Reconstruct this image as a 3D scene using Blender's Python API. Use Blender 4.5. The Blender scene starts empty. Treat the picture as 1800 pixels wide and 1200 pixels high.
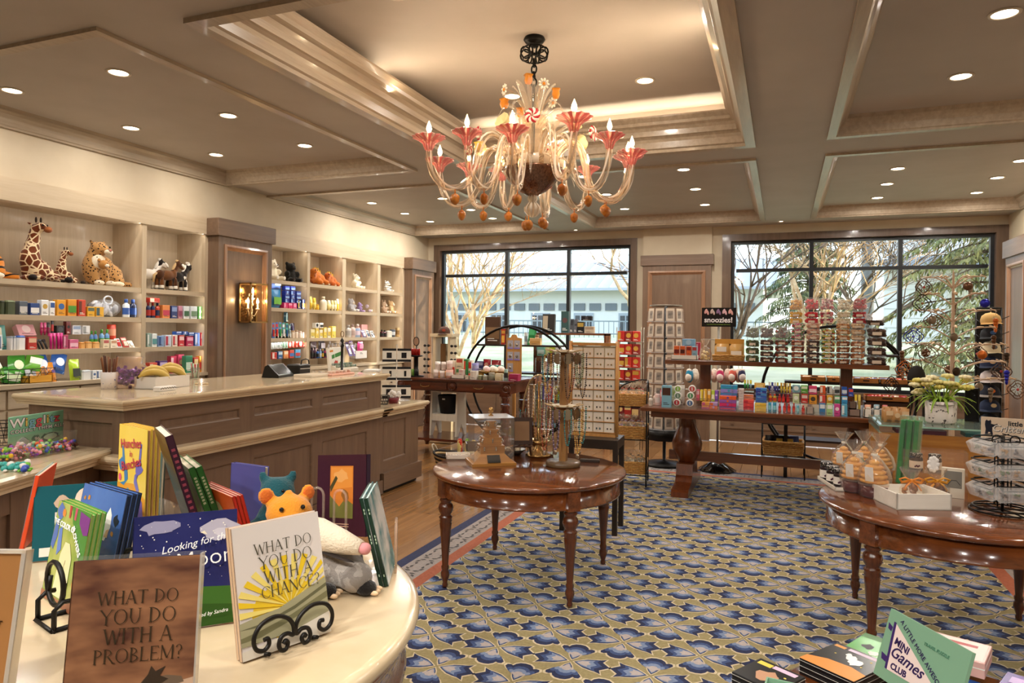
import bpy, bmesh, math, random
from mathutils import Vector, Matrix, Euler
from math import sin, cos, pi, radians as rad
random.seed(7)
SC = bpy.context.scene
COL = SC.collection
# ---------------------------------------------------------------- camera
CAMH, FPX, YAW, ROLL, CYP = 1.67, 1223.4, 0.37085, 0.01212, 579.13
R0 = Vector((cos(YAW), sin(YAW), 0)); FW = Vector((-sin(YAW), cos(YAW), 0)); U0 = Vector((0, 0, 1))
RT = R0*cos(ROLL) + U0*sin(ROLL); UP = U0*cos(ROLL) - R0*sin(ROLL)
cam_d = bpy.data.cameras.new('camera'); cam = bpy.data.objects.new('camera', cam_d); COL.objects.link(cam)
cam.matrix_world = Matrix(((RT.x, UP.x, -FW.x, 0), (RT.y, UP.y, -FW.y, 0), (RT.z, UP.z, -FW.z, CAMH), (0, 0, 0, 1)))
cam_d.sensor_fit = 'HORIZONTAL'; cam_d.sensor_width = 36; cam_d.lens = FPX/1800*36
cam_d.shift_y = (CYP-600)/1800
cam_d.clip_start = 0.05; cam_d.clip_end = 300
SC.camera = cam
def ray(px, py): return FW + RT*((px-900)/FPX) + UP*((CYP-py)/FPX)
def onz(px, py, z):                      # the point of a horizontal surface at height z seen at a pixel
    r = ray(px, py); k = (z-CAMH)/r.z; return Vector((r.x*k, r.y*k, z))
def ony(px, py, y):
    r = ray(px, py); k = y/r.y; return Vector((r.x*k, y, CAMH+r.z*k))
def onx(px, py, x):
    r = ray(px, py); k = x/r.x; return Vector((x, r.y*k, CAMH+r.z*k))
# ---------------------------------------------------------------- view, sky, sun
SC.view_settings.view_transform = 'Standard'; SC.view_settings.look = 'None'
SC.view_settings.gamma = 1; SC.view_settings.use_curve_mapping = False
SC.view_settings.exposure = 0.62
w = bpy.data.worlds.new('sky'); SC.world = w; w.use_nodes = True
nt = w.node_tree; bg = nt.nodes['Background']
sky = nt.nodes.new('ShaderNodeTexSky'); sky.sky_type = 'NISHITA'; sky.sun_disc = False
sky.sun_elevation = rad(18); sky.sun_rotation = rad(70); sky.dust_density = 2.0
mixn = nt.nodes.new('ShaderNodeMixRGB'); mixn.inputs[0].default_value = 0.75
mixn.inputs[2].default_value = (0.86, 0.91, 1.0, 1)
nt.links.new(sky.outputs[0], mixn.inputs[1]); nt.links.new(mixn.outputs[0], bg.inputs[0]); bg.inputs[1].default_value = 1.9
def light(name, kind, loc, power, color=(1, .8, .58), direc=None, size=.1, size_y=None, spot=None, spread=None, blend=.5, parent=None):
    d = bpy.data.lights.new(name, kind); d.energy = power; d.color = color
    if kind == 'AREA':
        d.size = size
        if size_y: d.shape = 'RECTANGLE'; d.size_y = size_y
        else: d.shape = 'DISK'
        if spread: d.spread = spread
    elif kind == 'SUN': d.angle = size
    else: d.shadow_soft_size = size
    if kind == 'SPOT': d.spot_size = spot; d.spot_blend = blend
    o = bpy.data.objects.new(name, d); COL.objects.link(o); o.location = loc
    if direc: o.rotation_euler = Vector(direc).to_track_quat('-Z', 'Y').to_euler()
    if parent: setp(o, parent)
    return o
light('sun', 'SUN', (20, 20, 12), 5.0, (1, .80, .55), (-.90, -.30, -.25), size=.01)
WARM = (1, .9, .76); NEUT = (1, .93, .84)
DOWN_W = 24      # each recessed downlight
# ---------------------------------------------------------------- materials
MATS = {}
def lin(c): return c/12.92 if c <= .04045 else ((c+.055)/1.055)**2.4
def rgb(h):
    h = h.lstrip('#'); return tuple(lin(int(h[i:i+2], 16)/255) for i in (0, 2, 4)) + (1,)
def M(h, rough=.5, metal=0, coat=0, trans=0, emit=0, spec=.5, alpha=1, ior=1.45, sheen=0, key=''):
    k = ('p', h, rough, metal, coat, trans, emit, spec, alpha, ior, sheen, key)
    if k in MATS: return MATS[k]
    m = bpy.data.materials.new('paint_'+h); m.use_nodes = True
    b = m.node_tree.nodes['Principled BSDF']; I = b.inputs
    I['Base Color'].default_value = rgb(h); I['Roughness'].default_value = rough; I['Metallic'].default_value = metal
    I['Coat Weight'].default_value = coat; I['Coat Roughness'].default_value = .15
    I['Transmission Weight'].default_value = trans; I['IOR'].default_value = ior
    I['Specular IOR Level'].default_value = spec; I['Alpha'].default_value = alpha
    I['Sheen Weight'].default_value = sheen
    if emit: I['Emission Color'].default_value = rgb(h); I['Emission Strength'].default_value = emit
    MATS[k] = m; return m
def nodes(name):
    m = bpy.data.materials.new(name); m.use_nodes = True
    t = m.node_tree; return m, t, t.nodes, t.links, t.nodes['Principled BSDF']
def wood(h1, h2, rough=.35, coat=0, axis='Z', scale=1.0, key='', bump=.05):
    k = ('w', h1, h2, rough, coat, axis, scale, key)
    if k in MATS: return MATS[k]
    m, t, N, L, b = nodes('wood_'+h1)
    tc = N.new('ShaderNodeTexCoord'); mp = N.new('ShaderNodeMapping')
    s = [14*scale, 14*scale, 14*scale]; s['XYZ'.index(axis)] = .9*scale
    mp.inputs['Scale'].default_value = s
    L.new(tc.outputs['Object'], mp.inputs[0])
    n1 = N.new('ShaderNodeTexNoise'); n1.inputs['Scale'].default_value = 1.6; n1.inputs['Detail'].default_value = 7; n1.inputs['Distortion'].default_value = .6
    n2 = N.new('ShaderNodeTexNoise'); n2.inputs['Scale'].default_value = 9; n2.inputs['Detail'].default_value = 3
    L.new(mp.outputs[0], n1.inputs[0]); L.new(mp.outputs[0], n2.inputs[0])
    mx = N.new('ShaderNodeMath'); mx.operation = 'MULTIPLY_ADD'; mx.inputs[1].default_value = .35; L.new(n2.outputs[0], mx.inputs[0]); L.new(n1.outputs[0], mx.inputs[2])
    r = N.new('ShaderNodeValToRGB'); r.color_ramp.elements[0].position = .42; r.color_ramp.elements[1].position = .92
    r.color_ramp.elements[0].color = rgb(h1); r.color_ramp.elements[1].color = rgb(h2)
    L.new(mx.outputs[0], r.inputs[0]); L.new(r.outputs[0], b.inputs['Base Color'])
    b.inputs['Roughness'].default_value = rough; b.inputs['Coat Weight'].default_value = coat; b.inputs['Coat Roughness'].default_value = .08
    if bump:
        bp = N.new('ShaderNodeBump'); bp.inputs['Strength'].default_value = bump; bp.inputs['Distance'].default_value = .01
        L.new(n1.outputs[0], bp.inputs['Height']); L.new(bp.outputs[0], b.inputs['Normal'])
    MATS[k] = m; return m
def noisy(h1, h2, scale=6, rough=.6, lo=.35, hi=.65, detail=5, bump=0, metal=0, coat=0, sheen=0, key='', coords='Object', stretch=None):
    k = ('n', h1, h2, scale, rough, lo, hi, bump, key)
    if k in MATS: return MATS[k]
    m, t, N, L, b = nodes('noise_'+h1)
    tc = N.new('ShaderNodeTexCoord'); n1 = N.new('ShaderNodeTexNoise'); n1.inputs['Scale'].default_value = scale; n1.inputs['Detail'].default_value = detail
    if stretch:
        mp = N.new('ShaderNodeMapping'); mp.inputs['Scale'].default_value = stretch
        L.new(tc.outputs[coords], mp.inputs[0]); L.new(mp.outputs[0], n1.inputs[0])
    else: L.new(tc.outputs[coords], n1.inputs[0])
    r = N.new('ShaderNodeValToRGB'); r.color_ramp.elements[0].position = lo; r.color_ramp.elements[1].position = hi
    r.color_ramp.elements[0].color = rgb(h1); r.color_ramp.elements[1].color = rgb(h2)
    L.new(n1.outputs[0], r.inputs[0]); L.new(r.outputs[0], b.inputs['Base Color'])
    b.inputs['Roughness'].default_value = rough; b.inputs['Metallic'].default_value = metal; b.inputs['Coat Weight'].default_value = coat
    b.inputs['Sheen Weight'].default_value = sheen
    if bump:
        bp = N.new('ShaderNodeBump'); bp.inputs['Strength'].default_value = bump; bp.inputs['Distance'].default_value = .01
        L.new(n1.outputs[0], bp.inputs['Height']); L.new(bp.outputs[0], b.inputs['Normal'])
    MATS[k] = m; return m
def fur(h, h2=None, pattern=None, scale=20, thr=.5, axis=None, key=''):
    """plush pile: fine noise bump; pattern 'spots' (voronoi cells), 'giraffe' (cell borders) or 'stripes'"""
    k = ('f', h, h2, pattern, scale, thr, axis, key)
    if k in MATS: return MATS[k]
    m, t, N, L, b = nodes('plush_'+h)
    tc = N.new('ShaderNodeTexCoord'); n = N.new('ShaderNodeTexNoise'); n.inputs['Scale'].default_value = 160; n.inputs['Detail'].default_value = 2
    L.new(tc.outputs['Object'], n.inputs[0])
    bp = N.new('ShaderNodeBump'); bp.inputs['Strength'].default_value = .6; bp.inputs['Distance'].default_value = .006
    L.new(n.outputs[0], bp.inputs['Height']); L.new(bp.outputs[0], b.inputs['Normal'])
    b.inputs['Roughness'].default_value = .9; b.inputs['Sheen Weight'].default_value = .25; b.inputs['Specular IOR Level'].default_value = .15
    mx = N.new('ShaderNodeMixRGB'); mx.inputs[1].default_value = rgb(h); mx.inputs[2].default_value = rgb(h2 or h)
    if pattern in ('spots', 'giraffe'):
        v = N.new('ShaderNodeTexVoronoi'); v.inputs['Scale'].default_value = scale
        if pattern == 'giraffe': v.feature = 'DISTANCE_TO_EDGE'
        L.new(tc.outputs['Object'], v.inputs[0])
        g = N.new('ShaderNodeMath'); g.operation = 'LESS_THAN'; g.inputs[1].default_value = thr; L.new(v.outputs['Distance'], g.inputs[0]); L.new(g.outputs[0], mx.inputs[0])
    elif pattern == 'stripes':
        v = N.new('ShaderNodeTexWave'); v.inputs['Scale'].default_value = scale; v.inputs['Distortion'].default_value = 4; v.inputs['Detail'].default_value = 1
        v.bands_direction = axis or 'X'
        L.new(tc.outputs['Object'], v.inputs[0])
        g = N.new('ShaderNodeMath'); g.operation = 'LESS_THAN'; g.inputs[1].default_value = thr; L.new(v.outputs['Fac'], g.inputs[0]); L.new(g.outputs[0], mx.inputs[0])
    elif h2:
        n3 = N.new('ShaderNodeTexNoise'); n3.inputs['Scale'].default_value = scale; L.new(tc.outputs['Object'], n3.inputs[0])
        g = N.new('ShaderNodeMath'); g.operation = 'GREATER_THAN'; g.inputs[1].default_value = thr; L.new(n3.outputs[0], g.inputs[0]); L.new(g.outputs[0], mx.inputs[0])
    else: mx.inputs[0].default_value = 0
    L.new(mx.outputs[0], b.inputs['Base Color'])
    MATS[k] = m; return m
def glass(h='ffffff', rough=.02, body=.0, key='', refl=.7):
    """thin clear plastic or glass: mostly see-through with a glossy skin"""
    k = ('g', h, rough, body, key, refl)
    if k in MATS: return MATS[k]
    m = bpy.data.materials.new('clear_'+h); m.use_nodes = True; t = m.node_tree; N, L = t.nodes, t.links
    for n in list(N): N.remove(n)
    o = N.new('ShaderNodeOutputMaterial'); tr = N.new('ShaderNodeBsdfTransparent'); tr.inputs[0].default_value = rgb(h)
    gl = N.new('ShaderNodeBsdfGlossy'); gl.inputs['Roughness'].default_value = rough
    lw = N.new('ShaderNodeLayerWeight'); pw = N.new('ShaderNodeMath'); pw.operation = 'POWER'; pw.inputs[1].default_value = 4; L.new(lw.outputs['Facing'], pw.inputs[0])
    md = N.new('ShaderNodeMath'); md.operation = 'MULTIPLY_ADD'; md.inputs[1].default_value = refl; md.inputs[2].default_value = .05*refl; L.new(pw.outputs[0], md.inputs[0])
    mx = N.new('ShaderNodeMixShader'); L.new(md.outputs[0], mx.inputs[0]); L.new(tr.outputs[0], mx.inputs[1]); L.new(gl.outputs[0], mx.inputs[2])
    last = mx
    if body:
        df = N.new('ShaderNodeBsdfDiffuse'); df.inputs[0].default_value = rgb(h)
        m2 = N.new('ShaderNodeMixShader'); m2.inputs[0].default_value = body; L.new(mx.outputs[0], m2.inputs[1]); L.new(df.outputs[0], m2.inputs[2]); last = m2
    L.new(last.outputs[0], o.inputs[0]); MATS[k] = m; return m
# ---------------------------------------------------------------- mesh builder
KIDS = {}
def setp(o, p): o.parent = p; KIDS.setdefault(p.name, []).append(o)
class MB:
    def __init__(s): s.v = []; s.f = []; s.m = []; s.sm = []; s.T = Matrix()
    def at(s, loc=(0, 0, 0), rz=0, rx=0, ry=0): s.T = Matrix.Translation(loc) @ Euler((rx, ry, rz)).to_matrix().to_4x4(); return s
    def add(s, vs, fs, mi=0, smooth=False):
        o = len(s.v); T = s.T
        s.v += [tuple(T @ Vector(p)) for p in vs]
        for f in fs: s.f.append([i+o for i in f]); s.m.append(mi); s.sm.append(smooth)
        return s
    def box(s, x0, x1, y0, y1, z0, z1, mi=0):
        vs = [(x, y, z) for z in (z0, z1) for y in (y0, y1) for x in (x0, x1)]
        return s.add(vs, [(0, 2, 3, 1), (4, 5, 7, 6), (0, 1, 5, 4), (2, 6, 7, 3), (0, 4, 6, 2), (1, 3, 7, 5)], mi)
    def cbox(s, c, d, mi=0): return s.box(c[0]-d[0]/2, c[0]+d[0]/2, c[1]-d[1]/2, c[1]+d[1]/2, c[2]-d[2]/2, c[2]+d[2]/2, mi)
    def bbox(s, x0, x1, y0, y1, z0, z1, b=.004, mi=0):
        """box with bevelled vertical and top edges"""
        def ring(i, z): return [(x0+i, y0+b, z), (x0+b, y0+i, z), (x1-b, y0+i, z), (x1-i, y0+b, z), (x1-i, y1-b, z), (x1-b, y1-i, z), (x0+b, y1-i, z), (x0+i, y1-b, z)] if i < b else [(x0+b, y0+b, z)]*2+[(x1-b, y0+b, z)]*2+[(x1-b, y1-b, z)]*2+[(x0+b, y1-b, z)]*2
        r = ring(0, z0)+ring(0, z1-b)
        ins = [(x0+b, y0+b*1.5, z1), (x0+b*1.5, y0+b, z1), (x1-b*1.5, y0+b, z1), (x1-b, y0+b*1.5, z1), (x1-b, y1-b*1.5, z1), (x1-b*1.5, y1-b, z1), (x0+b*1.5, y1-b, z1), (x0+b, y1-b*1.5, z1)]
        fs = [tuple(range(7, -1, -1))]
        for k in (0, 8): fs += [(k+i, k+(i+1) % 8, k+8+(i+1) % 8, k+8+i) for i in range(8)]
        fs.append(tuple(range(16, 24)))
        return s.add(r+ins, fs, mi)
    def lathe(s, prof, n=16, mi=0, smooth=True, c=(0, 0), cap=True, rib=0, ribn=0, alt=0):
        vs = []; k = len(prof)
        for i in range(n):
            a = 2*pi*i/n
            for r, z in prof:
                rr = r*(1+rib*cos(ribn*a)) if rib else r
                vs.append((c[0]+rr*cos(a), c[1]+rr*sin(a), z))
        fs = [(i*k+j, ((i+1) % n)*k+j, ((i+1) % n)*k+j+1, i*k+j+1) for i in range(n) for j in range(k-1)]
        s.add(vs, fs, mi, smooth)
        if alt: s.m[-len(fs):] = [(i//alt) % 2 for i in range(n) for j in range(k-1)]
        if cap:
            o = len(s.v)-len(vs)
            if prof[0][0] > 1e-4: s.f.append([o+i*k for i in range(n-1, -1, -1)]); s.m.append(mi); s.sm.append(False)
            if prof[-1][0] > 1e-4: s.f.append([o+i*k+k-1 for i in range(n)]); s.m.append(mi); s.sm.append(False)
        return s
    def tube(s, pts, r, n=6, mi=0, closed=False, twist=0, ridge=0, smooth=True, flat=1, alt=False):
        P = [Vector(p) for p in pts]; K = len(P); rs = r if isinstance(r, (list, tuple)) else [r]*K
        vs = []; up = None
        for i in range(K):
            t = (P[(i+1) % K]-P[i-1]) if closed else (P[min(i+1, K-1)]-P[max(i-1, 0)])
            if t.length < 1e-9: t = Vector((0, 0, 1))
            t.normalize()
            if up is None:
                up = Vector((0, 0, 1)) if abs(t.z) < .9 else Vector((1, 0, 0))
            a = (up - t*up.dot(t))
            if a.length < 1e-6: a = t.orthogonal()
            a.normalize(); up = a; b = t.cross(a)
            for j in range(n):
                q = 2*pi*j/n + twist*i
                rr = rs[i]*(1+ridge*(1 if j % 2 else -1)) if ridge else rs[i]
                vs.append(P[i]+a*(rr*cos(q)*flat)+b*(rr*sin(q)))
        fs = []
        for i in range(K if closed else K-1):
            i2 = (i+1) % K
            fs += [(i*n+j, i*n+(j+1) % n, i2*n+(j+1) % n, i2*n+j) for j in range(n)]
        s.add(vs, fs, mi, smooth)
        if alt: s.m[-len(fs):] = [int(j % 3 == 0) for i in range(len(fs)//n) for j in range(n)]
        if not closed:
            o = len(s.v)-len(vs)
            s.f.append([o+j for j in range(n-1, -1, -1)]); s.m.append(mi); s.sm.append(False)
            s.f.append([o+(K-1)*n+j for j in range(n)]); s.m.append(mi); s.sm.append(False)
        return s
    def ball(s, c, r, n=10, mi=0, m=None, rot=None):
        r = (r, r, r) if not isinstance(r, (tuple, list)) else r; m = m or max(4, n//2+1)
        vs = [(0, 0, -1)]+[(cos(2*pi*j/n)*sin(pi*i/m), sin(2*pi*j/n)*sin(pi*i/m), -cos(pi*i/m)) for i in range(1, m) for j in range(n)]+[(0, 0, 1)]
        E_ = Euler(rot).to_matrix() if rot else Matrix.Identity(3)
        vs = [Vector(c)+E_ @ Vector((x*r[0], y*r[1], z*r[2])) for x, y, z in vs]
        fs = [(0, 1+(j+1) % n, 1+j) for j in range(n)]
        for i in range(m-2): fs += [(1+i*n+j, 1+i*n+(j+1) % n, 1+(i+1)*n+(j+1) % n, 1+(i+1)*n+j) for j in range(n)]
        L_ = len(vs)-1; fs += [(L_, 1+(m-2)*n+j, 1+(m-2)*n+(j+1) % n) for j in range(n)]
        return s.add(vs, fs, mi, True)
    def prism(s, pts, t0, t1, axis='y', mi=0):
        """closed outline (a,b) extruded along an axis: y -> (a,t,b), x -> (t,a,b), z -> (a,b,t)"""
        f = {'y': lambda a, b, t: (a, t, b), 'x': lambda a, b, t: (t, a, b), 'z': lambda a, b, t: (a, b, t)}[axis]
        n = len(pts); vs = [f(a, b, t0) for a, b in pts]+[f(a, b, t1) for a, b in pts]
        return s.add(vs, [tuple(range(n)), tuple(range(2*n-1, n-1, -1))]+[(i, i+n, (i+1) % n+n, (i+1) % n) for i in range(n)], mi)
    def poly(s, pts, mi=0): return s.add(pts, [tuple(range(len(pts)))], mi)
    def rsweep(s, x0, x1, y0, y1, prof, mi=0, closed_prof=False):
        """profile (inset, z) swept round a rectangle with mitred corners"""
        vs = []; k = len(prof)
        for cx, cy, sx, sy in ((x0, y0, 1, 1), (x1, y0, -1, 1), (x1, y1, -1, -1), (x0, y1, 1, -1)):
            vs += [(cx+sx*i, cy+sy*i, z) for i, z in prof]
        fs = [(c*k+j, ((c+1) % 4)*k+j, ((c+1) % 4)*k+(j+1) % k, c*k+(j+1) % k) for c in range(4) for j in range(k if closed_prof else k-1)]
        return s.add(vs, fs, mi)
    def sweep(s, path, prof, mi=0, closed=False):
        """profile (out, z) swept along a plan polyline, out = to the right of travel, mitred"""
        P = [Vector((p[0], p[1])) for p in path]; K = len(P); k = len(prof); vs = []
        for i in range(K):
            a = (P[i]-P[i-1]).normalized() if (i > 0 or closed) else None
            b = (P[(i+1) % K]-P[i]).normalized() if (i < K-1 or closed) else None
            a = a or b; b = b or a
            na = Vector((a.y, -a.x)); nb = Vector((b.y, -b.x)); n = na+nb; n = n/max(n.dot(na), 1e-6) if n.length > 1e-6 else na
            vs += [(P[i].x+n.x*o, P[i].y+n.y*o, z) for o, z in prof]
        R_ = K if closed else K-1
        fs = [(i*k+j, ((i+1) % K)*k+j, ((i+1) % K)*k+(j+1) % k, i*k+(j+1) % k) for i in range(R_) for j in range(k)]
        if not closed: fs += [tuple(range(k)), tuple(range(K*k-1, (K-1)*k-1, -1))]
        return s.add(vs, fs, mi)
    def build(s, name, mat, parent=None, loc=None, rz=0, fix=True):
        me = bpy.data.meshes.new(name); me.from_pydata(s.v, [], s.f)
        for m_ in (mat if isinstance(mat, (list, tuple)) else [mat]): me.materials.append(m_)
        me.polygons.foreach_set('material_index', s.m); me.polygons.foreach_set('use_smooth', s.sm)
        if fix:
            b = bmesh.new(); b.from_mesh(me); bmesh.ops.recalc_face_normals(b, faces=b.faces); b.to_mesh(me); b.free()
        me.update()
        o = bpy.data.objects.new(name, me); COL.objects.link(o)
        if parent: setp(o, parent)
        if loc is not None: o.location = loc
        if rz: o.rotation_euler = (0, 0, rz)
        return o
# ---------------------------------------------------------------- things
def tag(o, label=None, cat=None, group=None, kind=None):
    if label: o['label'] = label
    if cat: o['category'] = cat
    if group: o['group'] = group
    if kind: o['kind'] = kind
    return o
def thing(name, label, cat, loc=(0, 0, 0), rz=0, group=None, rx=0, ry=0):
    o = bpy.data.objects.new(name, None); COL.objects.link(o); o.location = loc; o.rotation_euler = (rx, ry, rz); o.empty_display_size = .05
    return tag(o, label, cat, group)
def struct(name, mb, mat, label, cat, parent=None):
    o = mb.build(name, mat, parent)
    if not parent: tag(o, label, cat, kind='structure')
    return o
def dup(root, loc, rz=None, label=None, group=None, rot=None, scale=None):
    """a copy of a thing with copies of its parts and sub-parts (mesh data shared)"""
    def rec(o, par):
        c = o.copy(); COL.objects.link(c)
        if par: setp(c, par)
        for ch in KIDS.get(o.name, ()): rec(ch, c)
        return c
    r = rec(root, None); r.location = loc
    if rz is not None: r.rotation_euler = (0, 0, rz)
    if rot is not None: r.rotation_euler = rot
    if scale is not None: r.scale = (scale,)*3 if not isinstance(scale, (tuple, list)) else scale
    if label: r['label'] = label
    if group: r['group'] = group
    return r
TEXTS = []
def text(body, size, mat, parent, loc, rot=(pi/2, 0, 0), name='lettering', ext=.0004, align='CENTER', shear=0, space=1, bold=0, line=1):
    c = bpy.data.curves.new(name, 'FONT'); c.body = body; c.size = size; c.extrude = ext; c.align_x = align; c.align_y = 'CENTER'
    c.shear = shear; c.space_character = space; c.offset = bold; c.space_line = line; c.resolution_u = 3; c.fill_mode = 'BOTH'
    o = bpy.data.objects.new(name, c); COL.objects.link(o); c.materials.append(mat); setp(o, parent); o.location = loc; o.rotation_euler = rot; TEXTS.append(o)
    return o
def arc(cx, cz, r, a0, a1, n=8): return [(cx+r*cos(rad(a0+(a1-a0)*i/n)), cz+r*sin(rad(a0+(a1-a0)*i/n))) for i in range(n+1)]
# ================================================================ the room shell
XL, XR, YB, YF, ZC = -6.0, 2.83, 11.2, -3.2, 3.3
PLAS = noisy('c6b69c', 'cebfa6', 3, .75, key='plaster')
SOFF = noisy('aca298', 'b2a89f', 2.5, .6, key='soffit')
TRIMM = wood('9b8a76', 'b3a18b', .32, .25, 'Y', 1.2, key='trim')
TRIMX = wood('8f7b63', 'a8937a', .32, .25, 'X', 1.2, key='trimx')
OAK = wood('bda98c', 'cdbba0', .45, .1, 'Z', 1, key='bleached')
OAKY = wood('bda98c', 'cdbba0', .45, .1, 'Y', 1, key='bleachedy')
TAUPE = wood('67503f', '7b624e', .38, .2, 'Z', 1, key='taupe')
TAUPEY = wood('67503f', '7b624e', .38, .2, 'Y', 1, key='taupey')
TAUPEX = wood('67503f', '7b624e', .38, .2, 'X', 1, key='taupex')
# --- ceiling: beams with coffers between them
HOLES = {'left near': (-6.0, -3.55, 2.75, 6.27), 'left far': (-6.0, -3.58, 6.99, 10.67), 'centre': (-2.93, -.285, 2.85, 6.32),
         'middle far': (-2.8, -.285, 6.92, 10.65), 'right near': (.36, 2.83, 2.75, 6.30), 'right far': (.38, 2.83, 6.95, 10.62),
         'left rear': (-6.0, -3.55, -1.6, 2.05), 'centre rear': (-2.93, -.285, -1.6, 2.05), 'right rear': (.36, 2.83, -1.6, 2.05)}
xs = sorted({XL, XR} | {v for h in HOLES.values() for v in h[:2]}); ys = sorted({YF, YB} | {v for h in HOLES.values() for v in h[2:]})
mb = MB()
for i in range(len(xs)-1):
    for j in range(len(ys)-1):
        cx, cy = (xs[i]+xs[i+1])/2, (ys[j]+ys[j+1])/2
        if any(h[0] < cx < h[1] and h[2] < cy < h[3] for h in HOLES.values()): continue
        mb.poly([(xs[i], ys[j], ZC), (xs[i+1], ys[j], ZC), (xs[i+1], ys[j+1], ZC), (xs[i], ys[j+1], ZC)])
for n, (x0, x1, y0, y1) in HOLES.items():
    z = 3.66 if n == 'centre' else 3.43
    mb.poly([(x0, y0, z), (x1, y0, z), (x1, y1, z), (x0, y1, z)])
    mb.rsweep(x0, x1, y0, y1, [(0, ZC), (0, z)])
mb.box(XL-.6, XR+.2, YF-.2, YB+.3, 3.72, 3.8)
CEIL = struct('ceiling', mb, SOFF, 'taupe coffered ceiling with flat beams between the recesses', 'ceiling')
tn = 0
CROWN = [(-.035, ZC), (-.035, ZC-.022), (.03, ZC-.022), (.034, ZC-.008), (.045, ZC), (.05, ZC+.02), (.058, ZC+.05), (.08, ZC+.08), (.105, ZC+.10), (.11, ZC+.115), (.12, ZC+.13)]
TRAY = [(-.05, ZC), (-.05, ZC-.03), (.03, ZC-.03), (.035, ZC-.005), (.05, ZC+.005), (.05, ZC+.06), (.062, ZC+.085), (.085, ZC+.10), (.10, ZC+.105), (.10, ZC+.15), (.12, ZC+.175), (.15, ZC+.19), (.155, ZC+.215), (.185, ZC+.245), (.185, ZC+.26), (.165, ZC+.26), (.15, ZC+.20), (.10, ZC+.165), (.0, ZC+.165)]
for n, h in HOLES.items():
    tn += 1; m = MB(); m.rsweep(*h, TRAY if n == 'centre' else CROWN)
    o = struct('trim_%d' % tn, m, TRIMM, 'stepped wood crown moulding round the glowing centre ceiling tray' if n == 'centre' else 'wood crown moulding framing the %s ceiling coffer' % n, 'moulding')
# cove strips hidden behind the lip of the centre tray
x0, x1, y0, y1 = HOLES['centre']
for lx, ly, sx, sy in (((x0+x1)/2, y0+.07, x1-x0-.3, .03), ((x0+x1)/2, y1-.07, x1-x0-.3, .03), (x0+.07, (y0+y1)/2, .03, y1-y0-.3), (x1-.07, (y0+y1)/2, .03, y1-y0-.3)):
    light('cove_light', 'AREA', (lx, ly, ZC+.20), 9*max(sx, sy)/3, (1, .80, .55), (.9*((x0+x1)/2-lx)/abs(x1-x0), .9*((y0+y1)/2-ly)/abs(y1-y0), .6), sx, sy)
# --- walls
m = MB(); m.box(XL-.6, XL-.45, YF, YB+.1, 0, 3.7); m.box(XL-.46, XL, YF, YB+.1, 2.87, 3.7); m.box(XL-.46, XL, YF, 2.6, 0, 3)
struct('wall_left', m, PLAS, 'cream plaster wall above the built-in shelves', 'wall')
m = MB(); m.box(XR, XR+.15, YF, YB+.1, 0, 3.7); struct('wall_right', m, PLAS, 'cream plaster wall at the right of the shop', 'wall')
m = MB(); m.box(XL, XR, YF-.15, YF, 0, 3.7); struct('wall_front', m, PLAS, 'plaster wall behind the viewpoint', 'wall')
WIN = [(-5.75, -2.30, (-4.49, -3.37)), (-.756, 2.69, (.388, 1.554))]
SILL, HEAD = .82, 3.07
m = MB()
for a, b in ((XL-.5, -5.75), (-2.30, -.756), (2.69, XR+.1)): m.box(a, b, YB, YB+.22, 0, 3.7)
for a, b, _ in WIN: m.box(a, b, YB, YB+.22, 0, SILL); m.box(a, b, YB, YB+.22, HEAD, 3.7)
struct('wall_back', m, PLAS, 'back wall with two wide windows to the street', 'wall')
FR = M('17191d', .35)
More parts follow.
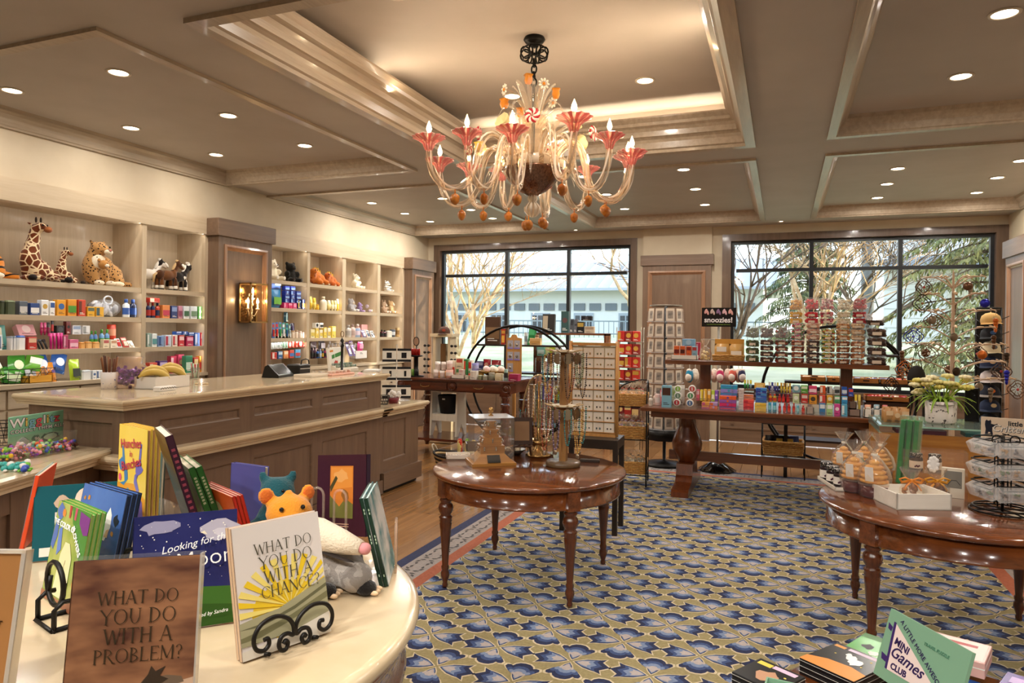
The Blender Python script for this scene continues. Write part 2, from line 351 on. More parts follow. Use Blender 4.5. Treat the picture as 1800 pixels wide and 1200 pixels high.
for k, (a, b, mull) in enumerate(WIN):
    m = MB(); zz = 2.62
    fw = .05
    m.box(a, a+fw, YB+.05, YB+.13, SILL, HEAD); m.box(b-fw, b, YB+.05, YB+.13, SILL, HEAD); m.box(a, b, YB+.051, YB+.129, HEAD-fw, HEAD); m.box(a, b, YB+.05, YB+.13, SILL, SILL+fw)
    wn = struct('window_%d' % (k+1), m, FR, 'black framed window %s of the middle pilaster' % ('left', 'right')[k], 'window')
    for x in mull: MB().box(x-.028, x+.028, YB+.045, YB+.135, SILL+fw, HEAD-fw).build('mullion', FR, wn)
    es = [a+fw]+[x for x in mull]+[b-fw]
    for i in range(3):
        MB().box(es[i]+.028, es[i+1]-.028, YB+.048, YB+.132, zz-.025, zz+.025).build('transom', FR, wn)
        for z0, z1 in ((SILL+fw, zz-.025), (zz+.025, HEAD-fw)):
            MB().box(es[i], es[i+1], YB+.088, YB+.092, z0, z1).build('pane', glass('f2f7fa', .01), wn)
    tn += 1; m = MB()
    x0, x1 = (a-.12, b+.10) if k == 0 else (a-.125, b+.14)
    for q in ((x0, a, SILL-.1, HEAD+.10), (b, x1, SILL-.1, HEAD+.10), (a, b, HEAD, HEAD+.10)): m.box(q[0], q[1], YB-.035, YB, q[2], q[3])
    m.box(a-.005, a+.004, YB-.03, YB+.06, SILL, HEAD); m.box(b-.004, b+.005, YB-.03, YB+.06, SILL, HEAD); m.box(a, b, YB-.03, YB+.06, HEAD-.004, HEAD+.004)
    m.box(x0-.02, x1 if k else x1+.02, YB-.09, YB+.06, SILL-.05, SILL)
    struct('trim_%d' % tn, m, wood('54402f', '6a5240', .38, .2, 'Z', 1, key='casing'), 'dark brown wood casing and sill round the %s window' % ('left', 'right')[k], 'trim')
    tn += 1; m = MB(); m.box(x0, x1, YB-.02, YB, .22, SILL-.06)
    for i in range(3):
        w3 = (b-a)/3; m.box(a+w3*i+.03, a+w3*i+.07, YB-.035, YB-.02, .26, SILL-.1); m.box(a+w3*(i+1)-.07, a+w3*(i+1)-.03, YB-.035, YB-.02, .26, SILL-.1)
    m.box(x0, x1, YB-.04, YB, .0, .22); m.box(x0, x1, YB-.055, YB, .2, .225)
    struct('baseboard_%s' % ('left', 'right')[k], m, TAUPEX, 'brown wood wainscot and baseboard under the %s window' % ('left', 'right')[k], 'wainscot')
# --- pilasters
def pilaster(name, label, cx, cy, wd, dp, face, z0=0, capz=(2.67, 2.86), lab_panel=True):
    """panelled pilaster: wd wide, dp deep; face = angle of its outward normal"""
    o = thing(name, label, 'pilaster', (cx, cy, 0), face+pi/2); o['kind'] = 'structure'
    m = MB(); h = capz[0]; a = .095
    m.box(-wd/2, -wd/2+a, 0, dp, z0, h); m.box(wd/2-a, wd/2, 0, dp, z0, h); m.box(-wd/2+a, wd/2-a, 0, dp, h-.1, h); m.box(-wd/2+a, wd/2-a, 0, dp, z0, .35)
    m.box(-wd/2+a, wd/2-a, .02, dp, .35, h-.1)
    m.build('body', TAUPE, o)
    m = MB(); T = Matrix.Rotation(pi/2, 4, 'X'); m.T = T
    m.rsweep(-wd/2+a, wd/2-a, .35, h-.1, [(-.012, -.02), (-.012, .012), (.01, .016), (.022, .012), (.03, -.004), (.045, -.012), (.05, -.02)])
    m.T = Matrix(); m.build('panel_moulding', wood('8a6246', 'a0785a', .3, .3, 'Z', 1, key='mould'), o)
    MB().bbox(-wd/2-.035, wd/2+.035, -.03, dp, *capz, b=.004).build('cap', TAUPEX if abs(sin(face)) > .5 else TAUPEX, o)
    return o
pilaster('trim_pilaster', 'brown panelled pilaster carrying the lantern sconce', -5.8, 6.40, .86, .22, 0)
pilaster('trim_pilaster', 'brown panelled pilaster between the shelves and the left window', -5.8, 10.66, .78, .22, 0)
pilaster('trim_pilaster', 'brown panelled pilaster between the two windows', -1.56, 11.08, 1.05, .12, -pi/2, capz=(2.71, 2.87))
pilaster('trim_pilaster', 'brown panelled pilaster on the right wall by the cap rack', 2.72, 10.44, .86, .11, pi, capz=(2.68, 2.9))
m = MB(); m.box(-2.09, -1.03, 11.13, 11.2, 2.87, ZC); tn += 1
struct('trim_%d' % tn, m, PLAS, 'cream plaster chase above the middle pilaster', 'wall')
# --- built-in shelving in the left wall
LZ = [2.04, 1.745, 1.45, 1.16]; RZ = [2.26, 1.91, 1.525, 1.13]
DEP = .36
def shelving(label, y0, y1, divs, zs, base):
    o = thing('built_in_shelving', label, 'shelving', (XL, (y0+y1)/2, 0)); yc = (y0+y1)/2; o['kind'] = 'structure'
    fx = .05
    MB().box(-DEP-.02, -DEP, y0-yc, y1-yc, base, 2.69).build('back_panel', OAK, o)
    MB().box(-.02, fx+.012, y0-yc, y1-yc, 2.68, 2.872).build('header', OAKY, o)
    MB().box(-DEP, -.02, y0-yc, y1-yc, 2.69, 2.71).build('top_board', OAKY, o)
    for a, b in divs:
        MB().box(-DEP, fx, a-yc, b-yc, base, 2.69).build('divider', OAK, o)
    bays = [(divs[i][1], divs[i+1][0]) for i in range(len(divs)-1)]
    for z in zs[:3]:
        for a, b in bays: MB().box(-DEP, fx-.004, a-yc, b-yc, z-.045, z).build('shelf', OAKY, o)
    # base cabinets with door and drawer fronts
    MB().box(-DEP, fx+.02, y0-yc, y1-yc, base-.035, base).build('counter_board', OAKY, o)
    MB().box(-DEP, fx-.02, y0-yc, y1-yc, .0, base-.035).build('cabinet_body', OAK, o)
    for a, b in bays:
        n = max(1, round((b-a)/.62)); wd = (b-a)/n
        for i in range(n):
            q0, q1 = a-yc+wd*i+.01, a-yc+wd*(i+1)-.01
            for nm, z0, z1 in (('drawer', base-.2, base-.05), ('door', .12, base-.22)):
                mm = MB(); X = fx-.02
                mm.box(X, X+.018, q0, q1, z0, z1)
                d = mm.build(nm, OAKY, o)
                tag(MB().lathe([(.008, 0), (.008, .015), (.016, .02), (.018, .03), (.0, .034)], 10).build('knob', M('8d8373', .3, 1), d), None)
                KIDS[d.name][-1].location = (X+.018, (q0+q1)/2, (z0+z1)/2 if nm == 'drawer' else z1-.12); KIDS[d.name][-1].rotation_euler = (0, pi/2, 0)
    for a, b in bays:       # warm strips under each shelf edge and down the right side of every bay
        for z in [2.68]+[q-.046 for q in zs[:3]]:
            light('shelf_strip', 'AREA', (XL+.035, (a+b)/2, z-.006), .55*(b-a), NEUT, (-.55, 0, -1), b-a-.04, .012)
        light('shelf_strip', 'AREA', (XL+.03, b-.012, 2.0), .8, (1, .95, .86), (-.5, -1, 0), .01, 1.4)
    return o
shelving('bleached oak shelves left of the sconce pilaster, safari plush on top', 2.6, 5.97, [(2.6, 2.66), (3.15, 3.2), (5.12, 5.172), (5.93, 5.97)], LZ, 1.16)
shelving('bleached oak cubby shelves between the two left pilasters', 6.83, 10.27, [(6.83, 6.90), (7.705, 7.76), (8.50, 8.585), (9.44, 9.52), (10.215, 10.27)], RZ, 1.13)
# --- floor boards
m = MB(); m.box(XL, XR, YF, YB, -.12, -.03); FLOOR = struct('floor', m, M('3a2a1c', .8), 'honey oak plank floor round the rug', 'floor')
PLK = [wood(a, b, .22, .45, 'Y', .9, key='plk%d' % i, bump=.03) for i, (a, b) in enumerate((('8a5f35', 'a87a48'), ('7c5530', '9a6f41'), ('94683c', 'b58550'), ('805a36', 'a2784a')))]
mb_cache = {}
def plank(x0, x1, y0, y1):
    MB().bbox(x0+.0015, x1-.0015, y0+.0015, y1-.0015, -.03, -.008, .002).build('plank', random.choice(PLK), FLOOR)
PW = .19; x = XL+.03; k = 0
while x < XR:
    x1 = min(x+PW, XR)
    if x > -3.95 and x < -2.5: y0 = 1.2
    elif x < -3.9: y0 = 7.6
    elif x > 1.7: y0 = 2.5
    else: y0 = 8.55
    y = y0 - random.random()*.7
    while y < YB:
        L_ = random.uniform(1.1, 2.0); plank(x, x1, y, min(y+L_, YB)); y += L_
    x = x1
# --- rug
RX0, RX1, RY0, RY1 = -2.56, 1.78, .4, 8.73
PX0, PX1, PY0, PY1 = -2.18, 1.40, .78, 8.35
def weave(h1, h2, key): return noisy(h1, h2, 60, .95, .3, .7, key='rug'+key, bump=.25)
RUGM = [weave('8c7f58', '9d9066', 'g'), weave('c4b493', 'd0c2a4', 'c'), weave('1d2340', '282f52', 'n'), weave('35456f', '43557f', 'b'), weave('6f7f9d', '7f8eaa', 'l'), weave('a99f9d', 'b8aca6', 'p'),
        weave('2a2e48', '33385a', 'navy'), weave('958b86', 'a39a94', 'grey'), weave('a2593f', 'b1674b', 'salmon'), weave('5b5552', '4a4648', 'scroll')]
mb = MB(); mb.box(RX0, RX1, RY0, RY1, -.02, -.005, 6)
Z = -.005
def rect(x0, x1, y0, y1, z, mi): mb.poly([(x0, y0, z), (x1, y0, z), (x1, y1, z), (x0, y1, z)], mi)
rect(RX0+.09, RX1-.09, RY0+.09, RY1-.09, Z+.0004, 7); rect(PX0-.10, PX1+.10, PY0-.10, PY1+.10, Z+.0012, 8)
rect(PX0, PX1, PY0, PY1, Z+.0016, 0)
TUL = [(.012, 0), (.04, .026), (.08, .056), (.125, .072), (.155, .078), (.192, .098), (.176, .052), (.228, 0)]
CUP = [(.012, 0), (.045, .022), (.085, .038), (.10, .058), (.118, .085), (.145, .104), (.168, .098), (.172, .078), (.163, .062), (.185, .052), (.203, .03), (.208, 0)]
def petal(cx, cy, ax, ay, half):
    full = half+[(a, -b) for a, b in half[-2:0:-1]]
    for li, (sc, mi) in enumerate(((1.0, 1), (.93, 2), (.72, 3), (.55, 4), (.36, 5))):
        c0 = .10 if li < 2 else .05
        fs_ = .91 if ay == 0 else .97
        pts = []
        for a, b in full:
            a2 = (c0+(a-c0)*sc)*fs_; b2 = b*sc*fs_
            if li == 1: b2 = b*.88*fs_
            if li == 0: a2 += .004*(1 if a > .1 else -1)
            x_, y_ = cx+ax*a2-ay*b2, cy+ay*a2+ax*b2
            pts.append((min(max(x_, PX0), PX1), min(max(y_, PY0), PY1), Z+.002+.0004*li))
        if max(p[0] for p in pts)-min(p[0] for p in pts) > .004: mb.poly(pts, mi)
for i in range(-2, 20):
    for j in range(-10, 20):
        if (i+j) % 2: continue
        cx, cy = -1.58+.2*(i-4), 3.09+.31*(j-2)
        if not (PX0-.21 < cx < PX1+.21 and 1.0 < cy < PY1+.21): continue
        for ax, ay, h in ((1, 0, TUL), (-1, 0, TUL), (0, 1, CUP), (0, -1, CUP)): petal(cx, cy, ax, ay, h)
def scroll(cx, cy, a):      # a little leaf scroll of the border
    for t, sx in ((0, 1), (0, -1)):
        for q in range(3):
            ang = a+sx*(.6+q*.8); r0 = .055
            px, py = cx+r0*cos(ang), cy+r0*sin(ang)
            mb.poly([(px+.028*cos(ang+1.1*sx+t_)*w_, py+.028*sin(ang+1.1*sx+t_)*w_, Z+.0022) for t_, w_ in ((0, 1), (1.2, .4), (3.14, .8), (4.4, .5))], 9)
for s_ in range(60):
    y = RY0+.25+.14*s_
    if y < RY1-.2:
        for x in (RX0+.185, RX1-.185): scroll(x, y, pi/2 if s_ % 2 else -pi/2)
    x = RX0+.3+.14*s_
    if x < RX1-.25: scroll(x, RY1-.185, 0 if s_ % 2 else pi)
RUG = tag(mb.build('rug', RUGM, fix=False), 'large blue and olive petal rug with a salmon and grey border', 'rug')
# --- recessed downlights
def downlight(x, y, z, label, r=.062, power=None):
    power = power or DOWN_W*(1.7 if y > 7 else 1)
    o = thing('recessed_downlight', label, 'downlight', (x, y, z), group='recessed ceiling downlights')
    MB().lathe([(r+.018, 0), (r+.018, -.006), (r+.002, -.008), (r, -.003), (r, 0)], 20).build('trim_ring', M('cfc3b2', .4), o)
    MB().lathe([(0, -.0035), (r, -.0035)], 20, cap=False).build('lens', M('ffe9c8', .5, emit=9), o)
    light('downlight_lamp', 'AREA', (x, y, z-.02), power*.235, (1, .93, .84), (0, 0, -1), size=.11)
for nm, xs_, ys_ in (('left near', (-5.44, -4.335), (3.52, 4.55, 5.55)), ('left far', (-5.41, -4.3), (8.41, 9.33, 10.15)),
                     ('middle far', (-2.14, -1.02), (7.7, 8.8, 9.92)), ('right near', (1.11,), (3.5, 4.51, 5.51)), ('right far', (1.12, 2.21), (8.36, 9.18, 10.065))):
    rows = ('nearest', 'second', 'farthest')
    for a, x in enumerate(xs_):
        for b, y in enumerate(ys_):
            downlight(x, y, 3.43, 'round recessed downlight, %s of the %s row in the %s ceiling coffer' % (rows[b], ('left', 'right')[a] if len(xs_) > 1 else 'single', nm))
downlight(2.19, 4.51, 3.43, 'round recessed downlight, outer one in the right near ceiling coffer'); downlight(2.19, 5.51, 3.43, 'round recessed downlight near the right wall in the right near coffer')
for x, n in ((-1.04, 'right'), (-2.17, 'left')): downlight(x, 5.52, 3.66, 'round recessed downlight in the glowing tray, %s of the chandelier' % n)
for x, n in ((-1.04, 'right'), (-2.17, 'left')): downlight(x, 3.6, 3.66, 'round recessed downlight in the glowing tray, near side, %s one' % n)
for x in (-5.0, -4.0, -2.2, -1.0, .9, 2.2):
    for y in (-1, .3, 1.5): light('rear_lamp', 'SPOT', (x, y, 3.41), DOWN_W*1.2, (1, .94, .86), (0, 0, -1), size=.05, spot=rad(125), blend=.9)
for x, tx_ in ((-2.6, -1.5), (-1.2, -1.4), (.3, .4), (-4.2, -3.6), (1.6, 1.0)):      # added fill spots behind the viewpoint, aimed to brighten the foreground books
    light('added_fill_spot', 'SPOT', (x, -.6, 3.2), 120, (1, .94, .86), (tx_-x, 2.3, -2.3), size=.06, spot=rad(70), blend=.8)
for x, y, n in ((-.04, 10.9, 'right'), (-3.15, 10.9, 'left')):
    o = thing('accent_light', 'small accent light in the beam above the %s window' % n, 'downlight', (x, y, ZC))
    MB().lathe([(.038, 0), (.038, -.004), (.028, -.005), (.026, 0)], 14).build('trim_ring', M('cfc3b2', .4), o)
    MB().lathe([(0, -.003), (.026, -.003)], 14, cap=False).build('lens', M('ffe9c8', .5, emit=9), o)
# ================================================================ the street beyond the windows
m = MB()
m.add([(-60, 11.45, .72), (60, 11.45, .72), (60, 24, 1.35), (-60, 24, 1.35), (60, 90, 1.9), (-60, 90, 1.9)], [(0, 1, 2, 3), (3, 2, 4, 5)])
tag(m.build('lawn', noisy('8f9a72', 'b5b596', .8, .9, key='lawn')), 'pale winter lawn outside the windows', 'lawn', kind='structure')
def quadx(p, q, k): return Vector(p).lerp(Vector(q), k)
SID = M('d9d6cf', .8); SIDS = M('c9c6c0', .8)
# station-like building behind the left window
b = thing('far_building', 'pale low building with a ribbed metal roof seen through the left window', 'building', (-15, 40, 0))
m = MB(); m.box(-11, 14, 0, 8, 0, 4.2); m.build('wall', SID, b)
m = MB(); m.prism([(-1.4, 4.1), (4, 6.1), (9.4, 4.1), (9.4, 3.95), (4, 5.9), (-1.4, 3.95)], -12, 15, 'x'); rf = m.build('roof', M('a4a6aa', .6), b)
for i in range(40): MB().at((-11.8+.68*i, 0, 0)).tube([(0, -1.4, 4.12), (0, 4, 6.13)], .05, 4).build('roof_rib', M('d0d2d4', .6), rf)
for i in range(26): MB().at((-10.5+.95*i, -.08, 2.85)).box(-.34, .34, -.03, .05, 0, .42).build('frieze_panel', M('6f7377', .7), b)
for i in range(9):
    f = MB().box(-.6, .6, -.06, .02, 0, 1.5).build('window', M('9aa0a6', .5), b, (-9.5+2.7*i, 0, 1.2))
    for k in range(3): MB().box(-.5+.36*k, -.22+.36*k, -.08, -.05, .12, 1.35).build('pane', M('34383d', .2), f)
# taller sided building behind the right window
b = thing('far_building', 'white sided two storey building seen through the right window', 'building', (7, 30, 0))
MB().box(-3.4, 9, 0, 10, 0, 9).build('wall', SID, b)
for i in range(22): MB().box(-3.4, 9, -.03, 0, 1.2+.36*i, 1.23+.36*i).build('siding_board', SIDS, b)
MB().box(-3.6, 9, -1.2, .0, 4.15, 4.5).build('canopy', M('8b8f96', .6), b)
for i in range(5):
    f = MB().box(-.6, .6, -.08, .02, 0, .85).build('window', M('e8e6e0', .6), b, (-1.9+2.0*i, 0, 5.1))
    MB().box(-.5, .5, -.1, -.08, .08, .77).build('pane', M('6b7075', .15), f)
for i in range(3):
    f = MB().box(-.7, .7, -.06, .02, 0, 1.9).build('window', M('cfc9b8', .6), b, (-.6+2.5*i, 0, 1.6))
    for k in range(3):
        for j in range(3): MB().box(-.62+.43*k, -.24+.43*k, -.09, -.06, .08+.6*j, .62+.6*j).build('pane', M('b9b49c', .3), f)
# fence
f = thing('iron_railing', 'grey iron railing along the far side of the lawn', 'fence', (-9, 27, 1.4)); IR = M('7d8688', .6)
for z in (.12, .62): MB().box(-9, 12, -.02, .02, z, z+.05).build('rail', IR, f)
for i in range(106): MB().box(-9+.2*i-.012, -9+.2*i+.012, -.012, .012, .0, .66).build('picket', IR, f)
p = thing('lamp_post', 'grey street lamp post outside the right window', 'lamp post', (2.08, 20.5, 1.0)); MB().lathe([(.16, 0), (.16, 6), (0, 6)], 12).build('post', M('8b8d90', .6), p)
# bare trees
def bare_tree(label, x, y, z, h, col, seed, lean=(0, 0), n0=4, spread=.55, depth=6, thick=.09, short=.16, seg=.30):
    rnd = random.Random(seed); t = thing('bare_tree', label, 'tree', (x, y, z)); tr = MB(); br = MB(); tw = MB()
    def grow(p, d, L_, r, lev):
        pts = [p]; q = p.copy(); dd = d.copy(); ns = 3 if lev < 4 else 2
        for i in range(ns):
            dd = (dd+Vector((rnd.uniform(-.3, .3), rnd.uniform(-.3, .3), rnd.uniform(-.08, .16)))).normalized(); q = q+dd*(L_/ns); pts.append(q.copy())
        (tr if lev == 0 else br if lev < 3 else tw).tube(pts, [max(.0055, r*(1-.12*k)) for k in range(ns+1)], 6 if lev < 2 else 3)
        if lev >= depth: return
        for k in range(n0 if lev == 0 else rnd.choice((2, 3, 3))):
            a = rnd.uniform(0, 2*pi); s_ = rnd.uniform(.5, 1.1)*spread*(1.0+.12*lev)
            nd = (dd+Vector((cos(a)*s_, sin(a)*s_*.7, rnd.uniform(-.15, .2)))).normalized()
            grow(pts[ns if k == 0 else rnd.choice(range(1, ns+1))], nd, h*seg*(.80**lev)*rnd.uniform(.7, 1.1), r*.6, lev+1)
    grow(Vector((0, 0, 0)), Vector((lean[0], lean[1], 1)).normalized(), h*short, thick, 0)
    tr.build('trunk', col, t); br.build('branches', col, t); tag(tw.build('twigs', col, t, fix=False), kind='stuff')
SUNLIT_BARK = noisy('a8845a', 'd2b48a', 8, .85, key='bark1'); GREY = noisy('5a4a3c', '84705c', 8, .85, key='bark2')  # warm sunlight on the branches is put into the golden bark colour
bare_tree('bare multi-stem tree coloured sunlit gold at the left end of the left window', -7.0, 14.6, .75, 5.0, SUNLIT_BARK, 3, n0=6, spread=.5, short=.08)
bare_tree('bare tree coloured sunlit gold further along behind the left window', -8.6, 19, .9, 6.5, SUNLIT_BARK, 8, spread=.6, n0=5)
bare_tree('bare tree near the right side of the left window', -3.4, 17.5, .9, 6, SUNLIT_BARK, 5, spread=.5, n0=4)
bare_tree('bare tree with thin brown branches behind the middle pilaster', -1.1, 13.6, .8, 4.6, GREY, 11, lean=(.5, 0), n0=5, spread=.8, thick=.06)
bare_tree('bare bush-like tree coloured sunlit gold in the left pane of the right window', .6, 17.5, 1, 5.6, SUNLIT_BARK, 21, spread=.8, n0=6, short=.1)
bare_tree('second bare bush further right in the right window', 1.9, 19.5, 1, 5.2, GREY, 33, spread=.8, n0=5, short=.1)
# conifers
def conifer(label, x, y, z, h, r, seed, nb=70, mats=('59663a', '86854c'), bl=.14):
    rnd = random.Random(seed); t = thing('conifer', label, 'tree', (x, y, z))
    MB().tube([(0, 0, 0), (.05, 0, h*.5), (0, 0, h)], [.2, .13, .02], 8).build('trunk', M('5b4a38', .9), t)
    mb_ = [MB(), MB()]; br = MB(); UPV = Vector((0, 0, 1))
    for i in range(nb):
        k = (i+.5)/nb; zz = h*(.02+.95*k); L_ = r*(1-.8*k)*rnd.uniform(.7, 1.1); a = i*2.4+rnd.uniform(-.3, .3)
        if sin(a) > .55: continue
        u = Vector((cos(a), sin(a), 0)); side = Vector((-u.y, u.x, 0))
        def pt(s_): return u*(L_*s_)+Vector((0, 0, zz+.22*L_*s_-.40*L_*s_*s_))
        br.tube([pt(.1*q) for q in range(0, 11, 2)], [.03, .026, .02, .016, .012, .006], 4)
        for q in range(16):
            s_ = .15+.85*q/16; p = pt(s_)
            for sg in (-1, 1):
                tl = .30*L_*(1.05-.75*s_)+.08; td = (u*.6+side*sg*rnd.uniform(.5, 1)+Vector((0, 0, -rnd.uniform(.1, .7)))).normalized()
                for w_ in range(6):
                    b0 = p+td*(tl*w_/6); d = (td*.7+Vector((rnd.uniform(-.5, .5), rnd.uniform(-.5, .5), -rnd.uniform(.1, .9)))).normalized(); e = b0+d*bl*rnd.uniform(.7, 1.5)
                    wd = d.cross(UPV).normalized()*rnd.uniform(.014, .026); md = b0.lerp(e, .45)
                    mb_[rnd.random() < .45].add([b0, md+wd, e, md-wd], [(0, 1, 2, 3)])
    br.build('branches', M('5b4a38', .9), t)
    for m_, c in zip(mb_, mats): tag(m_.build('needles', noisy(c, 'a39a58', 3, .8, .4, .8, key='nd'+c), t, fix=False), kind='stuff')
conifer('drooping green conifer filling the right pane of the right window', 3.95, 15.6, .3, 8.0, 2.5, 4, nb=210)
conifer('dark green conifer behind the bare branches of the right window', .8, 24, 1, 6.0, 2.0, 9, nb=110, mats=('45553a', '5f6d4a'), bl=.2)
conifer('sunlit conifer at the far right of the right window', 6.6, 20.5, .5, 9, 2.3, 14, nb=170, mats=('6f7238', '9a9150'), bl=.2)
# ================================================================ counters and tables
MARB = noisy('cdb693', 'dcc9a8', 5, .18, .3, .75, coat=.4, key='marble')
# --- service counter: tall front, ledge, low end and an angled wing toward the viewer
FX = -3.76
sc = thing('service_counter', 'long brown panelled service counter with cream stone top and ledge', 'counter', (FX, 4.6, 0))
def cy(v): return v-4.6
m = MB(); m.box(-.86, -.02, cy(3.14), cy(6.05), 0, 1.15); m.box(-.8, -.02, cy(6.0), cy(6.83), 0, .8); m.build('body', TAUPE, sc)
NOSE = [(0, .0), (.035, 0), (.035, .012), (.045, .02), (.045, .028), (.058, .034), (.066, .046), (.066, .056), (.055, .066), (0, .068)]
def slab(name, path, z, inner, k=1.0):
    """stone top: moulded nosing swept along the visible edge, closed back to the inner outline"""
    m = MB(); prof = [(o*k, z-.068*k+h*k) for o, h in NOSE]
    m.sweep(path, prof); m.prism(path+inner, z-.06*k, z-.0005, 'z'); return m.build(name, MARB, sc)
slab('stone_top', [(-.93, cy(3.12)), (0.0, cy(3.12)), (0.0, cy(6.06)), (-.9, cy(6.06))][::-1][::-1], 1.215, [], 1.0)
slab('stone_ledge', [(-.32, cy(3.12)), (.0, cy(3.12)), (.0, cy(6.06)), (-.05, cy(6.06))], .872, [(-.05, cy(3.2)), (-.32, cy(3.2))], 1.35)
slab('stone_top_low', [(-.02, cy(6.06)), (0, cy(6.06)), (0, cy(6.84)), (-.82, cy(6.84))], .872, [(-.82, cy(6.06))], 1.35)
def pbox(name, y0, y1, z0, z1, x0=-.02, x1=0.0, mat=None): return MB().box(x0, x1, cy(y0), cy(y1), z0, z1).build(name, mat or TAUPE, sc)
def panels(y0, y1, rec, z0, z1, zr0, zr1, last=True):
    es = [y0]+[v for r in rec for v in r]+[y1]
    for i in range(0, len(es), 2): pbox('stile', es[i], es[i+1], z0, z1)
    for a, b in rec:
        pbox('rail', a, b, zr1, z1, mat=TAUPEY); pbox('rail', a, b, z0, zr0, mat=TAUPEY)
        pbox('panel', a, b, zr0, zr1, -.021, -.012)
        m = MB(); m.T = Matrix(((0, 0, 1, 0), (1, 0, 0, cy(0)), (0, 1, 0, 0), (0, 0, 0, 1)))
        m.rsweep(a, b, zr0, zr1, [(0, .001), (.008, -.002), (.014, -.010), (.016, -.013)]); m.build('panel_bead', TAUPEY, sc)
panels(3.14, 6.05, [(3.38, 4.10), (4.25, 4.96), (5.10, 5.81)], .86, 1.15, .985, 1.062)
panels(3.14, 6.05, [(3.38, 4.10), (4.25, 4.96), (5.10, 5.81)], .14, .80, .25, .67)
panels(6.05, 6.83, [(6.11, 6.56)], .2, .80, .315, .72)
pbox('baseboard', 3.12, 6.08, 0, .135, 0, .022, TAUPEY); pbox('baseboard', 6.08, 6.87, .03, .20, -.02, .03, TAUPEY)
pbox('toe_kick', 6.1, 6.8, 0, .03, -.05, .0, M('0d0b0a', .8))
# near end face
for a, b in ((-.86, -.70), (-.10, 0)): MB().box(a, b, cy(3.12), cy(3.14), .86, 1.15).build('end_stile', TAUPE, sc)
for z0, z1 in ((1.06, 1.15), (.86, .90)): MB().box(-.70, -.10, cy(3.12), cy(3.14), z0, z1).build('end_rail', TAUPEX, sc)
# wing
wp = [(-.20, cy(3.12)), (.36, cy(1.55))]
m = MB(); m.prism([(-.24, cy(3.14)), (.32, cy(1.55)), (-.5, cy(1.3)), (-1.1, cy(3.14))], 0, .82, 'z'); m.build('wing_body', TAUPE, sc)
m = MB(); pr_ = [(o*1.35, .905-.092+h*1.35) for o, h in NOSE]
m.sweep([wp[1], wp[0]][::-1][::-1], [(o, z) for o, z in pr_])
m.prism([(-.20, cy(3.10)), (.36, cy(1.55)), (-.5, cy(1.3)), (-1.15, cy(3.10))], .82, .9045, 'z'); m.build('stone_wing', MARB, sc)
d_ = Vector((wp[1][0]-wp[0][0], wp[1][1]-wp[0][1], 0)); L_ = d_.length; d_.normalize(); an = math.atan2(d_.y, d_.x)
for a, b, nm in ((.0, .12, 'stile'), (.62, .74, 'stile'), (1.3, 1.42, 'stile')):
    MB().at((wp[0][0]-.04, wp[0][1], 0), an).box(a, b, -.005, .022, .14, .79).build(nm, TAUPE, sc)
for z0, z1 in ((.68, .79), (.14, .26)): MB().at((wp[0][0]-.04, wp[0][1], 0), an).box(0, 1.6, -.005, .02, z0, z1).build('rail', TAUPE, sc)
# --- round leg tables
MAHOG = wood('48220e', '7e431c', .16, .7, 'X', .8, key='mahog', bump=.01)
MAHOZ = wood('3a1a0b', '623015', .25, .5, 'Z', .8, key='mahogz', bump=.01)
LEGP = [(.0, 0), (.016, 0), (.018, .02), (.014, .035), (.022, .06), (.028, .085), (.026, .105), (.020, .12), (.024, .13), (.024, .145), (.019, .155), (.024, .25), (.034, .40), (.038, .445), (.034, .452), (.040, .462), (.036, .475), (.042, .487), (.034, .497), (.030, .505), (.042, .525), (.047, .55), (.042, .575), (.030, .59), (.036, .598), (.040, .612), (.030, .622), (.034, .63), (.0, .632)]
def round_table(name, label, cx, cy_, r, z, hs, apron=.115, rz=0):
    o = thing(name, label, 'table', (cx, cy_, 0), rz); k = z/.735
    MB().lathe([(0, z-.032), (r-.012, z-.032), (r-.004, z-.026), (r, z-.014), (r-.003, z-.005), (r-.012, z), (0, z)], 64).build('tabletop', MAHOG, o)
    MB().lathe([(r-.075, z-.032), (r-.045, z-.032), (r-.045, z-.032-apron+.014), (r-.04, z-.032-apron+.010), (r-.04, z-.032-apron), (r-.075, z-.032-apron)], 64, cap=False).build('apron', MAHOG, o)
    q = (r-.062)/1.414
    for sx, sy in ((-1, -1), (1, -1), (1, 1), (-1, 1)):
        l = MB().at((0, 0, 0)).lathe([(a*1.05, b*k*.93) for a, b in LEGP], 18).build('leg', MAHOZ, o, (sx*q, sy*q, 0))
        MB().at(rz=pi/4).box(-.042, .042, -.046, .046, (.585)*k, z-.035).build('leg_block', MAHOG, l)
    return o
round_table('round_table', 'round mahogany table with turned legs under the chandelier', -1.60, 4.47, .655, .735, .42)
round_table('round_table', 'round mahogany table with turned legs at the right edge', .88, 4.47, .675, .735, .42)
# --- marble-topped drum table in the left foreground
o = thing('display_table', 'round cream marble topped display table with dark wood apron in the foreground', 'table', (-1.673, 1.366, 0))
r, z = .817, .90
MB().lathe([(0, z-.045), (r-.02, z-.045), (r-.006, z-.038), (r, z-.025), (r-.002, z-.012), (r-.012, z-.003), (r-.03, z), (0, z)], 96).build('marble_top', MARB, o)
MB().lathe([(r-.10, z-.045), (r-.03, z-.045), (r-.022, z-.055), (r-.03, z-.07), (r-.045, z-.10), (r-.05, z-.15), (r-.04, z-.165), (r-.035, z-.18), (r-.05, z-.19), (r-.10, z-.19)], 96, cap=False).build('apron', MAHOG, o)
MB().lathe([(0, 0), (.42, 0), (.42, .05), (.3, .09), (.16, .14), (.13, .3), (.2, .45), (.16, .62), (.3, .715), (0, .715)], 32).build('pedestal', MAHOZ, o)
